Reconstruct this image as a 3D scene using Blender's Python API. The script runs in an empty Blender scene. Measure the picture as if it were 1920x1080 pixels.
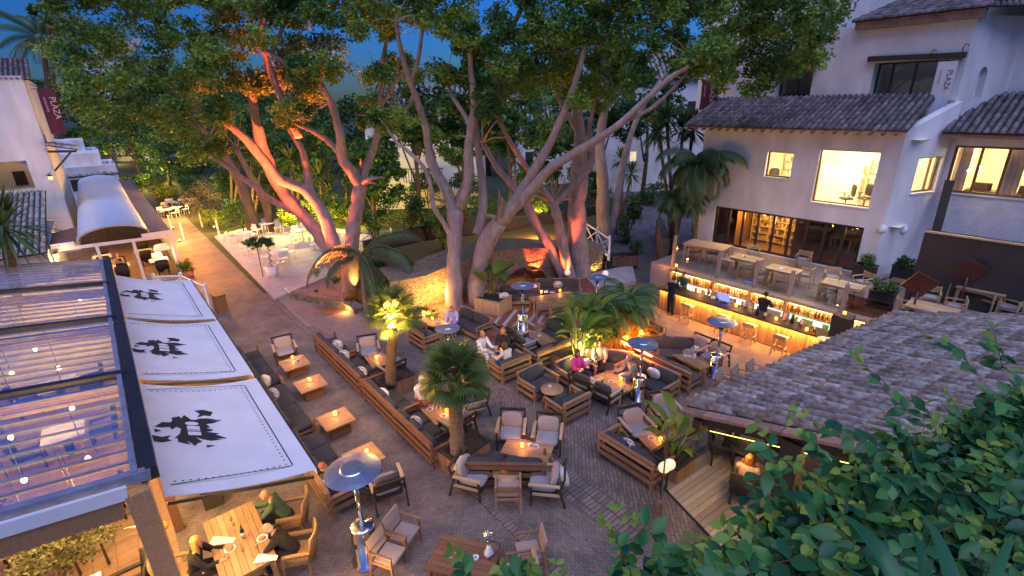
import bpy, math, random
import numpy as np
from mathutils import Matrix, Vector
random.seed(7); rng = np.random.default_rng(7)
scn = bpy.context.scene; COL = scn.collection
# ------------------------------------------------------------------ camera
CH = 8.8; FL = 928.0
TH = math.atan(350 / 928); RO = -math.asin(60 * math.tan(TH) / 928)
Fv = np.array([0, math.cos(TH), -math.sin(TH)]); Rv = np.array([1., 0, 0]); Uv = np.array([0, math.sin(TH), math.cos(TH)])
R2 = Rv * math.cos(RO) + Uv * math.sin(RO); U2 = Uv * math.cos(RO) - Rv * math.sin(RO)
CP = np.array([0, 0, CH])
cd = bpy.data.cameras.new('camera'); cam = bpy.data.objects.new('camera', cd); COL.objects.link(cam)
cd.sensor_width = 36; cd.lens = FL / 1920 * 36; cd.clip_start = 0.05; cd.clip_end = 3000
M = Matrix.Identity(4)
for i in range(3):
    M[i][0] = R2[i]; M[i][1] = U2[i]; M[i][2] = -Fv[i]; M[i][3] = CP[i]
cam.matrix_world = M; scn.camera = cam
# ------------------------------------------------------------------ dusk sky, one soft sun (the twilight glow), exposure
w = bpy.data.worlds.new('World'); scn.world = w; w.use_nodes = True
nt = w.node_tree; bg = nt.nodes['Background']
sky = nt.nodes.new('ShaderNodeTexSky'); sky.sky_type = 'NISHITA'; sky.sun_disc = False
sky.sun_elevation = math.radians(4); sky.sun_rotation = math.radians(200); sky.ozone_density = 6; sky.air_density = 1.2; sky.dust_density = .3
mx = nt.nodes.new('ShaderNodeMix'); mx.data_type = 'RGBA'; mx.blend_type = 'MULTIPLY'; mx.inputs[0].default_value = 1
mx.inputs[7].default_value = (.38, .55, 1.0, 1)
nt.links.new(sky.outputs[0], mx.inputs[6]); nt.links.new(mx.outputs[2], bg.inputs[0]); bg.inputs[1].default_value = 0.14
sd = bpy.data.lights.new('twilight_sun', 'SUN'); sd.energy = 1.45; sd.angle = math.radians(70); sd.color = (.60, .64, 1)
so = bpy.data.objects.new('twilight_sun', sd); COL.objects.link(so)
so.rotation_euler = Vector((-.12, .42, -.9)).to_track_quat('-Z', 'Y').to_euler()
scn.view_settings.view_transform = 'Standard'; scn.view_settings.look = 'None'; scn.view_settings.exposure = 1.15; scn.view_settings.gamma = 1
scn.cycles.use_denoising = True
scn.cycles.max_bounces = 6; scn.cycles.transparent_max_bounces = 12; scn.cycles.sample_clamp_indirect = 4
scn.cycles.caustics_reflective = False; scn.cycles.caustics_refractive = False
# ------------------------------------------------------------------ rays through the photograph onto planes of the place
Ax = np.array([.63, -.7766, 0]); Bx = np.array([.7766, .63, 0]); PHI = math.atan2(-.7766, .63)
def ray(u, v): return Fv * FL + R2 * (u - 960) + U2 * (540 - v)
def G(u, v, z=0.):
    d = ray(u, v); return CP + d * ((z - CH) / d[2])
def YD(u, v, y):
    d = ray(u, v); return CP + d * (y / d[1])
def PT(u, v, t):
    d = ray(u, v); return CP + d * ((t - CP @ Bx) / (d @ Bx))
def PS(u, v, s):
    d = ray(u, v); return CP + d * ((s - CP @ Ax) / (d @ Ax))
def st(p): return np.array([p @ Ax, p @ Bx, p[2]])
def W(s, t, z=0.): return Ax * s + Bx * t + np.array([0, 0, z])
def GS(u, v, z=0.): return st(G(u, v, z))
# ------------------------------------------------------------------ materials
MATS = {}
def nod(t, kind, **kw):
    n = t.nodes.new(kind)
    for k, v in kw.items(): setattr(n, k, v)
    return n
def mat(name, col, col2=None, rough=.6, metal=0., noise=6., amt=1., bump=0., bscale=40., tint=0., emit=None, es=0., stretch=(1, 1, 1), spec=.5, detail=4, trans=0., sss=0.):
    m = bpy.data.materials.new(name); m.use_nodes = True; t = m.node_tree; p = t.nodes['Principled BSDF']
    L = t.links.new
    p.inputs['Roughness'].default_value = rough; p.inputs['Metallic'].default_value = metal; p.inputs['Specular IOR Level'].default_value = spec
    tc = nod(t, 'ShaderNodeTexCoord'); mp = nod(t, 'ShaderNodeMapping'); mp.inputs['Scale'].default_value = stretch
    L(tc.outputs['Object'], mp.inputs[0])
    col2 = col2 or tuple(c * .72 for c in col)
    n = nod(t, 'ShaderNodeTexNoise'); n.inputs['Scale'].default_value = noise; n.inputs['Detail'].default_value = detail
    L(mp.outputs[0], n.inputs['Vector'])
    r = nod(t, 'ShaderNodeMapRange'); r.inputs[1].default_value = .3; r.inputs[2].default_value = .7; r.inputs[4].default_value = amt
    L(n.outputs['Fac'], r.inputs[0])
    mi = nod(t, 'ShaderNodeMix', data_type='RGBA'); mi.inputs[6].default_value = (*col, 1); mi.inputs[7].default_value = (*col2, 1)
    L(r.outputs[0], mi.inputs[0]); out = mi.outputs[2]
    if tint:
        a = nod(t, 'ShaderNodeAttribute', attribute_name='tint')
        h = nod(t, 'ShaderNodeMapRange'); h.inputs[3].default_value = 1 - tint; h.inputs[4].default_value = 1 + tint
        L(a.outputs['Fac'], h.inputs[0])
        q = nod(t, 'ShaderNodeMix', data_type='RGBA', blend_type='MULTIPLY'); q.inputs[0].default_value = 1
        L(out, q.inputs[6]); L(h.outputs[0], q.inputs[7]); out = q.outputs[2]
    L(out, p.inputs['Base Color'])
    if bump:
        b = nod(t, 'ShaderNodeTexNoise'); b.inputs['Scale'].default_value = bscale; b.inputs['Detail'].default_value = 5
        L(mp.outputs[0], b.inputs['Vector'])
        bb = nod(t, 'ShaderNodeBump'); bb.inputs['Strength'].default_value = bump; bb.inputs['Distance'].default_value = .02
        L(b.outputs['Fac'], bb.inputs['Height']); L(bb.outputs[0], p.inputs['Normal'])
    if emit: p.inputs['Emission Color'].default_value = (*emit, 1); p.inputs['Emission Strength'].default_value = es
    if trans: p.inputs['Transmission Weight'].default_value = trans
    if sss: p.inputs['Subsurface Weight'].default_value = sss
    MATS[name] = m; return m
def brickmat(name, c1, c2, mortar, bw, rh, ms=.006, rough=.75, rot=0., bump=.6, noise=1.2, dirt=.35, plane='xy', offset=.5):
    m = bpy.data.materials.new(name); m.use_nodes = True; t = m.node_tree; p = t.nodes['Principled BSDF']; L = t.links.new
    tc = nod(t, 'ShaderNodeTexCoord'); mp = nod(t, 'ShaderNodeMapping'); mp.inputs['Rotation'].default_value = (0, 0, rot)
    L(tc.outputs['Object'], mp.inputs[0]); vec = mp.outputs[0]
    if plane != 'xy':
        sx = nod(t, 'ShaderNodeSeparateXYZ'); cx = nod(t, 'ShaderNodeCombineXYZ'); L(vec, sx.inputs[0])
        L(sx.outputs[0 if plane == 'xz' else 1], cx.inputs[0]); L(sx.outputs[2], cx.inputs[1]); vec = cx.outputs[0]
    dn = nod(t, 'ShaderNodeTexNoise'); dn.inputs['Scale'].default_value = 2.5; L(vec, dn.inputs['Vector'])
    dv = nod(t, 'ShaderNodeVectorMath', operation='SCALE'); dv.inputs['Scale'].default_value = .10; L(dn.outputs['Color'], dv.inputs[0])
    ad = nod(t, 'ShaderNodeVectorMath', operation='ADD'); L(vec, ad.inputs[0]); L(dv.outputs[0], ad.inputs[1])
    b = nod(t, 'ShaderNodeTexBrick', offset=offset); b.inputs['Scale'].default_value = 1; b.inputs['Brick Width'].default_value = bw; b.inputs['Row Height'].default_value = rh
    b.inputs['Mortar Size'].default_value = ms; b.inputs['Color1'].default_value = (*c1, 1); b.inputs['Color2'].default_value = (*c2, 1); b.inputs['Mortar'].default_value = (*mortar, 1); b.inputs['Mortar Smooth'].default_value = .4
    L(ad.outputs[0], b.inputs['Vector'])
    n = nod(t, 'ShaderNodeTexNoise'); n.inputs['Scale'].default_value = noise; n.inputs['Detail'].default_value = 8; n.inputs['Roughness'].default_value = .7; L(vec, n.inputs['Vector'])
    r = nod(t, 'ShaderNodeMapRange'); r.inputs[1].default_value = .35; r.inputs[2].default_value = .68; r.inputs[3].default_value = 1 - dirt; r.inputs[4].default_value = 1 + dirt * .6
    L(n.outputs['Fac'], r.inputs[0])
    q = nod(t, 'ShaderNodeMix', data_type='RGBA', blend_type='MULTIPLY'); q.inputs[0].default_value = 1; L(b.outputs['Color'], q.inputs[6]); L(r.outputs[0], q.inputs[7])
    L(q.outputs[2], p.inputs['Base Color']); p.inputs['Roughness'].default_value = rough
    inv = nod(t, 'ShaderNodeMath', operation='SUBTRACT'); inv.inputs[0].default_value = 1; L(b.outputs['Fac'], inv.inputs[1])
    n2 = nod(t, 'ShaderNodeTexNoise'); n2.inputs['Scale'].default_value = 30; L(vec, n2.inputs['Vector'])
    sm = nod(t, 'ShaderNodeMath', operation='MULTIPLY_ADD'); sm.inputs[1].default_value = .6; L(n2.outputs['Fac'], sm.inputs[0]); L(inv.outputs[0], sm.inputs[2])
    bb = nod(t, 'ShaderNodeBump'); bb.inputs['Strength'].default_value = bump; bb.inputs['Distance'].default_value = .015; L(sm.outputs[0], bb.inputs['Height']); L(bb.outputs[0], p.inputs['Normal'])
    MATS[name] = m; return m
def stonemat(name, c1, c2, joint, scale=3.5):
    m = bpy.data.materials.new(name); m.use_nodes = True; t = m.node_tree; p = t.nodes['Principled BSDF']; L = t.links.new
    tc = nod(t, 'ShaderNodeTexCoord'); v = nod(t, 'ShaderNodeTexVoronoi'); v.inputs['Scale'].default_value = scale; L(tc.outputs['Object'], v.inputs['Vector'])
    e = nod(t, 'ShaderNodeTexVoronoi', feature='DISTANCE_TO_EDGE'); e.inputs['Scale'].default_value = scale; L(tc.outputs['Object'], e.inputs['Vector'])
    sx = nod(t, 'ShaderNodeSeparateXYZ'); L(v.outputs['Color'], sx.inputs[0])
    mi = nod(t, 'ShaderNodeMix', data_type='RGBA'); mi.inputs[6].default_value = (*c1, 1); mi.inputs[7].default_value = (*c2, 1); L(sx.outputs[0], mi.inputs[0])
    r = nod(t, 'ShaderNodeMapRange'); r.inputs[2].default_value = .07; L(e.outputs['Distance'], r.inputs[0])
    q = nod(t, 'ShaderNodeMix', data_type='RGBA'); q.inputs[6].default_value = (*joint, 1); L(r.outputs[0], q.inputs[0]); L(mi.outputs[2], q.inputs[7]); L(q.outputs[2], p.inputs['Base Color'])
    bb = nod(t, 'ShaderNodeBump'); bb.inputs['Strength'].default_value = .9; bb.inputs['Distance'].default_value = .05; L(r.outputs[0], bb.inputs['Height']); L(bb.outputs[0], p.inputs['Normal'])
    p.inputs['Roughness'].default_value = .85; MATS[name] = m; return m
def glassmat(name, tint, gloss=.25, rough=.02, sky_sheen=None):
    m = bpy.data.materials.new(name); m.use_nodes = True; t = m.node_tree; t.nodes.clear(); L = t.links.new
    o = nod(t, 'ShaderNodeOutputMaterial'); tr = nod(t, 'ShaderNodeBsdfTransparent'); tr.inputs[0].default_value = (*tint, 1)
    gl = nod(t, 'ShaderNodeBsdfGlossy'); gl.inputs['Roughness'].default_value = rough; gl.inputs[0].default_value = (.9, .95, 1, 1)
    lw = nod(t, 'ShaderNodeLayerWeight'); lw.inputs[0].default_value = .5; fr = nod(t, 'ShaderNodeMath', operation='POWER'); L(lw.outputs['Facing'], fr.inputs[0]); fr.inputs[1].default_value = 4.0
    tc = nod(t, 'ShaderNodeTexCoord'); ns = nod(t, 'ShaderNodeTexNoise'); ns.inputs['Scale'].default_value = 1.3; L(tc.outputs['Object'], ns.inputs[0])
    ml = nod(t, 'ShaderNodeMath', operation='MULTIPLY_ADD'); ml.inputs[1].default_value = gloss * .5; ml.inputs[2].default_value = gloss * .6; L(ns.outputs['Fac'], ml.inputs[0])
    ma = nod(t, 'ShaderNodeMath', operation='ADD', use_clamp=True); L(fr.outputs[0], ma.inputs[0]); L(ml.outputs[0], ma.inputs[1])
    mx = nod(t, 'ShaderNodeMixShader'); L(ma.outputs[0], mx.inputs[0]); L(tr.outputs[0], mx.inputs[1]); L(gl.outputs[0], mx.inputs[2]); out = mx.outputs[0]
    if sky_sheen:  # patchy blue diffuse layer paints the reflected sky into the panes
        df = nod(t, 'ShaderNodeBsdfDiffuse'); df.inputs[0].default_value = (*sky_sheen, 1); m2 = nod(t, 'ShaderNodeMixShader'); n2 = nod(t, 'ShaderNodeTexNoise'); n2.inputs['Scale'].default_value = .7; n2.inputs['Detail'].default_value = 6; L(tc.outputs['Object'], n2.inputs[0])
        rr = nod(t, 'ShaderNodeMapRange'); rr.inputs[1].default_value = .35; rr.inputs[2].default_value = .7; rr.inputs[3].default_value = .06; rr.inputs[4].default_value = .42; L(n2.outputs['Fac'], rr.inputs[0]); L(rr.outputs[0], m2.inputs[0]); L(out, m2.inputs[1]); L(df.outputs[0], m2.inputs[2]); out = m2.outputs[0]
    L(out, o.inputs[0])
    MATS[name] = m; return m
def palettemat(name, cols, rough=.3, emit=0., trans=0.):
    m = bpy.data.materials.new(name); m.use_nodes = True; t = m.node_tree; p = t.nodes['Principled BSDF']; L = t.links.new
    oi = nod(t, 'ShaderNodeAttribute', attribute_name='tint'); cr = nod(t, 'ShaderNodeValToRGB'); cr.color_ramp.interpolation = 'CONSTANT'
    e = cr.color_ramp.elements
    while len(e) < len(cols): e.new(.5)
    for i, c in enumerate(cols): e[i].position = i / len(cols); e[i].color = (*c, 1)
    L(oi.outputs['Fac'], cr.inputs[0]); L(cr.outputs[0], p.inputs['Base Color']); p.inputs['Roughness'].default_value = rough
    if trans: p.inputs['Transmission Weight'].default_value = trans
    MATS[name] = m; return m
def leafmat(name, dark, light, trans=.25, rough=.45, noise=.8):
    m = bpy.data.materials.new(name); m.use_nodes = True; t = m.node_tree; p = t.nodes['Principled BSDF']; L = t.links.new
    a = nod(t, 'ShaderNodeAttribute', attribute_name='tint'); mi = nod(t, 'ShaderNodeMix', data_type='RGBA'); mi.inputs[6].default_value = (*dark, 1); mi.inputs[7].default_value = (*light, 1)
    L(a.outputs['Fac'], mi.inputs[0]); L(mi.outputs[2], p.inputs['Base Color']); p.inputs['Roughness'].default_value = rough; p.inputs['Specular IOR Level'].default_value = .3
    o = t.nodes['Material Output']; tl = nod(t, 'ShaderNodeBsdfTranslucent'); L(mi.outputs[2], tl.inputs[0]); ms = nod(t, 'ShaderNodeMixShader'); ms.inputs[0].default_value = trans
    L(p.outputs[0], ms.inputs[1]); L(tl.outputs[0], ms.inputs[2]); L(ms.outputs[0], o.inputs[0])
    MATS[name] = m; return m
mat('white_wall', (.80, .79, .78), (.54, .52, .50), rough=.85, noise=1.1, bump=.4, bscale=4, detail=9, stretch=(1, 1, .35))
mat('white_wall_rough', (.78, .77, .76), (.66, .65, .64), rough=.9, noise=1.5, bump=.5, bscale=5, detail=8)
brickmat('white_brick', (.78, .76, .74), (.70, .68, .67), (.62, .6, .6), .28, .075, .008, plane='xz', dirt=.15, bump=1.)
mat('white_paint', (.8, .8, .78), (.7, .7, .68), rough=.5, noise=4)
mat('clear_rail', (.5, .45, .38), rough=.6)
mat('dark_metal', (.025, .025, .028), (.04, .04, .042), rough=.45, metal=.3)
mat('dark_wood', (.045, .03, .022), (.025, .016, .012), rough=.6, noise=8, stretch=(1, 6, 6), bump=.2)
mat('teak', (.34, .195, .105), (.22, .115, .06), rough=.55, noise=5, stretch=(2, 12, 12), tint=.22, bump=.15)
mat('pale_wood', (.52, .37, .21), (.40, .26, .14), rough=.55, noise=5, stretch=(2, 10, 10), tint=.2, bump=.1)
mat('oak_board', (.42, .25, .125), (.31, .17, .08), rough=.45, noise=3, stretch=(1, 9, 9), tint=.25, bump=.1)
mat('brown_wood', (.20, .095, .05), (.13, .06, .03), rough=.6, noise=5, stretch=(2, 12, 12), tint=.2, bump=.15)
mat('yellow_teak', (.4, .2, .08), rough=.5)
mat('grey_wood', (.36, .30, .24), (.25, .20, .16), rough=.7, noise=5, stretch=(2, 10, 10), tint=.25, bump=.15)
mat('slat_wood', (.45, .25, .11), (.32, .17, .07), rough=.55, noise=4, stretch=(14, 14, 1), tint=.3, bump=.1)
mat('charcoal_fabric', (.030, .030, .036), (.045, .043, .05), rough=.95, noise=90, bump=.3, bscale=160)
mat('brown_fabric', (.06, .045, .04), (.085, .065, .058), rough=.95, noise=60, bump=.3, bscale=160)
mat('grey_fabric', (.30, .28, .29), (.24, .22, .23), rough=.95, noise=70, bump=.3, bscale=160)
mat('taupe_fabric', (.38, .30, .255), (.31, .24, .205), rough=.95, noise=70, bump=.3, bscale=160)
mat('cream_fabric', (.66, .58, .5), (.55, .48, .42), rough=.95, noise=50, bump=.3, bscale=120)
mat('white_cloth', (.78, .76, .74), (.66, .64, .63), rough=.9, noise=9, bump=.3, bscale=12)
mat('steel', (.62, .62, .64), (.5, .5, .53), rough=.22, metal=1, noise=3)
mat('steel_dish', (.62, .66, .72), (.5, .54, .6), rough=.28, metal=.85, noise=5, tint=.14)
mat('brass', (.75, .5, .18), rough=.25, metal=1)
mat('black_plastic', (.02, .02, .02), rough=.4)
mat('soil', (.06, .04, .028), (.03, .02, .014), noise=20, rough=1, bump=.8)
mat('bark', (.42, .33, .29), (.26, .19, .16), rough=.9, noise=3.2, stretch=(1.6, 1.6, .6), bump=1., bscale=7, detail=9)
mat('bark_dark', (.13, .085, .06), (.07, .045, .033), rough=.9, noise=3, stretch=(2, 2, .6), bump=.7, bscale=9, detail=8)
mat('palm_bark', (.22, .145, .08), (.10, .065, .038), rough=.95, noise=18, bump=1., bscale=30, detail=6)
mat('green_stem', (.12, .17, .04), (.2, .2, .06), rough=.5)
mat('gravel', (.30, .24, .20), (.2, .16, .13), rough=.95, noise=18, bump=.6, detail=8)
mat('earth', (.05, .06, .025), (.025, .04, .014), rough=1, noise=1.3, bump=.6, bscale=10, detail=8)
mat('white_deck', (.47, .43, .42), (.36, .32, .32), rough=.7, noise=2, bump=.2, detail=8)
mat('concrete', (.36, .33, .31), (.27, .245, .23), rough=.85, noise=2, bump=.4, detail=8)
mat('canvas', (.78, .77, .78), (.68, .67, .69), rough=.85, noise=1.6, bump=.6, bscale=2.2, detail=6)
mat('tarp', (.70, .71, .74), (.60, .62, .68), rough=.35, noise=1, detail=6)
mat('ink', (.022, .02, .03), rough=.85)
mat('maroon', (.10, .016, .04), (.07, .012, .03), rough=.8, noise=3)
mat('red_lacquer', (.12, .034, .022), (.08, .024, .016), rough=.28, noise=4)
mat('red_cloth', (.5, .02, .03), (.36, .01, .02), rough=.9, noise=20)
mat('lettering', (.62, .5, .52), rough=.8)
mat('screen', (.02, .02, .05), rough=.1, emit=(.12, .14, 1), es=1.4)
mat('tile_clay', (.50, .47, .43), (.15, .14, .13), rough=.9, noise=9, tint=.45, bump=.8, bscale=40, detail=8)
mat('tile_dark', (.20, .17, .17), (.075, .062, .066), rough=.9, noise=4, tint=.5, bump=.5, bscale=30, detail=8)
mat('clay_edge', (.40, .22, .14), (.25, .13, .09), rough=.9, noise=9, tint=.3, bump=.6)
mat('terracotta', (.27, .095, .055), (.19, .065, .04), rough=.7, noise=5, bump=.2, detail=7)
mat('slate_purple', (.17, .125, .13), (.11, .08, .085), rough=.85, noise=5, bump=.4, detail=8)
mat('cream_wall', (.86, .79, .62), (.78, .70, .52), rough=.8, noise=2)
mat('glow_warm', (1, .8, .5), emit=(1, .62, .22), es=14)
mat('glow_flame', (1, .6, .2), emit=(1, .36, .06), es=16)
mat('glow_strip', (1, .7, .3), emit=(1, .55, .15), es=9)
mat('glow_shelf', (.9, .9, .8), emit=(.75, .95, .8), es=1.1)
mat('glow_shelf_green', (.6, .9, .6), emit=(.4, .95, .5), es=1.0)
mat('lamp_globe', (.95, .85, .6), emit=(1, .75, .35), es=.35)
mat('glow_string', (1, .7, .2), emit=(1, .6, .1), es=3)
mat('white_shade', (.9, .86, .78), emit=(1, .8, .5), es=.25)
mat('glow_tube', (1, .25, .1), emit=(1, .12, .03), es=14)
mat('candle_glass', (.9, .38, .07), emit=(1, .27, .03), es=2.6, rough=.2)
mat('ceramic', (.75, .75, .78), rough=.25)
mat('paper', (.78, .79, .84), (.7, .71, .76), rough=.8, noise=30)
mat('skin', (.56, .30, .20), (.48, .24, .16), rough=.55, noise=8)
mat('hair_brown', (.09, .045, .02), (.05, .025, .012), rough=.6, noise=30, stretch=(1, 1, .2))
mat('hair_blonde', (.55, .33, .11), (.38, .2, .06), rough=.55, noise=30, stretch=(1, 1, .2))
mat('hair_grey', (.45, .42, .4), (.3, .28, .27), rough=.6, noise=30)
mat('hair_black', (.02, .014, .012), rough=.5)
mat('hair_red', (.34, .12, .03), (.22, .07, .02), rough=.55, noise=30)
mat('eye', (.02, .015, .012), rough=.2)
mat('lips', (.4, .12, .1), rough=.5)
for n_, c_ in dict(green=(.07, .13, .07), black=(.012, .012, .014), white=(.74, .70, .70), pink=(.75, .06, .26), grey=(.27, .25, .25), navy=(.03, .05, .16), sweater=(.58, .52, .47), tan=(.42, .27, .17), rose=(.62, .36, .33), denim=(.04, .10, .28), beige=(.5, .42, .34), lilac=(.42, .40, .66)).items():
    mat('cloth_' + n_, c_, rough=.95, noise=14, bump=.5, bscale=14)
mat('cloth_print', (.05, .12, .35), (.5, .6, .8), rough=.95, noise=34, detail=1)
mat('cloth_lilac_print', (.62, .60, .85), (.2, .18, .42), rough=.95, noise=30, detail=1)
mat('cushion_print', (.75, .7, .66), (.10, .08, .09), rough=.95, noise=34, stretch=(.35, 1, 1), detail=0)
mat('wicker', (.33, .20, .09), (.16, .09, .04), rough=.7, noise=45, bump=1, bscale=60)
mat('wicker_black', (.03, .022, .018), (.015, .011, .01), rough=.6, noise=60, bump=1, bscale=70)
mat('yellow_lacquer', (.62, .33, .03), rough=.4)
mat('wall_dark', (.035, .028, .026), (.05, .038, .034), rough=.8, noise=1.2, detail=7)
palettemat('bottle_glass', [(.55, .28, .05), (.9, .75, .4), (.12, .28, .08), (.8, .5, .15), (.3, .08, .03), (.85, .8, .7), (.45, .35, .1), (.15, .1, .06)], rough=.12)
palettemat('goods', [(.9, .9, .85), (.3, .6, .45), (.8, .9, .85), (.5, .75, .6), (.15, .35, .3), (.85, .25, .1), (.9, .8, .3)], rough=.4)
leafmat('leaf_ficus', (.04, .125, .03), (.25, .40, .06))
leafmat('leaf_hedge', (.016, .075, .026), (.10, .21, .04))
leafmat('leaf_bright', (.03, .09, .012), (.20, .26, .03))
leafmat('leaf_olive', (.06, .07, .035), (.20, .19, .09))
leafmat('leaf_palm', (.025, .075, .035), (.12, .19, .055), trans=.15)
leafmat('leaf_yucca', (.03, .07, .02), (.15, .19, .04), trans=.15)
leafmat('leaf_orange', (.22, .12, .02), (.42, .2, .03))
leafmat('leaf_vine', (.012, .085, .036), (.09, .26, .05), trans=.2, rough=.35)
leafmat('leaf_vine_young', (.10, .22, .03), (.26, .38, .06), trans=.3, rough=.4)
leafmat('leaf_blade', (.012, .075, .035), (.035, .14, .05), trans=.1, rough=.35)
leafmat('grass_dry', (.12, .09, .03), (.30, .22, .06))
glassmat('roof_glass', (.9, .93, .98), gloss=.42, sky_sheen=(.13, .22, .55))
mat('tile_valley_shade', (.05, .042, .042), rough=1)  # near-black slab colour paints the shade between tile columns
mat('bar_grey', (.22, .24, .32), (.14, .15, .22), rough=.6, noise=5)
mat('pink_stone', (.25, .165, .15), (.18, .115, .105), rough=.85, noise=4, bump=.3, detail=8)
glassmat('clear_glass', (.9, .93, .93), gloss=.10)
glassmat('window_glass', (.92, .92, .9), gloss=.10)
glassmat('dark_glass', (.45, .42, .40), gloss=.16)
glassmat('smoke_glass', (.55, .36, .28), gloss=.12)
brickmat('cobble_mauve', (.215, .165, .145), (.15, .118, .105), (.085, .068, .062), .13, .065, .008, rot=0, dirt=.45)
brickmat('cobble_walk', (.235, .18, .155), (.165, .128, .112), (.095, .076, .068), .11, .055, .007, rot=math.pi / 2, dirt=.40)
brickmat('cobble_row', (.25, .185, .16), (.16, .12, .105), (.05, .04, .038), .11, .30, .012, rot=0, dirt=.35, offset=0.)
brickmat('herringbone', (.23, .17, .14), (.155, .115, .098), (.08, .062, .055), .24, .095, .010, rot=math.pi / 4, dirt=.4)
brickmat('bar_floor', (.36, .22, .13), (.29, .17, .10), (.16, .10, .06), .40, .40, .007, rot=0, dirt=.25)
brickmat('path_stone', (.19, .16, .165), (.13, .11, .115), (.05, .04, .045), .24, .17, .014, rot=0, dirt=.5)
brickmat('brick_row', (.42, .27, .2), (.3, .18, .14), (.4, .36, .33), .26, .06, .012, plane='xz')
stonemat('rubble', (.29, .22, .15), (.16, .12, .08), (.08, .06, .045), 6.0)
stonemat('rubble_fine', (.36, .27, .16), (.24, .17, .10), (.14, .10, .06), 8.5)
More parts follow.
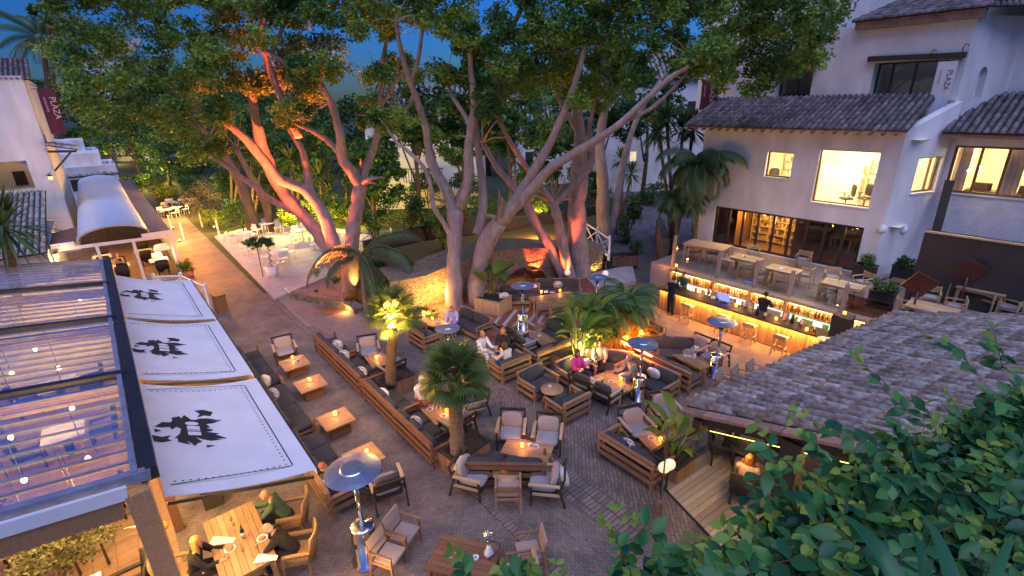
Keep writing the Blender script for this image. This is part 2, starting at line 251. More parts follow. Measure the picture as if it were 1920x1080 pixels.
# ------------------------------------------------------------------ mesh builder
def rotz(a): c, s = math.cos(a), math.sin(a); return np.array([[c, -s, 0], [s, c, 0], [0, 0, 1.]])
def rotx(a): c, s = math.cos(a), math.sin(a); return np.array([[1, 0, 0], [0, c, -s], [0, s, c]])
def roty(a): c, s = math.cos(a), math.sin(a); return np.array([[c, 0, s], [0, 1, 0], [-s, 0, c]])
class MB:
    def __init__(s): s.v = []; s.f = []; s.m = []; s.t = []; s.n = 0; s.smooth = []
    def add(s, V, Fc, m=0, tint=None, smooth=False):
        V = np.asarray(V, float).reshape(-1, 3); s.v.append(V); b = s.n; s.n += len(V)
        tt = random.random() if tint is None else tint
        for q in Fc: s.f.append([b + i for i in q]); s.m.append(m); s.t.append(tt); s.smooth.append(smooth)
        return s
    def box(s, x0, x1, y0, y1, z0, z1, m=0, R=None, o=(0, 0, 0), tint=None):
        V = np.array([[x, y, z] for z in (z0, z1) for y in (y0, y1) for x in (x0, x1)], float)
        if R is not None: V = V @ R.T
        V = V + np.array(o)
        return s.add(V, [(0, 2, 3, 1), (4, 5, 7, 6), (0, 1, 5, 4), (2, 6, 7, 3), (0, 4, 6, 2), (1, 3, 7, 5)], m, tint)
    def beam(s, p, q, w, h, m=0, up=(0, 0, 1), tint=None):
        p = np.array(p, float); q = np.array(q, float); d = q - p; l = np.linalg.norm(d); d /= l
        up = np.array(up, float); x = np.cross(d, up); nx = np.linalg.norm(x)
        if nx < 1e-4: x = np.array([1., 0, 0]); nx = 1
        x /= nx; z = np.cross(x, d)
        V = [pp + x * a * w / 2 + z * b * h / 2 for pp in (p, q) for a, b in ((-1, -1), (1, -1), (1, 1), (-1, 1))]
        return s.add(V, [(3, 2, 1, 0), (4, 5, 6, 7), (0, 1, 5, 4), (1, 2, 6, 5), (2, 3, 7, 6), (3, 0, 4, 7)], m, tint)
    def tube(s, P, r, n=8, m=0, tint=None, cap=True):
        P = np.array(P, float); r = np.broadcast_to(np.array(r, float), (len(P),)); rings = []; px = None
        for i in range(len(P)):
            d = P[min(i + 1, len(P) - 1)] - P[max(i - 1, 0)]; d = d / (np.linalg.norm(d) + 1e-9)
            if px is None: px = np.cross(d, [0, 0, 1.] if abs(d[2]) < .9 else [0, 1., 0])
            px = px - d * (px @ d); px /= np.linalg.norm(px) + 1e-9; py = np.cross(d, px)
            a = np.arange(n) * 2 * math.pi / n
            rings.append(P[i] + r[i] * (np.outer(np.cos(a), px) + np.outer(np.sin(a), py)))
        Fc = [(i * n + j, i * n + (j + 1) % n, (i + 1) * n + (j + 1) % n, (i + 1) * n + j) for i in range(len(P) - 1) for j in range(n)]
        if cap: Fc += [tuple(range(n - 1, -1, -1)), tuple((len(P) - 1) * n + j for j in range(n))]
        return s.add(np.concatenate(rings), Fc, m, tint, True)
    def lathe(s, prof, n=20, m=0, o=(0, 0, 0), tint=None, sx=1, sy=1):
        a = np.arange(n) * 2 * math.pi / n; o = np.array(o, float)
        V = np.concatenate([np.stack([r * np.cos(a) * sx, r * np.sin(a) * sy, np.full(n, z)], 1) for r, z in prof]) + o
        k = len(prof); Fc = [(i * n + j, i * n + (j + 1) % n, (i + 1) * n + (j + 1) % n, (i + 1) * n + j) for i in range(k - 1) for j in range(n)]
        Fc += [tuple(range(n - 1, -1, -1)), tuple((k - 1) * n + j for j in range(n))]
        return s.add(V, Fc, m, tint, True)
    def blob(s, c, r, m=0, e=1., n=14, k=9, R=None, tint=None, e2=None):
        e2 = e2 or e
        f = lambda x, p: np.sign(x) * np.abs(x) ** p
        V = []
        for i in range(k):
            ph = -math.pi / 2 + math.pi * i / (k - 1)
            for j in range(n):
                th = 2 * math.pi * j / n
                V.append([r[0] * f(math.cos(ph), e2) * f(math.cos(th), e), r[1] * f(math.cos(ph), e2) * f(math.sin(th), e), r[2] * f(math.sin(ph), e2)])
        V = np.array(V)
        if R is not None: V = V @ R.T
        Fc = [(i * n + j, i * n + (j + 1) % n, (i + 1) * n + (j + 1) % n, (i + 1) * n + j) for i in range(k - 1) for j in range(n)]
        return s.add(V + np.array(c, float), Fc, m, tint, True)
    def cushion(s, c, size, m=0, R=None, tint=None): return s.blob(c, [q / 2 for q in size], m, .35, 20, 9, R, tint, .55)
    def prism(s, poly, z0, z1, m=0, tint=None):
        n = len(poly); V = [(x, y, z0) for x, y in poly] + [(x, y, z1) for x, y in poly]
        ar = sum(poly[i][0] * poly[(i + 1) % n][1] - poly[(i + 1) % n][0] * poly[i][1] for i in range(n))
        Fc = [tuple(range(n - 1, -1, -1)), tuple(range(n, 2 * n))] + [(i, (i + 1) % n, n + (i + 1) % n, n + i) for i in range(n)]
        if ar < 0: Fc = [q[::-1] for q in Fc]
        return s.add(V, Fc, m, tint)
    def poly(s, V, m=0, tint=None): return s.add(V, [tuple(range(len(V)))], m, tint)
    def xform(s, R=None, o=(0, 0, 0), sc=1.):
        s.v = [(V * sc @ R.T if R is not None else V * sc) + np.array(o) for V in s.v]; return s
    def merge(s, b):
        k = s.n; s.v += b.v; s.f += [[i + k for i in q] for q in b.f]; s.m += b.m; s.t += b.t; s.smooth += b.smooth; s.n += b.n; return s
    def mesh(s, name, mats, base=None):
        V = np.concatenate(s.v) if s.v else np.zeros((0, 3))
        if base is not None: V = V - np.array(base, float)
        me = bpy.data.meshes.new(name); me.from_pydata(V.tolist(), [], s.f)
        for m in (mats if isinstance(mats, (list, tuple)) else [mats]): me.materials.append(MATS[m])
        me.polygons.foreach_set('material_index', s.m); me.polygons.foreach_set('use_smooth', s.smooth)
        a = me.attributes.new('tint', 'FLOAT', 'FACE'); a.data.foreach_set('value', np.array(s.t, np.float32)); me.update(); return me
    def build(s, name, mats, parent=None, loc=None, rz=None, base=None):
        """one mesh object; under a parent built in its local frame"""
        if base is None and parent is not None and 'base_st' in BASES.get(parent.name, {}): base = BASES[parent.name]['base_st']
        ob = bpy.data.objects.new(name, s.mesh(name, mats, base)); COL.objects.link(ob)
        if parent: ob.parent = parent
        if loc is not None: ob.location = loc
        if rz is not None: ob.rotation_euler = (0, 0, rz)
        return ob
class Leaves:
    """many small faces; numpy all the way"""
    def __init__(s): s.V = []; s.T = []; s.k = None
    def add(s, P, size, tint, aspect=.5, droop=.3, fold=.12, dirs=None, jitter=.3):
        N = len(P); P = np.asarray(P); sz = size * (1 + jitter * (rng.random(N) * 2 - 1))
        if dirs is None:
            d = rng.normal(size=(N, 3)); d[:, 2] = d[:, 2] * .6 - droop
        else: d = dirs
        d = d / np.linalg.norm(d, axis=1)[:, None]
        u = rng.normal(size=(N, 3)); u[:, 2] += .8; x = np.cross(d, u); x /= np.linalg.norm(x, axis=1)[:, None] + 1e-9; nn = np.cross(x, d)
        l = sz[:, None]; a = aspect
        q = np.stack([P - d * l * .5, P - d * l * .1 + x * l * a * .5 + nn * l * fold, P + d * l * .5, P - d * l * .1 - x * l * a * .5 + nn * l * fold], 1)
        s.V.append(q.reshape(-1, 3)); s.T.append(np.broadcast_to(tint, (N,))); return s
    def build(s, name, mt, parent=None, base=None):
        V = np.concatenate(s.V); T = np.concatenate(s.T).astype(np.float32); N = len(T)
        if base is not None: V = V - np.array(base)
        me = bpy.data.meshes.new(name); me.vertices.add(len(V)); me.vertices.foreach_set('co', V.astype(np.float32).ravel())
        me.loops.add(N * 4); me.loops.foreach_set('vertex_index', np.arange(N * 4, dtype=np.int32))
        me.polygons.add(N); me.polygons.foreach_set('loop_start', np.arange(0, N * 4, 4, dtype=np.int32)); me.polygons.foreach_set('loop_total', np.full(N, 4, np.int32))
        a = me.attributes.new('tint', 'FLOAT', 'FACE'); a.data.foreach_set('value', T); me.materials.append(MATS[mt]); me.update(calc_edges=True)
        ob = bpy.data.objects.new(name, me); COL.objects.link(ob)
        if parent: ob.parent = parent
        return ob
BASES = {}
def tag(o, label, cat, group=None, kind=None):
    if label: o['label'] = label
    if cat: o['category'] = cat
    if group: o['group'] = group
    if kind: o['kind'] = kind
    return o
def thing(name, label, cat, loc=(0, 0, 0), rz=0., group=None):
    o = bpy.data.objects.new(name, None); COL.objects.link(o); o.empty_display_size = .1
    o.location = loc; o.rotation_euler = (0, 0, rz); return tag(o, label, cat, group)
def sthing(name, label, cat, base, group=None):
    """a thing whose parts are written in the (s, t, z) frame of the place; base = its (s, t, z) foot"""
    o = thing(name, label, cat, W(*base), PHI, group); BASES[o.name] = {'base_st': base}; return o
def struct(name, mb, mats, rough=True):
    o = mb.build(name, mats, None, (0, 0, 0), PHI); o['kind'] = 'structure'; return o
def single(name, mb, mats, label, cat, loc=(0, 0, 0), rz=0., group=None):
    return tag(mb.build(name, mats, None, loc, rz), label, cat, group)
def ssingle(name, mb, mats, label, cat, base, group=None):
    return tag(mb.build(name, mats, None, W(*base), PHI, base=base), label, cat, group)
def dup(root, loc, rz, label=None, group=None):
    r = root.copy(); COL.objects.link(r); r.location = loc; r.rotation_euler = (0, 0, rz)
    if label: r['label'] = label
    if group: r['group'] = group
    for ch in list(root.children):
        c = ch.copy(); COL.objects.link(c); c.parent = r
        for g in list(ch.children):
            d = g.copy(); COL.objects.link(d); d.parent = c
    return r
PROTO = {}
def place(key, maker, loc, rz, label, group=None):
    """first call moves the thing itself, later calls copy it and its parts"""
    if key not in PROTO:
        o = maker(); PROTO[key] = o; o.location = loc; o.rotation_euler = (0, 0, rz); o['label'] = label
        if group: o['group'] = group
        return o
    return dup(PROTO[key], loc, rz, label, group)
def heading(u, v, du, dv, z=0.):
    a = G(u, v, z); b = G(u + du, v + dv, z); return math.atan2(b[1] - a[1], b[0] - a[0])
def front(u, v, du, dv, z=.42): return heading(u, v, du, dv, z) - math.pi / 2     # local +y points to the front
def lamp(loc, power, col=(1, .5, .16), r=.05, kind='POINT', to=None, spot=70, blend=.6):
    l = bpy.data.lights.new('lamp_light', kind); l.energy = power; l.color = col
    if kind in ('POINT', 'SPOT'): l.shadow_soft_size = r
    o = bpy.data.objects.new('lamp_light', l); COL.objects.link(o); o.location = loc
    if to is not None: o.rotation_euler = (Vector(to) - Vector(loc)).to_track_quat('-Z', 'Y').to_euler()
    if kind == 'SPOT': l.spot_size = math.radians(spot); l.spot_blend = blend
    return o
def strip_light(p, q, power, col=(1, .55, .18), width=.03, aim=(0, 0, -1)):
    p = np.array(p, float); q = np.array(q, float); l = bpy.data.lights.new('lamp_light', 'AREA'); l.shape = 'RECTANGLE'; l.size = float(np.linalg.norm(q - p)); l.size_y = width; l.energy = power; l.color = col
    o = bpy.data.objects.new('lamp_light', l); COL.objects.link(o)
    x = (q - p) / np.linalg.norm(q - p); z = -np.array(aim, float); z = z - x * (x @ z); z /= np.linalg.norm(z); y = np.cross(z, x)
    m = Matrix.Identity(4); c = (p + q) / 2
    for i in range(3): m[i][0] = x[i]; m[i][1] = y[i]; m[i][2] = z[i]; m[i][3] = c[i]
    o.matrix_world = m; return o
# ================================================================== the ground
def sheet(name, poly, z, m, kind='structure'):
    mb = MB(); mb.poly([(x, y, z) for x, y in poly]); o = mb.build(name, m, None, (0, 0, 0), PHI); o['kind'] = kind; return o
def rect(s0, s1, t0, t1): return [(s0, t0), (s1, t0), (s1, t1), (s0, t1)]
g = MB(); g.poly([(-900, -600, 0), (500, -600, 0), (500, 900, 0), (-900, 900, 0)]); struct('ground', g, 'earth')
sheet('courtyard_paving', [(-24.5, 5.25), (0, 5.25), (0, 14.6), (-11.5, 14.6), (-11.5, 15.0), (-15.0, 24), (-19.5, 24), (-21.5, 14.5)], .004, 'cobble_mauve')
sheet('herringbone_paving', [(-12.6, 7.5), (-4, 7.5), (-4, 14.6), (-9.5, 14.6), (-9.5, 10.5), (-12.6, 10.5)], .008, 'herringbone')
sheet('bar_paving', rect(-14.2, -2, 14.78, 19.2), .006, 'bar_floor')
sheet('white_floor_stripe', rect(-12.2, -2, 14.6, 14.78), .010, 'white_deck')
sheet('white_floor_inlay', rect(-12.2, -11.95, 12.6, 14.6), .010, 'white_deck')
sheet('walkway', rect(-54, -1, -6, 5.0), .005, 'cobble_walk')
sheet('drain_strip', rect(-26, -2, 5.0, 5.25), .006, 'cobble_row')
sheet('terrace_paving_band', rect(-8.9, -4.5, 6.7, 7.5), .009, 'cobble_row')
sheet('stone_path', [(-19.4, 20.4), (-14.6, 22.2), (-16, 30), (-22, 44), (-40, 60), (-52, 48), (-28, 36), (-22.5, 27)], .007, 'path_stone')
for nm, pl, m in (('gravel_patch', [(-25, 5.3), (-20.5, 5.3), (-18.7, 8.6), (-21.5, 13), (-27, 9)], 'gravel'),):
    sheet(nm, pl, .006, m)
# the chevron platform
CZ = .22
pf = [(-18.0, 8.75), (-12.35, 11.15), (-12.0, 15.2), (-15.3, 18.6), (-18.9, 19.9), (-20.2, 14.4)]
pl = MB().prism(pf, 0, CZ); ch = struct('raised_platform', pl, 'terracotta')
cv = MB()
def ribbon(mb, P, wd, z, m=0, tint=.5):
    """flat mitred strip through (s,t) points"""
    P = [np.array(p[:2], float) for p in P]; L_ = []; R_ = []
    for i in range(len(P)):
        a = P[max(i - 1, 0)]; b = P[i]; c = P[min(i + 1, len(P) - 1)]
        d0 = (b - a) if i else (c - b); d1 = (c - b) if i < len(P) - 1 else d0
        d0 = d0 / np.linalg.norm(d0); d1 = d1 / np.linalg.norm(d1); n0 = np.array([-d0[1], d0[0]]); n1 = np.array([-d1[1], d1[0]]); n = n0 + n1; n /= np.linalg.norm(n); k = min(2.2, 1 / max(.3, n @ n0))
        L_.append(b + n * wd / 2 * k); R_.append(b - n * wd / 2 * k)
    for i in range(len(P) - 1): mb.poly([(*R_[i], z), (*R_[i + 1], z), (*L_[i + 1], z), (*L_[i], z)], m, tint)
for pts in [[(951, 578), (925, 609), (946, 619)], [(968, 581), (945, 609), (971, 623)], [(991, 578), (967, 609), (1001, 624)], [(1011, 581), (991, 604), (1019, 620)], [(1066, 578), (1020, 588), (1010, 604), (1021, 610)], [(1066, 585), (1041, 590), (1031, 603)], [(914, 601), (950, 622), (1004, 652)]]:
    ribbon(cv, [GS(u, v, CZ)[:2] for u, v in pts], .15, CZ + .004)
o_ = struct('platform_stripes', cv, 'white_deck')
# ================================================================== building tools (all in the s, t, z frame)
def wallgrid(mb, P0, P1, z0, z1, holes, th, m=0, top=None):
    """wall from P0 to P1 (s,t), outer face towards the right hand of the walk reversed; holes are (x0,x1,za,zb)"""
    P0 = np.array(P0, float); P1 = np.array(P1, float); d = P1 - P0; L = np.linalg.norm(d); d /= L; n = np.array([-d[1], d[0]])
    xs = sorted({0, L, *[h[0] for h in holes], *[h[1] for h in holes]}); zs = sorted({z0, z1, *[h[2] for h in holes], *[h[3] for h in holes]})
    R = np.array([[d[0], n[0], 0], [d[1], n[1], 0], [0, 0, 1]])
    for a, b in zip(xs[:-1], xs[1:]):
        run = None
        for c, e in zip(zs[:-1], zs[1:]):
            if any(h[0] - 1e-6 <= a and b <= h[1] + 1e-6 and h[2] - 1e-6 <= c and e <= h[3] + 1e-6 for h in holes):
                if run: mb.box(a, b, 0, th, run[0], run[1], m, R, (P0[0], P0[1], 0), .5); run = None
            else: run = (run[0], e) if run else (c, e)
        if run: mb.box(a, b, 0, th, run[0], run[1], m, R, (P0[0], P0[1], 0), .5)
    return lambda x, y, z: (P0[0] + d[0] * x + n[0] * y, P0[1] + d[1] * x + n[1] * y, z)
def onwall(P0, P1, u, v):
    """pixel -> (x along, z) on the vertical plane through P0, P1 (s,t)"""
    a = W(*P0); b = W(*P1); d = b - a; d[2] = 0; L = np.linalg.norm(d); d /= L; n = np.array([-d[1], d[0], 0])
    r = ray(u, v); k = ((a - CP) @ n) / (r @ n); p = CP + r * k; return ((p - a) @ d, p[2])
def hole(P0, P1, px):
    q = [onwall(P0, P1, u, v) for u, v in px]; xs = sorted(a[0] for a in q); zs = sorted(a[1] for a in q); h = len(q) // 2
    return (np.mean(xs[:h]), np.mean(xs[h:]), np.mean(zs[:h]), np.mean(zs[h:]))
def frame(mb, at, h, w=.06, y0=.08, y1=.16, m=0, mull=(), rail=()):
    """a frame of bars inside hole h"""
    a, b, c, e = h
    def bar(x0, x1, z0, z1): 
        V = [at(x, y, z) for z in (z0, z1) for y in (y0, y1) for x in (x0, x1)]
        mb.add(V, [(0, 2, 3, 1), (4, 5, 7, 6), (0, 1, 5, 4), (2, 6, 7, 3), (0, 4, 6, 2), (1, 3, 7, 5)], m)
    bar(a, a + w, c, e); bar(b - w, b, c, e); bar(a + w, b - w, c, c + w); bar(a + w, b - w, e - w, e)
    for q in mull: bar(a + (b - a) * q - w / 2, a + (b - a) * q + w / 2, c + w, e - w)
    for q in rail: bar(a + w, b - w, c + (e - c) * q - w * .3, c + (e - c) * q + w * .3)
def pane(mb, at, h, y=.12, m=0): 
    a, b, c, e = h; mb.poly([at(a, y, c), at(b, y, c), at(b, y, e), at(a, y, e)], m)
def room(mb, at, h, dep, m=0, x0=None, x1=None, z0=None, z1=None, rw=True):
    a, b, c, e = h; a = a - .5 if x0 is None else x0; b = b + .5 if x1 is None else x1; c = c - .6 if z0 is None else z0; e = e + .4 if z1 is None else z1; y0 = .32
    P = lambda x, y, z: at(x, y, z)
    mb.poly([P(a, dep, c), P(b, dep, c), P(b, dep, e), P(a, dep, e)][::-1], m); mb.poly([P(a, y0, c), P(b, y0, c), P(b, dep, c), P(a, dep, c)], m)
    mb.poly([P(a, y0, e), P(b, y0, e), P(b, dep, e), P(a, dep, e)][::-1], m); mb.poly([P(a, y0, c), P(a, dep, c), P(a, dep, e), P(a, y0, e)], m); rw and mb.poly([P(b, y0, c), P(b, dep, c), P(b, dep, e), P(b, y0, e)][::-1], m)
def tiles(mb, O, E, S, pitch=.21, course=.42, r=.085, m=0, slab=.05, rag=.02, m_slab=None, seg=5):
    """barrel tiles: O corner at the eave, E along the eave, S up the slope"""
    O = np.array(O, float); E = np.array(E, float); S = np.array(S, float); le = np.linalg.norm(E); ls = np.linalg.norm(S); e = E / le; s = S / ls; n = np.cross(e, s)
    if n[2] < 0: n = -n
    nc = max(1, int(round(le / pitch))); nr = max(1, int(round(ls / course)))
    V = [O - n * slab, O + E - n * slab, O + E + S - n * slab, O + S - n * slab, O, O + E, O + E + S, O + S]
    mb.add(V, [(0, 1, 2, 3), (4, 5, 6, 7), (0, 1, 5, 4), (1, 2, 6, 5), (2, 3, 7, 6), (3, 0, 4, 7)], 1, .15)
    an = [math.pi * i / seg for i in range(seg + 1)]
    for i in range(nc):
        base = .5 + .25 * (random.random() - .5)
        for j in range(nr):
            a = O + e * ((i + .5) * le / nc + (random.random() - .5) * rag) + s * (j * ls / nr - .04 + (random.random() - .5) * rag * 1.5); b = a + s * (ls / nr + .07)
            up = .022 + rag * random.random() * .4
            r0 = r * (1 + .06 * random.random()); r1 = r * .86; lift = -.005
            V = [a + e * math.cos(q) * r0 + n * (math.sin(q) * r0 * 1.3 + up) for q in an] + [b + e * math.cos(q) * r1 + n * (math.sin(q) * r1 * 1.3 + lift) for q in an]
            k = seg + 1; Fc = [(x, x + 1, k + x + 1, k + x) for x in range(seg)] + [tuple(range(seg, -1, -1))]
            mb.add(V, Fc, m, min(1, max(0, base + (random.random() - .5) * .7 + (.5 if random.random() < .06 else 0))), True)
    return mb
# ================================================================== white building with the terrace
ZT = 1.5; TF = 24.3
A0 = (-14.1, TF); A1 = (-5.7, TF); D1 = (-4.75, 26.9); WE = (3.5, 26.9)
wb = sthing('white_building', 'large white rendered building with dark tiled roofs behind the raised terrace', 'building', (-9, 27, 0))
hs = hole(A0, A1, [(1437, 283), (1485, 286), (1484, 335), (1435, 331)]); ho = hole(A0, A1, [(1537, 277), (1650, 288), (1630, 391), (1522, 377)])
hd = hole(A0, A1, [(1340, 383), (1625, 431), (1597, 508), (1335, 455)]); hd = (hd[0], hd[1], ZT + .02, hd[3])
wl = MB(); at = wallgrid(wl, A0, A1, 0, 7.35, [hs, ho, hd], .32); wl.build('wall', 'white_wall', wb)
# reveals for the big window: splayed jamb boards
hw = hole(A1, D1, [(1720, 295), (1765, 295), (1755, 358), (1712, 362)])
sw = MB(); at2 = wallgrid(sw, A1, D1, 0, 7.35, [hw], .3); 
a_, b_ = np.array(A1), np.array(D1)
sw.add([(*A1, 7.35), (*D1, 7.35), (*D1, 8.4), (A1[0] - .3, A1[1], 7.35), (D1[0] - .3, D1[1], 7.35), (D1[0] - .3, D1[1], 8.4)], [(0, 1, 2), (5, 4, 3), (0, 2, 5, 3), (1, 4, 5, 2)])
sw.build('side_wall', 'white_wall', wb)
hg = hole(D1, WE, [(1785, 268), (1985, 284), (1985, 384), (1777, 356)])
hb = hole(D1, WE, [(1770, 428), (1980, 474), (1980, 500), (1768, 470)])
ww = MB(); at3 = wallgrid(ww, D1, WE, hg[2] - .02, 7.35, [(hg[0], hg[1], hg[2], hg[3])], .3); ww.build('wing_wall', 'white_wall', wb)
wk = MB(); wallgrid(wk, D1, WE, 3.25, hg[2] - .02, [], .3); wallgrid(wk, D1, WE, 0, 2.2, [], .3); wk.build('brick_wall', 'white_brick', wb)
# back and flank walls, floors: closed volumes so the rooms are real
bk = MB(); bk.box(-14.1, -13.8, TF + .32, 34, 0, 7.35); bk.box(-14.1, 3.5, 34, 34.3, 0, 9); bk.box(-13.8, -5.9, TF + .32, 33.9, 3.45, 3.6); bk.box(-13.8, -5.0, 26.9, 33.9, 7.1, 7.3); bk.box(-4.7, 3.4, 27.3, 33.9, 7.1, 7.3); bk.build('inner_structure', 'white_wall', wb)
# upper storey
TU = 26.75; U0 = (-14.1, TU); U1 = (-4.95, TU)
h1 = hole(U0, U1, [(1640, 117), (1762, 112), (1742, 183), (1628, 182)]); h2 = hole(U0, U1, [(1462, 117), (1532, 115), (1515, 181), (1448, 181)])
uw = MB(); at4 = wallgrid(uw, U0, U1, 7.4, 11.45, [h1, h2], .9); uw.build('upper_wall', 'white_wall', wb)
U2_ = (-3.9, 29.6)
uw2 = MB(); hn = hole(U1, U2_, [(1838, 128), (1856, 122), (1838, 185), (1824, 183)]); at5 = wallgrid(uw2, U1, U2_, 7.4, 11.45, [hn], .5)
wallgrid(uw2, U2_, (6, 29.6), 7.4, 14, [], .4); uw2.build('upper_side_wall', 'white_wall', wb)
nb = MB(); nb.poly([at5(hn[0], .22, hn[2]), at5(hn[1], .22, hn[2]), at5(hn[1], .22, hn[3]), at5(hn[0], .22, hn[3])])
ca, cb = hn[0], hn[1]; xs = np.linspace(0, math.pi, 9); r_ = (cb - ca) / 2
for k in range(8):
    x0 = ca + r_ - r_ * math.cos(xs[k]); x1 = ca + r_ - r_ * math.cos(xs[k + 1]); z0 = hn[3] - r_ * 1.3 + r_ * 1.3 * math.sin(xs[k]); z1 = hn[3] - r_ * 1.3 + r_ * 1.3 * math.sin(xs[k + 1])
    nb.poly([at5(x0, .004, z0), at5(x1, .004, z1), at5(x1, .004, hn[3] + .01), at5(x0, .004, hn[3] + .01)])
nb.build('arched_niche', 'white_wall', wb)
# tower-like back wall behind the canopy and towards the top right
tw = MB(); tw.box(-17, -9.1, 28, 30, 7.3, 15.5); tw.box(-9.1, -7.6, 28.2, 30, 11.4, 15.5); tw.box(-14.1, -5, 31, 33, 7.3, 16); tw.box(-5.2, 6, 30, 32, 11, 16); tw.build('tall_wall', 'white_wall_rough', wb)
# roofs
r1 = MB(); E0 = np.array([-14.95, 23.72, 7.42]); tiles(r1, E0, (9.4, 0, 0), (0, 3.0, 1.25), .23, .42, .09); r1.build('roof', ['tile_dark', 'tile_valley_shade'], wb)
ev = MB(); 
for k in range(22): s_ = -14.7 + k * .42; ev.beam((s_, 23.62, 7.28), (s_, 24.35, 7.56), .09, .12, 0)
ev.box(-14.95, -5.6, 23.68, 23.72, 7.35, 7.40); ev.build('eave_rafters', 'clay_edge', wb)
r2 = MB(); tiles(r2, (-4.95, 25.95, 7.28), (9, 0, 0), (0, 3.4, 1.35), .23, .42, .09); r2.build('roof', ['tile_dark', 'tile_valley_shade'], wb)
e2 = MB(); e2.box(-4.95, 3.5, 26.0, 26.9, 7.08, 7.22); e2.build('eave_brick', 'clay_edge', wb)
r3 = MB(); tiles(r3, (-9.0, 26.2, 11.62), (4.3, 0, 0), (1.6, 3.0, 1.25), .23, .42, .09); tiles(r3, (-4.7, 26.2, 11.62), (2.2, 2.6, 0), (-.9, 2.6, 1.25), .23, .42, .09); r3.build('roof', ['tile_dark', 'tile_valley_shade'], wb)
e3 = MB(); e3.box(-8.9, -4.75, 26.4, 26.75, 11.3, 11.52); e3.box(-8.9, -4.72, 26.32, 26.75, 11.52, 11.6); e3.build('brick_cornice', 'brick_row', wb)
ck = MB(); ck.box(-6.6, -5.6, 28.2, 29.2, 12.2, 13.4); ck.build('chimney', 'clay_edge', wb)
# windows of the building
def window(nm, at, h, mull=(), rail=(), w=.06, glass='window_glass', fm='brown_wood', sill=True, y0=.08, y1=.17):
    f = MB(); frame(f, at, h, w, y0, y1, 0, mull, rail); o = f.build(nm, fm, wb)
    p = MB(); pane(p, at, h, (y0 + y1) / 2); p.build('pane', glass, o, base=BASES[wb.name]['base_st'])
    if sill:
        a, b, c, e = h; q = MB(); V = [at(x, y, z) for z in (c - .06, c - .003) for y in (-.05, y0) for x in (a - .03, b + .03)]
        q.add(V, [(0, 2, 3, 1), (4, 5, 7, 6), (0, 1, 5, 4), (2, 6, 7, 3), (0, 4, 6, 2), (1, 3, 7, 5)]); q.build('sill', 'white_wall', o, base=BASES[wb.name]['base_st'])
    return o
window('window', at, hs, y0=.16, y1=.24); window('window', at, ho, y0=.16, y1=.24, w=.05); window('window', at2, hw, mull=(.72,), y0=.16, y1=.24); window('wing_window', at3, hg, mull=(.27, .52, .76), w=.09)
window('balcony_door', at4, h1, mull=(.25, .62), w=.07, glass='dark_glass', fm='dark_wood', sill=False, y0=.55, y1=.65)
window('balcony_door', at4, h2, mull=(.5,), w=.09, glass='dark_glass', fm='dark_wood', sill=False, y0=.55, y1=.65)
bd = window('folding_door', at, hd, mull=[k / 9 for k in range(1, 9)], rail=(), w=.11, glass='clear_glass', fm='dark_wood', sill=False, y0=.12, y1=.2)
for u0, v0, u1, v1 in ((1630, 111, 1813, 103),):
    a = st(PT(u0, v0, TU)); b = st(PT(u1, v1, TU)); MB().beam((a[0], TU - .12, a[2]), (b[0], TU - .12, b[2]), .24, .2).build('lintel_beam', 'dark_wood', wb)
a = st(PT(1446, 117, TU)); b = st(PT(1540, 113, TU)); MB().beam((a[0], TU - .12, a[2]), (b[0], TU - .12, b[2]), .24, .2).build('lintel_beam', 'dark_wood', wb); MB().beam((b[0] - .3, TU - .2, b[2] - .05), (b[0] - .3, TU - .02, b[2] - .9), .12, .12).build('bracket', 'dark_wood', wb)
MB().box(-3.0, 0, 29.3, 29.6, 10.35, 10.6).build('lintel_beam', 'dark_wood', wb)
wd2 = MB(); wd2.box(-2.9, -2.6, 29.52, 29.58, 9.3, 9.75); wd2.box(-2.3, 0, 29.5, 29.58, 8.3, 10.3); wd2.build('upper_opening', 'dark_wood', wb)
ps = MB(); ps.box(-14.1, U1[0] - .02, TU - .12, TU - .003, h1[2] - .14, h1[2] - .02); ps.build('balcony_sill', 'white_wall', wb)
for u, v in ((1808, 92), (1748, 102)): hooks = MB(); q = st(PT(u, v, TU)); hooks.tube([(q[0], TU - .02, q[2] - .2), (q[0], TU - .25, q[2]), (q[0] + .08, TU - .3, q[2] + .18), (q[0] + .16, TU - .22, q[2] + .1)], .018, 6); hooks.build('iron_hook', 'dark_metal', wb)
# interiors: lit rooms
ri = MB(); room(ri, at, ho, 4.2, x0=.4, x1=8.9, z0=3.62, z1=7.05, rw=False); ri.build('interior', 'cream_wall', wb)
ri2 = MB(); room(ri2, at3, hg, 5.0, x0=.35, x1=8.0, z0=4.0, z1=7.05); ri2.build('interior', 'cream_wall', wb)
ri3 = MB(); room(ri3, at, hd, 6.0, x0=.35, x1=8.0, z0=ZT + .005, z1=3.43); [ri3.poly([(x, TF + .4, ZT + .01), (x, TF + 5.9, ZT + .01), (x, TF + 5.9, 3.42), (x, TF + .4, 3.42)]) for x in (-12.0, -9.2)]; ri3.build('interior', 'brown_wood', wb)  # two added partitions keep the bright bay's light off its neighbours
for x, y, z, pw in ((-8.2, 26, 6.6, 330), (-11.5, 26, 6.6, 60)): lamp(W(x, y, z), pw, (1, .80, .46), .3)
lamp(W(-6.1, 26.9, 6.3), 70, (1, .66, .25), .2)
for x in (-3.2, -.8): lamp(W(x, 29.2, 6.7), 170, (1, .74, .36), .3)
for x, pw in ((-11.3, 60), (-9.9, 70), (-6.8, 6), (-12.8, 3)): lamp(W(x, 25.0, 3.1), pw, (1, .55, .12), .2)
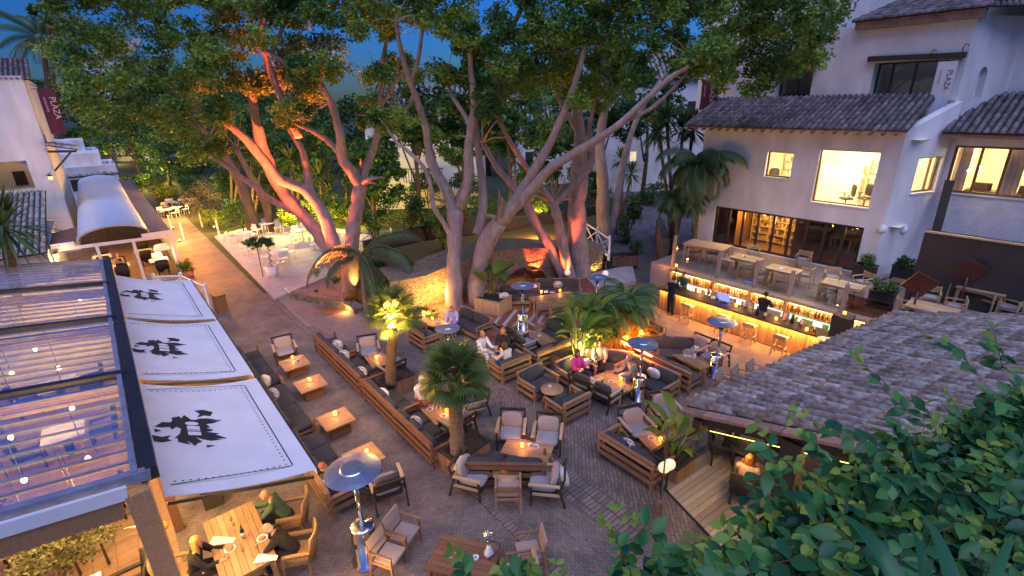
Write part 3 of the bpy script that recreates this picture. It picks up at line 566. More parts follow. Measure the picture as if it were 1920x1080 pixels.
# ceiling pendants and shelves visible through the folding doors
pb = MB()
for k in range(5): pb.box(-11.9, -9.3, 26.2, 26.6, 1.62 + k * .36, 1.66 + k * .36)
for x in (-11.9, -11.0, -10.2, -9.35): pb.box(x, x + .05, 26.19, 26.6, ZT + .01, 3.35)
pb.box(-11.9, -9.3, 26.6, 26.63, ZT + .01, 3.4)
for k in range(60): x = -11.8 + random.random() * 2.3; z = 1.66 + random.randrange(5) * .36; pb.box(x, x + .08 + .08 * random.random(), 26.25, 26.5, z + .002, z + .1 + .17 * random.random())
ssingle('display_shelf', pb, 'pale_wood', 'tall lit display shelf of goods seen through the open folding doors', 'shelf', (-10.6, 26.4, ZT))
for k, x in enumerate((-7.9, -6.4)):
    cb_ = MB(); cb_.box(x - .5, x + .5, 27.0, 27.8, 2.2, 2.26); cb_.beam((x - .42, 27.1, ZT), (x - .42, 27.1, 2.2), .07, .07); cb_.beam((x + .42, 27.1, ZT), (x + .42, 27.1, 2.2), .07, .07); cb_.beam((x - .42, 27.7, ZT), (x - .42, 27.7, 2.2), .07, .07); cb_.beam((x + .42, 27.7, ZT), (x + .42, 27.7, 2.2), .07, .07)
    ssingle('indoor_table', cb_, 'oak_board', ['wooden dining table inside, behind the middle folding doors', 'wooden dining table inside, behind the last folding doors by the white corner'][k], 'table', (x, 27.4, ZT))
# office furniture
def office_chair():
    o = thing('office_chair', '', 'office chair'); s_ = MB(); s_.cushion((0, 0, .5), (.5, .5, .1)); s_.build('seat', 'black_plastic', o)
    b = MB(); b.cushion((0, -.24, .85), (.46, .07, .55)); b.build('backrest', 'black_plastic', o)
    f = MB(); f.tube([(0, 0, .08), (0, 0, .46)], .03)
    for k in range(5): a = k * 1.257; f.tube([(0, 0, .1), (.3 * math.cos(a), .3 * math.sin(a), .04)], .02, 6)
    f.tube([(0, -.2, .48), (0, -.27, .7)], .02, 6); f.build('base', 'dark_metal', o)
    for x in (-.28, .28): r = MB(); r.box(x - .03, x + .03, -.15, .18, .68, .71); r.beam((x, 0, .52), (x, 0, .68), .03, .03); r.build('armrest', 'black_plastic', o)
    return o
FZ = 3.625
place('office_chair', office_chair, W(-7.6, 25.5, FZ + .28), PHI + 2.2, 'black office chair at the left of the pair in the big lit window', 'office chairs in the lit window')
place('office_chair', office_chair, W(-7.05, 26.1, FZ + .28), PHI + 2.8, 'black office chair at the right of the pair in the big lit window', 'office chairs in the lit window')
place('office_chair', office_chair, W(-10.9, 25.5, FZ + .75), PHI + .5, 'dark office chair seen low in the small square lit window', 'office chairs in the lit window')
cbn = MB(); cbn.box(-9.7, -7.9, 28.0, 28.45, FZ, FZ + 1.9); cbn.box(-9.68, -8.82, 27.97, 28.0, FZ + .05, FZ + 1.86); cbn.box(-8.78, -7.92, 27.97, 28.0, FZ + .05, FZ + 1.86)
ssingle('office_cupboard', cbn, 'white_paint', 'pale two-door cupboard against the back wall of the big lit room', 'cupboard', (-8.8, 28.2, FZ))
for k, x in enumerate((-3.6, -2.2, -.9)):
    tb = MB(); tb.box(x - .5, x + .5, 27.9, 28.6, 4.85, 4.9); tb.beam((x, 28.2, 4.01), (x, 28.2, 4.85), .08, .08); tb.box(x - .3, x + .3, 28.1, 28.3, 4.9, 5.2)
    ssingle('desk', tb, 'dark_wood', 'dark desk ' + ('nearest the left mullion', 'behind the middle panes', 'at the right')[k] + ' of the long lit wing window', 'desk', (x, 28.2, 4.0))
for x, y, zf, lab in ((-11.2, 28.35, 4.0, 'behind the small square lit window'), (-7.2, 28.4, 3.7, 'beside the cupboard in the big lit room')):
    bs = MB()
    for k in range(5): bs.box(x - .5, x + .5, y, y + .25, zf + .2 + k * .42, zf + .24 + k * .42)
    bs.box(x - .54, x - .5, y, y + .25, zf, zf + 2.1); bs.box(x + .5, x + .54, y, y + .25, zf, zf + 2.1)
    for k in range(34): q = x - .46 + .88 * random.random(); z = zf + .24 + .42 * random.randrange(4); bs.box(q, q + .04, y + .04, y + .2, z + .002, z + .2 + .12 * random.random(), 1)
    ssingle('bookshelf', bs, ['pale_wood', 'goods'], 'filled bookshelf ' + lab, 'bookshelf', (x, y, zf))
for x, lab in ((-4.35, 'left'), (-2.75, 'middle'), (-1.35, 'right')):
    cu_ = MB(); N = 14; V = [(x - .28 + .56 * i / N, 27.45 + .05 * math.sin(i * 1.6), z) for z in (4.05, 6.8) for i in range(N + 1)]; V += [(p[0], p[1] + .012, p[2]) for p in V]; k = N + 1
    cu_.add(V, [(i, i + 1, k + i + 1, k + i) for i in range(N)] + [(3 * k + i, 3 * k + i + 1, 2 * k + i + 1, 2 * k + i) for i in range(N)], 0, .5, True); ssingle('curtain', cu_, 'cream_fabric', 'pale pleated curtain inside the long lit wing window, ' + lab, 'curtain', (x, 27.45, 4.05))
for x, y, z, lab in ((-8.9, 25.9, 7.0, 'big lit window'), (-7.4, 27.2, 7.0, 'big lit window, farther back'), (-11.2, 26.5, 7.0, 'small square lit window')):
    cl = MB(); cl.box(x - .5, x + .5, y - .08, y + .08, z, z + .05); ssingle('ceiling_light', cl, 'glow_warm', 'long ceiling light in the room of the ' + lab, 'ceiling light', (x, y, z))
# round wall lamps
for k, (u, v) in enumerate(((1655, 429), (1694, 430))):
    q = PT(u, v, TF) if k == 0 else None
    if k: x, z = onwall(A1, D1, u, v); q = W(*at2(x, 0, z)[:2], z)
    m_ = MB(); m_.lathe([(0, 0), (.17, .01), (.185, .06), (.13, .12), (.0, .14)], 20); rx = rotx(math.pi / 2); m_.xform(rotz(PHI) @ rotx(math.pi / 2) if k == 0 else rotz(PHI + math.atan2(D1[1] - A1[1], D1[0] - A1[0])) @ rotx(math.pi / 2))
    single('wall_lamp', m_, 'white_paint', ['unlit round white wall lamp on the corner of the front wall', 'unlit round white wall lamp on the angled side wall'][k], 'wall lamp', q, 0, 'round lamps on the white wall')
# letters banner beside the balcony door
def banner(label, P, wv, hgt, word, sub, mt, ink, along, sz=.42):
    """cloth banner hanging from a rod; P top outer corner (world), wv horizontal vector (world)"""
    o = thing('banner', label, 'banner', P); wv = np.array(wv, float); L = np.linalg.norm(wv); d = wv / L; n = np.array([-d[1], d[0], 0])
    m_ = MB(); N = 8; V = []
    for j in range(N + 1):
        for i in range(5): V.append(d * L * i / 4 + n * .05 * math.sin(i * 1.7 + j * .5) * j / N - np.array([0, 0, hgt * j / N]))
    k = len(V); V2 = V + [v + n * .015 for v in V]
    Fc = [(j * 5 + i, j * 5 + i + 1, (j + 1) * 5 + i + 1, (j + 1) * 5 + i) for j in range(N) for i in range(4)]; Fc += [tuple(k + q for q in f[::-1]) for f in Fc]
    m_.add(V2, Fc, 0, .5, True); m_.build('cloth', mt, o)
    r = MB(); r.tube([-d * .25 + (0, 0, .04), d * (L + .1) + (0, 0, .04)], .025, 8); r.tube([(-d * .25 + (0, 0, .3)), d * L * .5 + (0, 0, .06)], .018, 6); r.build('rod', 'dark_metal', o)
    for w_, size, off in ((word, sz, .62), (sub, sz * .42, .25)):
        cu = bpy.data.curves.new('lettering', 'FONT'); cu.body = w_; cu.size = size; cu.extrude = .003; cu.align_x = 'LEFT'
        tc_ = bpy.data.objects.new('lettering', cu); me_ = bpy.data.meshes.new_from_object(tc_); bpy.data.objects.remove(tc_); me_.materials.clear(); me_.materials.append(MATS[ink])
        t_ = bpy.data.objects.new('lettering', me_); COL.objects.link(t_); t_.parent = o
        mm = Matrix.Identity(4); xx = np.array([0, 0, -1.]); yy = d; zz = np.cross(xx, yy)
        ps_ = d * L * off + np.array([0, 0, -hgt * .16]) + zz * .11 
        for i in range(3): mm[i][0] = xx[i]; mm[i][1] = yy[i]; mm[i][2] = zz[i]; mm[i][3] = ps_[i]
        t_.matrix_local = mm
    return o
q = PT(1760, 116, TU - .3); q2 = PT(1797, 116, TU - .3)
bw = banner('long white cloth banner hanging beside the upper balcony door', q, (q2 - q) * (1, 1, 0), 1.95, 'PLAZA', 'restaurante', 'tarp', 'ink', 0, .25)
q = PT(1317, 150, 26.2); q2 = PT(1349, 150, 26.2)
banner('maroon banner with pale lettering hanging among the leaves by the eave', q, (q2 - q) * (1, 1, 0), 1.5, 'PLAZA', 'restaurante', 'maroon', 'lettering', 0, .3)
# ================================================================== terrace, its glass balustrade and dark fence
tr = MB(); TE = 19.25
tr.prism([(-13.2, TE), (-3.3, TE), (-2.2, 17.2), (4, 17.2), (4, 27), (-13.2, 27)], 0.02, ZT); struct('terrace', tr, 'concrete')
td = MB(); td.prism([(-13.2, TE), (-3.3, TE), (-2.2, 17.2), (4, 17.2), (4, 24.2), (-13.2, 24.2)], ZT + .001, ZT + .012); struct('terrace_floor', td, 'gravel')
bl = sthing('glass_balustrade', 'glass balustrade on tall timber posts along the front of the terrace', 'balustrade', (-8, TE - .1, .9))
PSX = [(-11.95, 2.95), (-9.8, 2.72), (-8.22, 2.66), (-6.88, 2.56), (-5.08, 2.5), (-3.6, 2.42)]
for s_, zt in PSX:
    m_ = MB(); m_.box(s_ - .055, s_ + .055, TE - .19, TE - .07, .85, zt + .1); m_.build('post', 'grey_wood', bl)
for (a, z0), (b, z1) in zip(PSX[:-1], PSX[1:]):
    m_ = MB(); m_.box(a + .09, b - .09, TE - .12, TE - .105, ZT + .06, (z0 + z1) / 2 - .2); m_.build('glass_panel', 'clear_glass' if b < -4 else 'smoke_glass', bl)
df = sthing('dark_fence', 'tall plain dark panel fence closing the terrace on the right', 'fence', (-2, 22.6, ZT))
f0 = GS(1697, 562, ZT); 
m_ = MB(); m_.box(-4.05, 4, 22.7, 22.78, ZT, 4.0); m_.build('panel', 'wall_dark', df)
m_ = MB(); m_.box(-4.05, 4, 22.66, 22.82, 4.003, 4.06); m_.build('top_rail', 'pale_wood', df)
m_ = MB(); m_.beam((-4.25, 25.8, 2.9), (-4.4, 26.5, 5.4), .3, .12); ssingle('dark_gate_leaf', m_, 'dark_wood', 'narrow dark board leaning upright against the white wall above the dark fence', 'board', (-4.3, 26, 2.9))
# ================================================================== the bar
br = sthing('bar_counter', 'long slatted timber bar counter lit by a warm strip under its top', 'bar counter', (-8, 17.9, 0))
m_ = MB(); N = 88
for k in range(N):
    a = -11.6 + k * 7.5 / N; m_.box(a, a + 7.5 / N - .012, 17.78, 17.81, .06, .98)
m_.box(-11.6, -4.1, 17.81, 18.3, .02, .98); m_.build('front', 'slat_wood', br)
m_ = MB(); m_.box(-11.72, -4.0, 17.62, 18.38, .985, 1.05); m_.build('top', 'dark_wood', br)
m_ = MB(); m_.box(-11.6, -4.1, 17.72, 17.74, .955, .975); m_.build('light_strip', 'glow_strip', br)
for k in range(5): a = -11.6 + k * 1.5; strip_light(W(a, 17.66, .96), W(a + 1.45, 17.66, .96), 20, (1, .47, .10), .04, -np.array([0, 0, 1.]) * .75 + Bx * .25 - Bx * .35)
bb = sthing('back_bar', 'lit back bar shelving full of bottles set under the terrace edge', 'shelving', (-8, 19.3, 0))
m_ = MB(); m_.box(-11.9, -3.6, 19.2, 19.235, 0, 1.1); m_.box(-11.9, -3.6, 18.85, 19.2, 1.08, 1.12); m_.box(-11.9, -3.6, 18.80, 19.24, 1.50, 1.62)
for s_ in (-11.9, -9.8, -8.22, -6.88, -5.08, -3.65): m_.box(s_ - .03, s_ + .03, 18.84, 19.22, .1, 1.5)
m_.box(-11.9, -3.6, 19.205, 19.245, 1.12, 1.5); m_.box(-11.9, -3.6, 18.85, 19.2, .08, .12); m_.build('cabinet', 'pale_wood', bb)
for a, b in ((-11.75, -9.95), (-9.65, -8.35), (-8.1, -7.0), (-6.75, -5.2), (-4.95, -3.75)):
    m_ = MB(); m_.box(a, b, 19.17, 19.19, .5, 1.03); m_.build('lit_fridge', random.choice(['glow_shelf', 'glow_shelf', 'glow_shelf_green']), bb)
    m_ = MB(); m_.box(a, b, 18.86, 18.88, 1.46, 1.49); m_.build('shelf_light', 'glow_strip', bb)
    strip_light(W(a, 18.95, 1.46), W(b, 18.95, 1.46), 7, (1, .55, .14), .05, (0, 0, -1))
    for k in range(16):
        x = a + (b - a) * random.random()
m_ = MB()
for s_ in np.arange(-11.7, -3.8, .105):
    if min(abs(s_ - q) for q in (-9.8, -8.22, -6.88, -5.08)) < .1: continue
    m_.box(s_ - .045, s_ + .045, 19.02, 19.12, .5 + .26 * random.randrange(2), .68 + .26 * random.randrange(2), 0)
m_.build('stock', 'goods', bb); bb.children[-1]['kind'] = 'stuff'
def bottle_mesh(hg, r, tint):
    b = MB(); b.lathe([(0, 0), (r, .002), (r, hg * .58), (r * .38, hg * .74), (r * .36, hg), (0, hg)], 8, 0, tint=tint); return b.mesh('bottle', 'bottle_glass')
BM = [bottle_mesh(.26 + .1 * random.random(), .036 + .012 * random.random(), k / 8 + .06) for k in range(8)] 
nb_ = 0
for a, b in ((-11.75, -9.95), (-9.65, -8.35), (-8.1, -7.0), (-6.75, -5.2), (-4.95, -3.75)):
    for x in np.arange(a, b, .115):
        for row in (0, 1):
            o = bpy.data.objects.new('bottle', random.choice(BM)); COL.objects.link(o); o.location = W(x + .02 * random.random() + row * .05, 18.93 + row * .13, 1.121)
            tag(o, 'liquor bottle standing on the upper shelf of the lit back bar', 'bottle', 'bottles on the upper back bar shelf')
lamp(W(-12.35, 18.9, 1.75), 9, (1, .35, .05), .05)
# ================================================================== glass roofed pavilion
gp = sthing('glass_pavilion', 'restaurant pavilion with a sloping glass roof of many glazing bars', 'pavilion', (-14.5, -3.5, 0))
def gz(t): return 3.95 + .13 * (-.35 - t)
SN, SF = -7.75, -21.6; TL = -9.5
m_ = MB(); m_.beam((SF, -.47, 3.93), (SN, -.47, 3.93), .22, .2); m_.build('edge_beam', 'dark_metal', gp)
m_ = MB(); m_.box(SF, SN, -.66, -.585, 4.02, 4.06); m_.build('gutter', 'bar_grey', gp)
for s_, w_ in ((SN - .02, .12), (SF, .12)):
    m_ = MB(); m_.beam((s_, -.45, gz(-.45) - .02), (s_, TL, gz(TL) - .02), w_, .16); m_.build('end_beam', 'bar_grey', gp)
for s_ in (-11.4, -15.0, -18.4):
    m_ = MB(); m_.beam((s_, -.5, gz(-.5) + .03), (s_, TL, gz(TL) + .03), .16, .12); m_.build('main_beam', 'dark_metal', gp)
    m_ = MB(); m_.beam((s_ + .2, -.5, gz(-.5) - .2), (s_ + .2, TL, gz(TL) - .2), .14, .22); m_.build('rafter', 'brown_wood', gp)
m_ = MB(); k = 0
for s_ in np.arange(SF + .35, SN - .12, .345):
    if min(abs(s_ - q) for q in (-11.4, -15.0, -18.4)) < .2: continue
    m_ = MB(); m_.beam((s_, -.6, gz(-.6) + .025), (s_, TL, gz(TL) + .025), .036, .03); m_.build('glazing_bar', 'bar_grey', gp)
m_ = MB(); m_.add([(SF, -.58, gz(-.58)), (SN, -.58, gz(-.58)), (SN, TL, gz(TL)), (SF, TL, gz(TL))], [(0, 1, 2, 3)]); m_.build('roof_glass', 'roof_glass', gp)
m_ = MB(); m_.beam((SN + .02, -.65, 0), (SN + .02, -.65, 3.8), .28, .28); m_.build('post', 'oak_board', gp)
for s_ in (-11.4, -15, -18.4, -21.5):
    m_ = MB(); m_.beam((s_, -.5, 0), (s_, -.5, 3.8), .18, .18); m_.build('post', 'brown_wood', gp)
m_ = MB(); m_.beam((SN + .03, -.85, 3.62), (SN + .03, TL, gz(TL) - .35), .16, .30); m_.build('header', 'oak_board', gp)
m_ = MB(); m_.beam((SN + .12, -.75, 3.86), (SN + .12, TL, gz(TL) - .1), .06, .2); m_.build('gutter', 'tarp', gp)
m_ = MB(); m_.box(SF, SN, TL - .2, TL, 0, 5); m_.box(SF - .2, SF, TL, -.5, 0, 3.6); m_.build('back_wall', 'cream_wall', gp)
sheet('pavilion_floor', rect(SF, SN + 1.5, TL, -.6), .012, 'bar_floor')
# hanging bulbs and furniture under the glass
bulbs = [(150, 605), (80, 552), (35, 769), (135, 766), (145, 925), (52, 975), (140, 935), (30, 620), (66, 655), (45, 900), (22, 700), (150, 563), (20, 820), (165, 860), (110, 690)]
for k, (u, v) in enumerate(bulbs):
    p = G(u, v, 3.1); t_ = sthing('pendant_bulb', 'glowing bulb hanging on a cord under the glass pavilion roof', 'lamp', tuple(st(p)), 'bulbs under the glass roof')
    b = MB(); b.blob(st(p), (.042, .042, .05)); b.build('bulb', 'glow_warm', t_); c = MB(); q = st(p); c.tube([q + (0, 0, .08), (q[0], q[1], gz(q[1]) - .02)], .008, 5); c.build('cord', 'black_plastic', t_)
    lamp(p - np.array([0, 0, .15]), 62, (1, .55, .18), .08)
def white_table(): 
    o = thing('restaurant_table', '', 'table'); a = MB(); a.box(-.45, .45, -.45, .45, .72, .75); a.build('tabletop', 'oak_board', o); b = MB(); b.tube([(0, 0, 0), (0, 0, .72)], .04); b.lathe([(0, 0), (.26, 0), (.24, .03), (0, .04)], 14); b.build('pedestal', 'dark_metal', o); return o
def cloth_table():
    o = thing('cloth_table', '', 'table'); a = MB(); a.box(-.45, .45, -.45, .45, .70, .75); b = MB(); b.lathe([(0, .02), (.1, .02), (.1, .7), (0, .7)], 8); a.build('tabletop', 'white_cloth', o); b.build('pedestal', 'dark_metal', o); return o
def wicker_chair(mt='wicker'):
    o = thing('wicker_chair', '', 'chair'); a = MB(); a.box(-.27, .27, -.27, .27, .38, .46); a.build('seat', mt, o)
    b = MB(); V = []; 
    for j in range(7):
        x = -.3 + .1 * j; y = -.32 + .09 * (abs(x) / .3) ** 2
        V += [(x, y, .40), (x, y - .10, 1.02 - .05 * (abs(x) / .3) ** 2), (x, y - .045, .40), (x, y - .145, 1.02 - .05 * (abs(x) / .3) ** 2)]
    Fc = []
    for j in range(6): a0 = 4 * j; c0 = a0 + 4; Fc += [(a0, c0, c0 + 1, a0 + 1), (a0 + 2, a0 + 3, c0 + 3, c0 + 2), (a0 + 1, c0 + 1, c0 + 3, a0 + 3), (a0, a0 + 2, c0 + 2, c0)]
    Fc += [(0, 1, 3, 2), (24, 26, 27, 25)]; b.add(V, Fc, 0, .5, True); b.build('backrest', mt, o)
    for x in (-.29, .29): r = MB(); r.box(x - .04, x + .04, -.30, .22, .62, .67); r.beam((x, .2, .42), (x, .2, .63), .05, .05); r.build('armrest', mt, o)
    for x in (-.24, .24):
        for y in (-.24, .24): l = MB(); l.beam((x, y, 0), (x, y, .38), .045, .045); l.build('leg', mt, o)
    return o
kk = 0
TABS = [(-9.8, -2.2, 'nearest the open end'), (-9.9, -4.6, 'beside the plants at the open end'), (-12.8, -2.4, 'in the second row'), (-13.1, -5, 'far inside the second row'), (-16.4, -2.4, 'in the third row'), (-16.6, -5, 'far inside the third row'), (-19.8, -2.6, 'in the row by the end wall'), (-19.9, -5.2, 'far inside by the end wall')]
for s_, t_, wd in TABS:
    place('cloth_table', cloth_table, W(s_, t_, .012), PHI, 'white-topped table under the glass roof ' + wd, 'tables under the glass roof')
    for da, dr in ((0, 1), (math.pi, -1)):
        place('wicker_dark', lambda: wicker_chair('wicker_black'), W(s_, t_ - .75 * dr * -1, .012), PHI + (math.pi if dr > 0 else 0), 'dark chair under the glass roof at the table ' + wd, 'chairs under the glass roof')
# ================================================================== awnings with an inked flower emblem
def on_plane(u, v, p0, n): d = ray(u, v); k = ((p0 - CP) @ n) / (d @ n); return CP + d * k
AZ0, AZ1, AT0, AT1 = 3.34, 2.62, -.40, 1.76
def az(t): return AZ0 + (AZ1 - AZ0) * (t - AT0) / (AT1 - AT0) - .085 * math.sin(math.pi * min(1, max(0, (t - AT0) / (AT1 - AT0))))
pn = np.cross(W(1, 0, 0) - W(0, 0, 0), W(0, AT1, AZ1) - W(0, AT0, AZ0)); p0_ = W(0, AT0, AZ0)
EMB = [[(190,585),(330,485),(470,485),(510,450),(495,390),(560,380),(640,355),(670,395),(725,330),(810,380),(850,410),(930,410),(1000,385),(1130,375),(1330,395),(1200,410),(1430,405),(1230,470),(1130,485),(1205,540),(1130,560),(1260,580),(1230,610),(1130,625),(1380,650),(1310,670),(1520,740),(1280,745),(1430,755),(1230,790),(1080,770),(940,735),(1060,810),(970,850),(930,900),(860,850),(780,815),(850,880),(740,860),(620,840),(610,770),(550,775),(650,680),(670,590),(590,560),(500,620),(470,570),(330,590)],
 [(910,240),(1070,220),(1250,260),(1210,335),(1080,325),(960,370),(1010,300)], [(140,740),(330,765),(490,720),(430,790),(510,825),(330,870),(180,860)], [(190,620),(320,650),(200,690)], [(1135,870),(1300,870),(1145,920)]]
LAB = [[(740 + 125 + 125 * math.cos(a), 485 + 33 * math.sin(a)) for a in np.linspace(0, 6.283, 14)[:-1]], [(775, 527), (1005, 530), (1018, 588), (782, 590)], [(785, 600), (1018, 594), (1022, 612), (785, 618)], [(795, 635), (1030, 630), (1045, 695), (806, 703)]]
LAW = ['farthest of the three, by the white gate', 'middle one of the three', 'nearest and largest in view of the three']
from mathutils.geometry import tessellate_polygon
for k, (sa, sb) in enumerate(((-21.9, -17.0), (-16.75, -12.45), (-12.2, -7.95))):
    aw = sthing('awning', 'white canvas awning with a dark flower emblem, ' + LAW[k], 'awning', (sa, AT0, 0), 'white awnings beside the glass roof')
    m_ = MB(); NS, NT = 10, 8; V = []
    for dz in (0, -.012):
        for i in range(NS + 1):
            for j in range(NT + 1):
                t_ = AT0 + (AT1 - AT0) * j / NT; s_ = sa + (sb - sa) * i / NS + (.10 if 0 < j < NT and i == 0 else 0) * math.sin(math.pi * j / NT)
                V.append((s_, t_, az(t_) - .0 * math.sin(math.pi * j / NT) + dz))
    q = (NS + 1) * (NT + 1); Fc = []
    for i in range(NS):
        for j in range(NT): a = i * (NT + 1) + j; Fc += [(a, a + NT + 1, a + NT + 2, a + 1), (q + a, q + a + 1, q + a + NT + 2, q + a + NT + 1)]
    m_.add(V, Fc, 0, .5, False); m_.box(sa, sb, AT1, AT1 + .015, AZ1 - .10, AZ1); m_.build('canvas', 'canvas', aw)
    m_ = MB(); m_.beam((sa - .02, AT1 + .03, AZ1 - .03), (sb + .02, AT1 + .03, AZ1 - .03), .04, .05); m_.build('front_bar', 'dark_metal', aw)
    for s_ in (sa + .05, sb - .05): m_ = MB(); m_.beam((s_, AT0, AZ0 - .17), (s_, AT1 - .05, AZ1 - .17), .04, .05); m_.build('arm', 'dark_metal', aw)
    sh = sa - (-12.2) + (.15 if k == 0 else .05 if k == 1 else 0)
    m_ = MB()
    for grp, lift, mi in ((EMB, .006, 0), (LAB, .010, 1)):
        for pg in grp:
            P = [st(on_plane(270 + x / 9.82, 740 + y / 9.82, p0_, pn)) for x, y in pg]; P = [Vector((p[0] + sh, p[1], az(p[1]) + lift)) for p in P]
            m_.add([tuple(p) for p in P], [tuple(t3) for t3 in tessellate_polygon([P])], mi, .5)
    m_.build('emblem', ['ink', 'canvas'], aw)
    m_ = MB(); bt = AT1 - .30
    def ab(s0, t0, s1, t1, w_=.022):
        d = np.array([s1 - s0, t1 - t0]); L = np.linalg.norm(d); n = np.array([-d[1], d[0]]) / L * w_ / 2
        m_.poly([(s0 - n[0], t0 - n[1], az(t0 - n[1]) + .005), (s1 - n[0], t1 - n[1], az(t1 - n[1]) + .005), (s1 + n[0], t1 + n[1], az(t1 + n[1]) + .005), (s0 + n[0], t0 + n[1], az(t0 + n[1]) + .005)])
    ab(sa + .32, bt, sb - .32, bt); ab(sa + .30, AT0 + .1, sa + .30, bt - .02); ab(sb - .30, AT0 + .1, sb - .30, bt - .02)
    for x in np.arange(sa + .45, sb - .45, .13): ab(x, bt - .09, x + .03, bt - .09, .03)
    for y in np.arange(AT0 + .15, bt - .1, .10): ab(sb - .39, y, sb - .39, y + .03, .03); ab(sa + .39, y, sa + .39, y + .03, .03)
    m_.build('printed_border', 'ink', aw)
lamp(W(-15, .9, 2.3), 30, (1, .55, .2), .2); lamp(W(-19, .9, 2.3), 30, (1, .55, .2), .2); lamp(W(-10.5, .9, 2.3), 22, (1, .6, .25), .2)
# ================================================================== barrel vaulted tent
te = sthing('dining_tent', 'long dining tent with a pale vaulted canvas roof and white posts', 'tent', (-33, 0, 0))
SA, SB = -32.6, -61
def prof(k, n=12, t0=-1.65, t1=1.38, zb=2.62, h=.62): a = math.pi * k / n; return ((t0 + t1) / 2 - (t1 - t0) / 2 * math.cos(a), zb + h * math.sin(a))
m_ = MB(); V = []
for s_ in (SA, SB):
    for k in range(13): t_, z = prof(k); V.append((s_, t_, z))
for s_ in (SA, SB):
    for k in range(13): t_, z = prof(k); V.append((s_, t_, z - .03))
m_.add(V, [(k, k + 1, 14 + k, 13 + k) for k in range(12)] + [(26 + k, 39 + k, 40 + k, 27 + k) for k in range(12)], 0, .5, True); m_.build('vault', 'tarp', te)
m_ = MB(); m_.tube([(SA + .02, *prof(k)) for k in range(13)], .05, 6); m_.build('arch_rib', 'clear_rail', te)
m_ = MB(); m_.poly([(SA, *prof(k)) for k in range(13)]); m_.build('arch_glass', 'clear_glass', te)
m_ = MB(); m_.add([(SA, 1.38, 2.75), (SA, 2.4, 2.42), (SB, 2.4, 2.42), (SB, 1.38, 2.75), (SA, 1.38, 2.68), (SA, 2.4, 2.34), (SB, 2.4, 2.34), (SB, 1.38, 2.68)], [(0, 1, 2, 3), (7, 6, 5, 4), (0, 4, 5, 1), (1, 5, 6, 2)]); m_.build('side_roof', 'slate_purple', te)
m_ = MB(); m_.add([(SA, -1.65, 2.7), (SA, -3.0, 2.5), (-37, -3.0, 2.5), (-37, -1.65, 2.7)], [(0, 1, 2, 3)]); m_.build('side_roof', 'terracotta', te)
m_ = MB(); m_.beam((SA + .03, -2.65, 2.45), (SA + .03, 2.42, 2.3), .1, .16); m_.build('front_beam', 'white_paint', te)
m_ = MB(); m_.box(SA + .02, SA + .12, 1.0, 2.42, 2.4, 2.62); m_.build('fascia', 'white_paint', te); MB().box(SA + .02, SA + .12, -2.65, -1.75, 2.5, 2.75).build('fascia', 'white_paint', te)
for t_, h_ in ((2.3, 2.25), (.58, 2.3), (-.95, 2.35), (-2.6, 2.4)):
    m_ = MB(); m_.box(SA - .06, SA + .06, t_ - .07, t_ + .07, 0, h_); m_.build('post', 'white_paint', te)
m_ = MB(); m_.box(SB, SA - .1, 2.32, 2.35, 0, 2.35); m_.build('side_screen', 'white_cloth', te)
sheet('tent_floor', rect(SB, SA + .5, -6, 2.3), .012, 'bar_floor')
for s_, t_ in ((-34.3, .4), (-36.8, -1.2), (-39, 1)): lamp(W(s_, t_, 2.3), 55, (1, .52, .17), .15)
q = PS(302, 463, -34.3); 
b = MB(); qs = st(q); b.lathe([(.34, -.16), (.42, -.14), (.30, .14), (.28, .14)], 18, o=qs); ssingle('lampshade', b, 'white_shade', 'glowing round lampshade hanging inside the dining tent', 'lamp', tuple(qs))
lamp(q - np.array([0, 0, .3]), 24, (1, .6, .25), .1)
for k, (s_, t_) in enumerate(((-34.0, 1.5), (-34.2, -.3), (-34.4, -1.9), (-37, 1), (-37.3, -1))):
    place('cloth_table', cloth_table, W(s_, t_, .012), PHI, ['white-topped table at the right post of the dining tent', 'white-topped table in the middle bay of the dining tent', 'white-topped table in the left bay of the dining tent', 'white-topped table deeper in the tent on the right', 'white-topped table deeper in the tent on the left'][k], 'tables in the dining tent')
    for dr in (-1, 1): place('wicker_dark', None, W(s_ + .8 * dr, t_ + .05, .012), PHI + (math.pi / 2 if dr > 0 else -math.pi / 2), 'dark chair at ' + ['the table by the right tent post', 'the table in the middle tent bay', 'the table in the left tent bay', 'the deeper right tent table', 'the deeper left tent table'][k], 'chairs in the dining tent')
# lamps by the tent
def lantern():
    o = thing('wall_lantern', '', 'lantern'); a = MB(); a.lathe([(0, 0), (.10, .02), (.14, .26), (0, .27)], 6); a.build('glass', 'lamp_globe', o); b = MB(); b.lathe([(.15, .26), (.16, .28), (.03, .38), (0, .42)], 6); b.tube([(0, 0, .4), (0, .12, .5), (0, .25, .45)], .015, 6); b.build('frame', 'dark_metal', o); return o
place('lantern', lantern, PS(107, 485, -32.4), PHI, 'lit lantern on the left front corner of the dining tent'); lamp(PS(110, 484, -32.1), 20, (1, .7, .3), .1)
def spot_fix(label, p, aim_col='glow_warm'):
    o = thing('garden_spotlight', label, 'spotlight', p); a = MB(); a.lathe([(0, 0), (.06, 0), (.075, .12), (.0, .12)], 10); a.build('housing', 'dark_metal', o); b = MB(); b.lathe([(0, .122), (.062, .122), (.055, .135), (0, .137)], 10); b.build('bulb', aim_col, o); return o
p = G(337, 453, .1); spot_fix('glowing ground spotlight at the right foot of the dining tent', p); lamp(p + np.array([0.25, -.2, .45]), 60, (1, .55, .18), .1)
p = G(324, 429, .3); spot_fix('small glowing spotlight at the far side of the dining tent', p); lamp(p + np.array([.3, 0, .5]), 26, (1, .55, .16), .1)
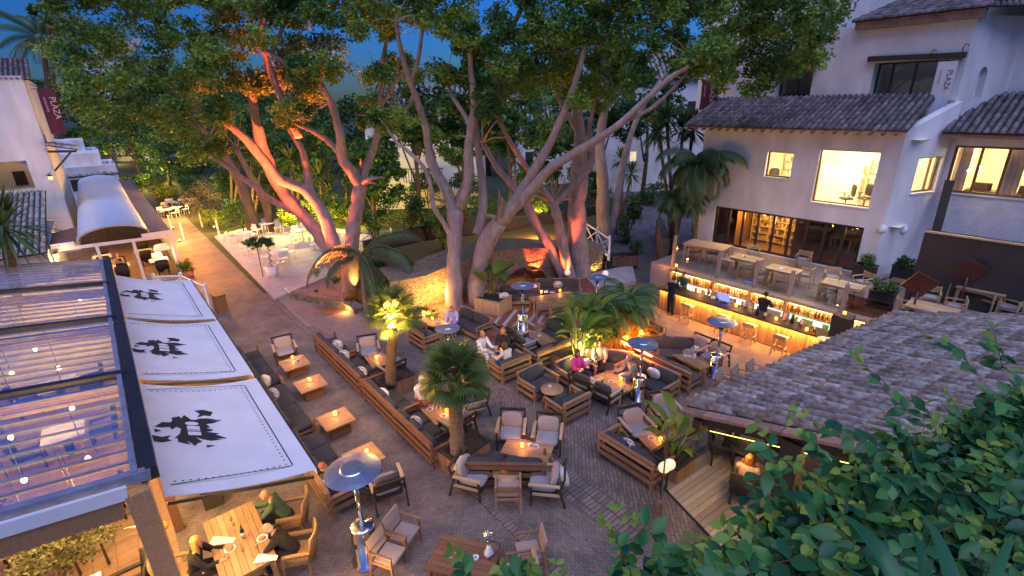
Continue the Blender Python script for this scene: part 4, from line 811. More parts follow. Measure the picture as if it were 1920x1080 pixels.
p = G(402, 428, .3); spot_fix('glowing spotlight in the bush at the left of the walkway end', p); lamp(p + np.array([0, -.3, .5]), 32, (1, .6, .15), .1)
for s_, t_, pw in ((-33.5, 3.0, 260), (-38, 3.4, 330), (-43, 3.6, 330), (-29.6, 3.6, 170)): lamp(W(s_, t_, 2.05), pw, (1, .34, .05), .4)
p = W(-50, 4.6, 2.1); lamp(p, 800, (1, .48, .06), .4)
# ================================================================== white house, tiled lean-to and terraces behind it
HS = -44.; 
hh = sthing('white_house', 'tall white house with an arched opening and a hanging maroon banner', 'house', (HS, -6, 0))
T1_ = -2.1; ha = PS(26, 310, HS); a_ = st(ha); arc = (-4.15, 4.2, 1.15, 6.0)
hw_ = (arc[0] - arc[2], arc[0] + .9, 4.3, 6.05)
m_ = MB()
P0 = (HS, -16); P1 = (HS, T1_)
ath = wallgrid(m_, P0, P1, 0, 10.9, [(hw_[0] + 16, hw_[1] + 16, hw_[2], hw_[3])], -.35)
m_.box(HS - 14, HS - .36, T1_ - .3, T1_, 0, 10.9); 
cx_ = 16 + (hw_[0] + hw_[1]) / 2; r_ = (hw_[1] - hw_[0]) / 2; xs = np.linspace(0, math.pi, 11)
for k in range(10):
    x0 = cx_ - r_ * math.cos(xs[k]); x1 = cx_ - r_ * math.cos(xs[k + 1]); z0 = hw_[3] - .95 + .95 * math.sin(xs[k]); z1 = hw_[3] - .95 + .95 * math.sin(xs[k + 1])
    m_.add([(HS, x0 - 16, z0), (HS, x1 - 16, z1), (HS, x1 - 16, hw_[3] + .002), (HS, x0 - 16, hw_[3] + .002), (HS - .35, x0 - 16, z0), (HS - .35, x1 - 16, z1)], [(0, 1, 2, 3), (0, 4, 5, 1)])
m_.build('wall', 'white_wall', hh)
m_ = MB(); m_.box(HS - 3, HS - 2.8, -8, -2.6, 3, 7); m_.box(HS - 2.9, HS - .36, -8, -2.6, 4.0, 4.2); m_.build('inner_wall', 'cream_wall', hh); lamp(W(HS - 1.4, -4, 6.2), 9, (1, .6, .3), .2)
m_ = MB(); m_.box(HS - 2.79, HS - 2.7, -4.35, -3.75, 4.3, 5.2); m_.build('window', 'dark_wood', hh)
m_ = MB(); tiles(m_, (HS + .35, T1_ + .35, 10.7), (-.0, -14, 0), (-5, 0, 1.5), .24, .45, .09); m_.build('roof', ['tile_dark', 'tile_valley_shade'], hh)
m_ = MB(); tiles(m_, (HS - 2.5, T1_ + 1.5, 6.55), (3.2, 0, 0), (0, -1.5, .35), .24, .4, .09); m_.build('porch_roof', ['tile_clay', 'tile_valley_shade'], hh)
m_ = MB(); m_.beam((HS + .5, T1_, 6.5), (HS + .5, T1_ + 1.4, 6.42), .12, .14); m_.beam((HS + .5, T1_ + .02, 5.3), (HS + .5, T1_ + 1.1, 6.4), .1, .1); m_.build('porch_bracket', 'dark_wood', hh)
q = PS(68, 168, HS + .4); q2 = PS(105, 165, HS + .4); dd = (q2 - q) * (1, 1, 0)
banner('maroon banner with pale lettering hanging from the white house', q, dd * .8, 2.6, 'PLAZA', 'restaurante', 'maroon', 'lettering', 0, .44)
place('lantern', lantern, PS(96, 338, HS + .4), PHI + .5, 'unlit black iron lantern on the corner of the white house')
PROTO['lantern'].scale = (1, 1, 1)
m_ = MB(); tiles(m_, (-30.8, -2.7, 2.75), (0, -8, 0), (-11, -0.0, 1.6), .24, .45, .09); ssingle('lean_to_roof', m_, ['tile_clay', 'tile_valley_shade'], 'low clay tiled lean-to roof in front of the white house', 'roof', (-31, -6, 2.7))
m_ = MB(); m_.box(-41, -31.2, -11, -2.75, 0, 2.6); ssingle('lean_to_house', m_, 'white_wall', 'low white building under the clay tiled lean-to roof', 'building', (-36, -6, 0))
for k, (s_, t0, t1, z0, z1, lab) in enumerate(((-66, -3.5, 1.6, 0, 4.0, 'low white flat-roofed house behind the tent vault'), (-74, -6, 0.6, 0, 5.0, 'larger white stepped house farther behind the tent'))):
    o = sthing('far_white_house', lab, 'house', (s_, t0, 0)); m_ = MB(); m_.box(s_ - 8, s_, t0, t1, z0, z1 - .3); m_.box(s_ - 6, s_ - .8, t0 + .8, t1 - 1, z1 - .3, z1 + .9); m_.build('wall', 'white_wall', o)
    m_ = MB(); tiles(m_, (s_ + .1, t1 + .2, z1 - 1.2), (0, -(t1 - t0) - .4, 0), (-2.4, 0, .9), .5, .6, .2); m_.build('roof', ['tile_clay', 'tile_valley_shade'], o)
    m_ = MB(); m_.box(s_ - .02, s_ + .02, t0 + 1.2, t0 + 2, z1 - 2.6, z1 - 1.5); m_.build('window', 'dark_wood', o)
# ================================================================== white deck with its furniture, gate and fences
dk = MB(); dk.prism([(-24.7, 5.15), (-41, 5.45), (-44, 11), (-33, 14), (-27, 10)], 0.01, .10); struct('white_deck', dk, 'white_deck')
def wire_chair():
    o = thing('garden_chair', '', 'chair'); a = MB(); a.box(-.24, .24, -.24, .24, .43, .46); a.build('seat', 'white_paint', o)
    b = MB(); b.box(-.24, .24, -.26, -.24, .60, .88); b.beam((-.22, -.25, .46), (-.22, -.25, .6), .03, .03); b.beam((.22, -.25, .46), (.22, -.25, .6), .03, .03); b.build('backrest', 'white_paint', o)
    for x in (-.22, .22):
        for y in (-.22, .22): l = MB(); l.beam((x, y, 0), (x * .9, y * .9, .43), .03, .03); l.build('leg', 'white_paint', o)
    return o
def round_white():
    o = thing('garden_table', '', 'table'); a = MB(); a.lathe([(0, .71), (.55, .71), (.56, .725), (.55, .74), (0, .74)], 24); a.build('tabletop', 'white_paint', o); b = MB(); b.tube([(0, 0, 0), (0, 0, .71)], .04); b.lathe([(0, 0), (.28, 0), (.26, .03), (0, .04)], 16); b.build('pedestal', 'white_paint', o); return o
for k, (u, v) in enumerate(((455, 436), (478, 452), (522, 470), (560, 432), (612, 448), (500, 418))):
    wd = ['farthest one beside the walkway fence', 'second from the walkway end', 'behind the twin potted trees', 'under the leaning trunks', 'behind the drooping palm leaf', 'at the back of the deck'][k]
    p = G(u, v, .84); p[2] = .10; place('round_white', round_white, p, 0, 'round white table on the white deck, ' + wd, 'round tables on the white deck')
    for j in range(3):
        a = 1.3 + j * 2.1 + k; place('wire_chair', wire_chair, p + np.array([.8 * math.cos(a), .8 * math.sin(a), 0]), a + math.pi / 2, 'white garden chair at the deck table ' + wd, 'chairs on the white deck')
lamp(W(-31, 8, 2.6), 10, (1, .66, .42), .4); lamp(W(-36, 9.5, 2.6), 14, (1, .62, .35), .4)
def xfence(label, pts, h=1.0, mt='white_paint', cat='fence'):
    o = thing('cross_fence', label, cat, pts[0]); 
    def L(p): return np.array(p) - np.array(pts[0])
    for p in pts: m_ = MB(); q = L(p); m_.beam(q, q + (0, 0, h + .1), .11, .11); m_.blob(q + (0, 0, h + .14), (.07, .07, .07)); m_.build('post', mt, o)
    for a, b in zip(pts[:-1], pts[1:]):
        a = L(a); b = L(b); m_ = MB(); m_.beam(a + (0, 0, h), b + (0, 0, h), .07, .07); m_.build('top_rail', mt, o)
        m_ = MB(); m_.beam(a + (0, 0, .12), b + (0, 0, h - .05), .05, .06); m_.beam(a + (.01, .02, h - .05), b + (.01, .02, .12), .045, .055); m_.build('cross_brace', mt, o)
    return o
xfence('white crossed timber fence along the back of the white deck', [G(u, v, .1) for u, v in ((570, 452), (610, 464), (655, 470), (700, 466), (735, 462))], 1.05)
xfence('small white gate with arched rails at the end of the awnings', [G(u, v, 0) for u, v in ((300, 560), (350, 558), (396, 582))], 1.15, cat='gate')
xfence('white crossed timber railing climbing beside the stone bridge and big trunk', [G(1094, 520, 0), G(1118, 497, .25), G(1141, 488, .75), G(1118, 470, .9), G(1097, 455, 1.0)], 1.15)
for k, (u, v) in enumerate(((322, 433), (345, 450), (379, 425), (412, 445))):
    q = G(u, v, 0); o = thing('picket_post', ['white slatted gate post nearest the tent', 'white slatted gate post out on the walkway', 'white slatted gate post beside the bush', 'white slatted gate post at the deck corner'][k], 'gate post', q, PHI, 'white slatted posts across the walkway')
    for j in range(4): m_ = MB(); m_.box(-.2 + j * .12, -.12 + j * .12, -.03, .03, 0, 1.25); m_.build('slat', 'white_paint', o)
# yellow lit patio beyond
for k, (u, v) in enumerate(((312, 400), (330, 396), (318, 385), (345, 380))):
    p = G(u, v, .4); p[2] = 0.006; wd = ['nearest', 'beside the bush', 'under the round bush', 'farthest'][k]
    place('cloth_table', cloth_table, p, PHI + k, 'small table on the yellow lit patio past the tent, ' + wd, 'patio tables past the tent')
    for j in range(2): a = k * 1.1 + j * 2.6; place('wire_chair', None, p + np.array([.75 * math.cos(a), .75 * math.sin(a), 0]), a + math.pi / 2, 'chair on the yellow lit patio past the tent, at the table ' + wd, 'patio chairs past the tent')
# ================================================================== garden beyond: pergola, hedge rows come with the plants
pg = thing('pergola', 'low dark timber pergola in the lit garden on the left', 'pergola', G(235, 320, 0)); p0 = np.array(G(235, 320, 0))
c = [G(u, v, 0) - p0 for u, v in ((195, 322), (292, 322), (270, 304), (192, 304))]
for q in c: m_ = MB(); m_.beam(q, q + (0, 0, 2.5), .2, .2); m_.build('post', 'brown_wood', pg)
for i in range(6):
    a = c[0] + (c[1] - c[0]) * i / 5 + (0, 0, 2.6); b = c[3] + (c[2] - c[3]) * i / 5 + (0, 0, 2.6); m_ = MB(); m_.beam(a, b, .16, .2); m_.build('beam', 'brown_wood', pg)
m_ = MB(); m_.beam(c[0] + (0, 0, 2.4), c[1] + (0, 0, 2.4), .16, .2); m_.build('beam', 'brown_wood', pg); m_ = MB(); m_.beam(c[3] + (0, 0, 2.4), c[2] + (0, 0, 2.4), .16, .2); m_.build('beam', 'brown_wood', pg)
for u, v, pw in ((218, 268, 160), (290, 312, 200), (200, 300, 120), (330, 300, 180)): lamp(G(u, v + 40, 0) + np.array([0, -1, 1.6]), pw * 3, (1, .62, .12), .3)
# ================================================================== stone bridge, banks, white houses behind
def pxwall(name, label, cat, pts, th, m, top=None, group=None):
    """vertical wall following ground pixels; pts = (u, v_base, height)"""
    G_ = [G(u, v, 0) for u, v, h in pts]; o = thing(name, label, cat, G_[0], 0, group); m_ = MB()
    for (a, b), (h0, h1) in zip(zip(G_[:-1], G_[1:]), zip([p[2] for p in pts[:-1]], [p[2] for p in pts[1:]])):
        a = a - G_[0]; b = b - G_[0]; d = (b - a) / np.linalg.norm(b - a); n = np.array([-d[1], d[0], 0]) * th
        V = [a, b, b + n, a + n]; V = [tuple(q) for q in V] + [(V[0][0], V[0][1], h0), (V[1][0], V[1][1], h1), (V[2][0], V[2][1], h1), (V[3][0], V[3][1], h0)]
        m_.add(V, [(3, 2, 1, 0), (4, 5, 6, 7), (0, 1, 5, 4), (1, 2, 6, 5), (2, 3, 7, 6), (3, 0, 4, 7)], 0, .5)
    m_.build('stonework', m, o); return o
# arched stone bridge: an arch opening in a thick wall
BY = G(955, 552, 0); BA = G(800, 580, 0); BB_ = G(1070, 525, 0)
sb = thing('stone_bridge', 'old rubble stone bridge with a low arch behind the trunks', 'bridge', BA); dB = BB_ - BA; LB = np.linalg.norm(dB); dB /= LB; nB = np.array([-dB[1], dB[0], 0])
m_ = MB(); xa, ra, ha_ = LB * .66, 1.25, 1.2; N = 30; top = lambda x: 1.6 + .6 * math.sin(math.pi * min(1, max(0, x / LB))) ; xs = np.linspace(-1.5, LB + 2, N)
def under(x): q = (x - xa) / ra; return ha_ * math.sqrt(1 - q * q) if abs(q) < 1 else 0
xs = sorted(list(xs) + [xa - ra * math.cos(a) for a in np.linspace(0, math.pi, 15)])
for a, b in zip(xs[:-1], xs[1:]):
    V = []
    for y in (0, 2.2): 
        for x in (a, b): p = dB * x + nB * y; V += [(p[0], p[1], under(x)), (p[0], p[1], top(x))]
    m_.add(V, [(0, 2, 3, 1), (4, 5, 7, 6), (1, 3, 7, 5), (0, 4, 6, 2)], 0, .5)
m_.build('stonework', 'rubble_fine', sb)
pxwall('rubble_wall', 'low rubble retaining wall glowing under the lamps left of the bridge', 'wall', [(700, 590, .35), (760, 572, .7), (805, 568, 1.0), (850, 575, .9)], .8, 'rubble')
pxwall('low_stone_kerb', 'low curved stone edge of the planting bed by the walkway', 'kerb', [(545, 560, .3), (600, 572, .4), (645, 580, .35), (665, 590, .25)], .5, 'rubble')
pxwall('dark_garden_wall', 'long dark garden wall behind the bridge', 'wall', [(690, 500, 1.5), (800, 470, 1.6), (950, 455, 1.6), (1060, 440, 1.6), (1130, 420, 1.5)], .3, 'wall_dark')
pxwall('red_stone_wall', 'low reddish stone wall beside the path below the palms', 'wall', [(1252, 500, 1.6), (1243, 470, 1.6), (1240, 440, 1.2)], .4, 'rubble')
bk = MB(); q = [GS(u, v, 0) for u, v in ((690, 560), (800, 520), (960, 500), (1060, 490), (1130, 440), (1120, 425), (950, 458), (800, 478), (690, 505))]
bk.prism([(p[0], p[1]) for p in q], .0, .9); struct('planted_bank', bk, 'grass_dry')
bp = MB(); q = [GS(u, v, .1) for u, v in ((1095, 520), (1185, 500), (1192, 530), (1120, 548))]; bp.prism([(p[0], p[1]) for p in q], 0, .24); struct('bridge_landing', bp, 'white_deck')
mt_ = MB(); q = [GS(u, v, .02) for u, v in ((595, 578), (640, 568), (660, 580), (612, 592))]; mt_.prism([(p[0], p[1]) for p in q], .008, .03); ssingle('door_mat', mt_, 'brown_wood', 'brown rectangular mat lying on the pink paving by the planting bed', 'mat', tuple(q[0]))
sheet('pink_paving', [tuple(GS(u, v, 0)[:2]) for u, v in ((545, 580), (640, 560), (720, 590), (730, 640), (640, 640), (585, 610))], .007, 'pink_stone')
def far_house(name, label, u0, u1, vb, vt, y, extra, m='white_wall'):
    a = YD(u0, vb, y); b = YD(u1, vb, y); zt = YD((u0 + u1) / 2, vt, y)[2]; o = thing(name, label, 'house', (a[0], y, 0)); m_ = MB(); m_.box(0, b[0] - a[0], 0, 8, 0, zt); m_.build('wall', m, o)
    for kind, ua, ub, va, vb2 in extra:
        p = YD(ua, va, y); q = YD(ub, vb2, y); x0, x1, z1, z0 = p[0] - a[0], q[0] - a[0], p[2], q[2]; m_ = MB()
        if kind == 'railing':
            m_.box(x0, x1, -1.2, 0, z0 - .2, z0)
            m_.build('balcony', m, o); m_ = MB()
            for x in np.arange(x0, x1, .22): m_.box(x, x + .05, -1.2, -1.15, z0, z1)
            m_.box(x0, x1, -1.22, -1.13, z1, z1 + .07); m_.build('railing', 'dark_wood', o)
        elif kind == 'roof': tiles(m_, (x0, -.5, z0), (x1 - x0, 0, 0), (0, 4, z1 - z0 + 1.2), .45, .6, .17); m_.build('roof', ['tile_clay', 'tile_valley_shade'], o)
        elif kind == 'lit': m_.box(x0, x1, -.05, -.003, z0, z1); m_.build('window', 'lamp_globe', o)
        else: m_.box(x0, x1, -.05, -.003, z0, z1); m_.build('window', 'dark_wood', o)
    return o
far_house('hillside_house', 'pale house with a dark balcony railing behind the central trunks', 700, 905, 380, 235, 44, [('railing', 760, 835, 315, 338), ('railing', 848, 895, 330, 350), ('window', 770, 790, 262, 292), ('window', 845, 870, 285, 310), ('roof', 695, 910, 190, 232)], 'white_wall_rough')
far_house('hillside_house', 'white house with a small lit window behind the slender trunks', 1120, 1330, 345, 150, 50, [('lit', 1182, 1192, 285, 302), ('window', 1225, 1240, 240, 262), ('roof', 1200, 1335, 118, 146), ('window', 1290, 1305, 190, 215)])
far_house('hillside_house', 'white garden house half hidden behind the lit red tree', 960, 1100, 350, 255, 56, [('window', 985, 1000, 285, 310), ('roof', 955, 1105, 225, 252)])
far_house('hillside_house', 'lavender house high behind the canopy on the left', 170, 250, 170, 105, 95, [('roof', 168, 252, 85, 108), ('window', 195, 205, 125, 140)])
# ================================================================== trees and plants
def crown_pts(c, r, n, clumps=9):
    c = np.array(c); r = np.broadcast_to(np.array(r, float), (3,))
    d = rng.normal(size=(clumps, 3)); d /= np.linalg.norm(d, axis=1)[:, None]; cc = d * (rng.random(clumps) ** .4)[:, None]
    k = rng.integers(0, clumps, n); e = rng.normal(size=(n, 3)); e /= np.linalg.norm(e, axis=1)[:, None]; e *= (rng.random(n) ** .5)[:, None] * .42
    tc = rng.random(clumps); return c + (cc[k] * .72 + e) * r, np.clip(tc[k] * .6 + rng.random(n) * .45 - .02, 0, 1)
def leafy(lv, blobs, n, size, aspect=.55, droop=.3, bias=0.):
    for c, r in blobs:
        P, t = crown_pts(c, r, n); t = np.clip(t + rng.normal() * .24 + bias, 0, 1); lv.add(P, size, t, aspect, droop)
def limb(mb, pts, Y0, n=8):
    """pts = (u, v, width px, dy): a limb through those sight lines, with its own depth"""
    P = []; R = []
    for u, v, w_, dy in pts: P.append(YD(u, v, Y0 + dy)); R.append(w_ * (Y0 + dy) / FL / 2)
    P = np.array(P); R = np.array(R); Q = []; S = []
    for i in range(len(P) - 1):
        for k in range(4):
            f = k / 4; p0, p1, p2, p3 = P[max(i - 1, 0)], P[i], P[i + 1], P[min(i + 2, len(P) - 1)]
            q = .5 * ((2 * p1) + (-p0 + p2) * f + (2 * p0 - 5 * p1 + 4 * p2 - p3) * f * f + (-p0 + 3 * p1 - 3 * p2 + p3) * f ** 3); Q.append(q + rng.normal(size=3) * R[i] * .05); S.append((R[i] * (1 - f) + R[i + 1] * f) * (1 + .06 * rng.normal()))
    Q.append(P[-1]); S.append(R[-1]); mb.tube(Q, S, n)
def twig(mb, p, Y0):
    u, v, w_, dy = p
    for k in range(5): a = rng.uniform(-1.4, 1.4); L = rng.uniform(30, 60); limb(mb, [(u, v, w_ * .45, dy), (u + L * .5 * math.sin(a), v - L * .5 * math.cos(a), w_ * .3, dy + rng.normal() * .4), (u + L * math.sin(a * 1.2), v - L * math.cos(a * 1.2), 1.2, dy + rng.normal() * .8)], Y0, 5)
def tree(name, label, base, limbs, Y0, bark, blobs, leaf, n, size, aspect=.55, droop=.3):
    o = thing(name, label, 'tree', base); off = -np.array(base); m_ = MB()
    for L in limbs: limb(m_, L, Y0)
    [twig(m_, L[-1], Y0) for L in limbs]; m_.xform(None, off); m_.build('trunk', bark, o)
    for L in (limbs if leaf == 'leaf_ficus' else []):
        u, v, w_, dy = L[-1]
        if v < 300 and rng.random() < .85: blobs = blobs + [(YD(u + rng.normal() * 12, v - 4 + rng.normal() * 10, Y0 + dy + .5 * k_), np.array([1.2, 1.2, .85]) * (22 + 10 * rng.random()) * Y0 / FL) for k_ in (-1, 0, 1)]
    if blobs: lv = Leaves(); leafy(lv, blobs, n, size, aspect, droop); lv.build('crown', leaf, o, base)
    return o
low = [(100, 60), (112, 150), (150, 215), (190, 250), (250, 225), (300, 245), (345, 262), (385, 222), (420, 190), (470, 150), (520, 165), (560, 190), (600, 140), (640, 190), (670, 215), (700, 110), (745, 45), (800, 60), (850, 110), (890, 190), (940, 235), (985, 175), (1020, 140), (1060, 185), (1090, 195), (1130, 140), (1180, 175), (1230, 150), (1290, 115), (1340, 165), (1400, 185), (1440, 150), (1500, 150), (1545, 105), (1575, 20)]
lu = [p[0] for p in low]; lvv = [p[1] for p in low]
GAPS = [(715, 100, 46), (655, 150, 22), (585, 60, 18), (250, 62, 22), (400, 190, 10), (480, 130, 26), (1300, 60, 16), (900, 20, 16), (1240, 110, 20), (30, 60, 60), (655, 85, 22)]
def canopy(u0, u1, Y0, step=33, extra=()):
    out = []
    for u in np.arange(u0, u1, step):
        lim = np.interp(u, lu, lvv)
        for v in np.arange(-60, lim, step * .92):
            uu = u + rng.normal() * 9; vv = min(v + rng.normal() * 8, lim - 14); rr = 27 + 13 * rng.random()
            if any(math.hypot(uu - a, vv - b) < c + 12 for a, b, c in GAPS) or rng.random() < .13: continue
            y = Y0 + rng.uniform(-3.2, 2.2); out.append((YD(uu, vv, y), np.array([1.15, 1.3, .85]) * rr * y / FL))
    for u, v, r_, y in extra: out.append((YD(u, v, y), np.array([1, 1, 1]) * r_ * y / FL))
    return out
b1 = G(655, 545)
tree('ficus_tree', 'huge leaning many-limbed tree on the left, lit red from its foot', b1, [
    [(655, 560, 41.6, 0), (657, 520, 35.2, 0), (658, 470, 28.8, 0), (664, 420, 27.2, 0), (672, 372, 25.6, 0), (676, 345, 24.0, 0)],
    [(676, 350, 22.4, 0), (660, 322, 21.6, -.2), (642, 295, 19.2, -.5), (637, 250, 14.4, -.8), (622, 195, 12.0, -1), (603, 160, 9.6, -1.4), (590, 120, 6.4, -1.8)],
    [(640, 290, 12.0, -.4), (612, 262, 11.2, -.6), (585, 245, 8.8, -1), (545, 228, 6.4, -1.5)],
    [(676, 352, 19.2, 0), (686, 318, 14.4, .3), (703, 270, 12.0, .5), (713, 215, 10.4, .6), (714, 160, 9.6, .4), (718, 110, 7.2, 0), (730, 60, 4.8, -.5)],
    [(713, 200, 8.0, .6), (735, 165, 7.2, .3), (758, 130, 5.6, 0)],
    [(650, 560, 36.8, .4), (632, 480, 30.4, .8), (612, 415, 25.6, 1.2), (590, 375, 22.4, 1.4), (565, 352, 20.8, 1.4), (528, 338, 19.2, 1.2), (495, 300, 18.4, .8), (462, 262, 16.0, .2), (430, 235, 12.8, -.4), (400, 222, 9.6, -.8)],
    [(582, 365, 16.0, 1.4), (576, 330, 14.4, 1.6), (568, 285, 12.8, 1.8), (545, 245, 11.2, 2), (530, 200, 8.8, 2), (522, 150, 7.2, 1.5)],
    [(640, 545, 32.0, 1.4), (612, 462, 27.2, 2), (575, 412, 25.6, 2.4), (538, 370, 24.8, 2.5), (510, 325, 24.0, 2.5), (492, 275, 19.2, 2.4), (478, 215, 16.0, 2), (470, 160, 11.2, 1.4)],
    [(548, 395, 14.4, 2.4), (515, 378, 12.0, 2.2), (470, 345, 10.4, 1.8), (430, 315, 8.8, 1.4), (385, 283, 6.4, 1)],
    [(560, 258, 14.4, .6), (540, 215, 13.6, .2), (520, 165, 12.8, 0), (500, 112, 12.0, -.3), (490, 60, 9.6, -.6), (498, 10, 6.4, -1)],
    [(500, 95, 8.0, -.3), (535, 118, 8.0, -.5), (570, 138, 6.4, -.7)], [(508, 100, 7.2, -.3), (530, 50, 6.4, -.6), (542, 0, 4.8, -.8)],
    [(618, 190, 5.6, -1), (590, 205, 4.8, -.8), (545, 205, 4.0, -.6)]],
    b1[1], 'bark', canopy(108, 560, 23, extra=((330, 200, 30, 21), (300, 225, 28, 24), (410, 205, 24, 22))) + canopy(560, 690, 23), 'leaf_ficus', 420, .17)
b2 = G(872, 580)
tree('ficus_tree', 'pale two-stemmed central tree forking high above the lounge area', b2, [
    [(853, 600, 41.8, 0), (852, 560, 35.6, 0), (852, 500, 29.4, 0), (853, 440, 27.9, 0), (853, 392, 27.9, 0)],
    [(850, 395, 23.2, 0), (838, 358, 20.9, 0), (820, 328, 18.6, .2), (806, 295, 17.1, .3), (802, 255, 14.7, .3), (788, 205, 13.9, 0), (768, 150, 10.8, -.5), (752, 95, 8.5, -1), (742, 40, 6.2, -1.4)],
    [(776, 170, 7.0, -.3), (762, 205, 4.7, 0), (735, 180, 4.7, .2), (705, 140, 3.9, 0)], [(770, 155, 7.7, -.4), (783, 115, 7.0, -.6), (790, 70, 6.2, -.8), (796, 20, 4.7, -1)],
    [(858, 392, 21.6, 0), (872, 360, 20.2, -.3), (879, 325, 18.6, -.5), (878, 285, 17.1, -.6), (884, 240, 15.5, -.8), (890, 195, 13.9, -1), (884, 140, 11.6, -1.2), (880, 80, 7.0, -1.6)],
    [(888, 245, 9.3, -.8), (868, 210, 8.5, -.6), (848, 180, 7.0, -.3), (838, 150, 4.7, 0)],
    [(848, 445, 10.8, 0), (828, 412, 9.3, -.3), (812, 385, 9.3, -.5), (808, 350, 8.5, -.6), (795, 315, 7.7, -.8), (770, 288, 7.0, -.8), (740, 262, 5.5, -.6), (722, 232, 3.9, -.4)],
    [(896, 602, 41.8, .2), (894, 560, 37.1, .2), (897, 510, 34.1, .2), (912, 455, 34.1, 0), (938, 415, 31.0, -.2)],
    [(935, 420, 24.8, -.2), (968, 372, 20.9, -.5), (1000, 322, 18.6, -.8), (1036, 258, 15.5, -1.2), (1066, 190, 13.2, -1.5), (1086, 130, 10.0, -1.8), (1100, 70, 6.2, -2)],
    [(945, 412, 24.8, -.2), (985, 368, 20.9, -.8), (1030, 318, 17.8, -1.4), (1085, 283, 16.3, -2), (1150, 242, 13.2, -2.8), (1210, 188, 10.8, -3.2), (1265, 140, 8.5, -3.6), (1325, 112, 5.5, -4)],
    [(1160, 232, 8.5, -2.8), (1218, 205, 7.0, -3), (1268, 160, 5.5, -3.2), (1300, 118, 3.9, -3.4)],
    [(894, 440, 18.6, .4), (904, 400, 17.1, .6), (905, 350, 15.5, .8), (899, 300, 13.2, 1), (893, 250, 10.8, 1), (890, 200, 7.7, 1)]],
    b2[1], 'bark', canopy(690, 1010, 20.5, extra=((845, 285, 21.1, 20), (820, 255, 17.6, 20.5), (900, 210, 26.4, 20), (690, 195, 22.9, 23), (680, 225, 17.6, 23))), 'leaf_ficus', 420, .165)
b3 = G(1070, 535)
tree('ficus_tree', 'slender forked tree glowing red beside the platform sofa', b3, [
    [(1074, 552, 39.6, 0), (1066, 520, 28.8, 0), (1057, 470, 20.7, 0), (1049, 425, 18.0, 0), (1038, 382, 17.1, 0)],
    [(1038, 384, 13.5, 0), (1016, 352, 11.7, -.2), (990, 318, 10.8, -.4), (962, 275, 9.9, -.6), (935, 225, 8.1, -.8), (905, 175, 7.2, -1)],
    [(1038, 384, 13.5, 0), (1062, 362, 11.7, -.1), (1090, 335, 10.8, -.3), (1110, 300, 9.9, -.4), (1105, 240, 8.1, -.6), (1120, 180, 6.3, -1)],
    [(1066, 535, 23.4, 0), (1030, 465, 21.6, .3), (1000, 412, 19.8, .6), (980, 370, 15.3, .8), (935, 318, 11.7, 1), (905, 268, 9.0, 1)],
    [(940, 85, 10.8, -1), (965, 40, 9.0, -1.4), (985, 0, 7.2, -1.8)]],
    b3[1], 'bark', canopy(1010, 1290, 20.5, extra=((1090, 175, 34, 19), (1180, 155, 34, 18.5))), 'leaf_ficus', 420, .16)
b4 = G(1090, 530)
tree('old_tree', 'thick rough-barked old trunk right behind the red lit tree', b4, [[(1092, 545, 47.6, .5), (1086, 480, 39.1, .5), (1082, 400, 35.7, .5), (1086, 320, 32.3, .5), (1088, 250, 20.4, .5), (1075, 180, 15.6, .5), (1060, 110, 10.8, .5)], [(1086, 250, 9.6, .5), (1060, 210, 7.8, .3), (1035, 160, 6.0, 0)]],
    b4[1], 'bark', canopy(1290, 1580, 21, extra=((1360, 150, 30, 20), (1420, 160, 30, 20), (1480, 130, 28, 21), (1540, 60, 34, 21))), 'leaf_ficus', 420, .16)
# the overhanging right crown needs its own limbs
b5 = G(1135, 455)
tree('ficus_tree', 'brown leaning pair of slender trunks at the foot of the stone path', b5, [
    [(1137, 462, 34, 0), (1130, 400, 26, 0), (1130, 340, 22, 0), (1125, 270, 18, 0), (1135, 200, 14, 0), (1150, 120, 9, 0)], [(1148, 440, 18, 0), (1160, 360, 15, .3), (1172, 290, 12, .5), (1200, 210, 9, .5), (1240, 150, 7, 0)]],
    b5[1], 'bark', [(YD(1140 + 60 * rng.normal(), 160 + 40 * rng.normal(), 30), np.array([1.2, 1.2, .9])) for k in range(8)], 'leaf_hedge', 220, .2)
b6 = G(478, 440)
tree('leaning_tree', 'dark leaning trunk at the back corner of the white deck', b6, [[(480, 445, 24, 0), (468, 400, 22, 0), (455, 350, 20, .3), (430, 300, 16, .6), (395, 255, 13, 1)], [(510, 440, 18, .4), (498, 380, 16, .4), (470, 330, 13, .4), (445, 280, 10, .4)]], b6[1], 'bark_dark', [(YD(380 + 50 * rng.normal(), 215 + 22 * rng.normal(), 38), np.array([1.6, 1.6, 1.1])) for k in range(9)], 'leaf_hedge', 240, .24)
b7 = G(1188, 345)
tree('small_tree', 'small bare-stemmed tree in front of the far white house', b7, [[(1190, 345, 14, 0), (1192, 315, 12, 0), (1180, 290, 9, 0), (1165, 262, 6, 0)], [(1192, 318, 10, 0), (1210, 290, 8, 0), (1222, 255, 6, 0)]], b7[1], 'bark_dark', [(YD(1190 + 30 * rng.normal(), 240 + 14 * rng.normal(), b7[1]), np.array([1.6, 1.4, 1.2])) for k in range(6)], 'leaf_hedge', 160, .3)
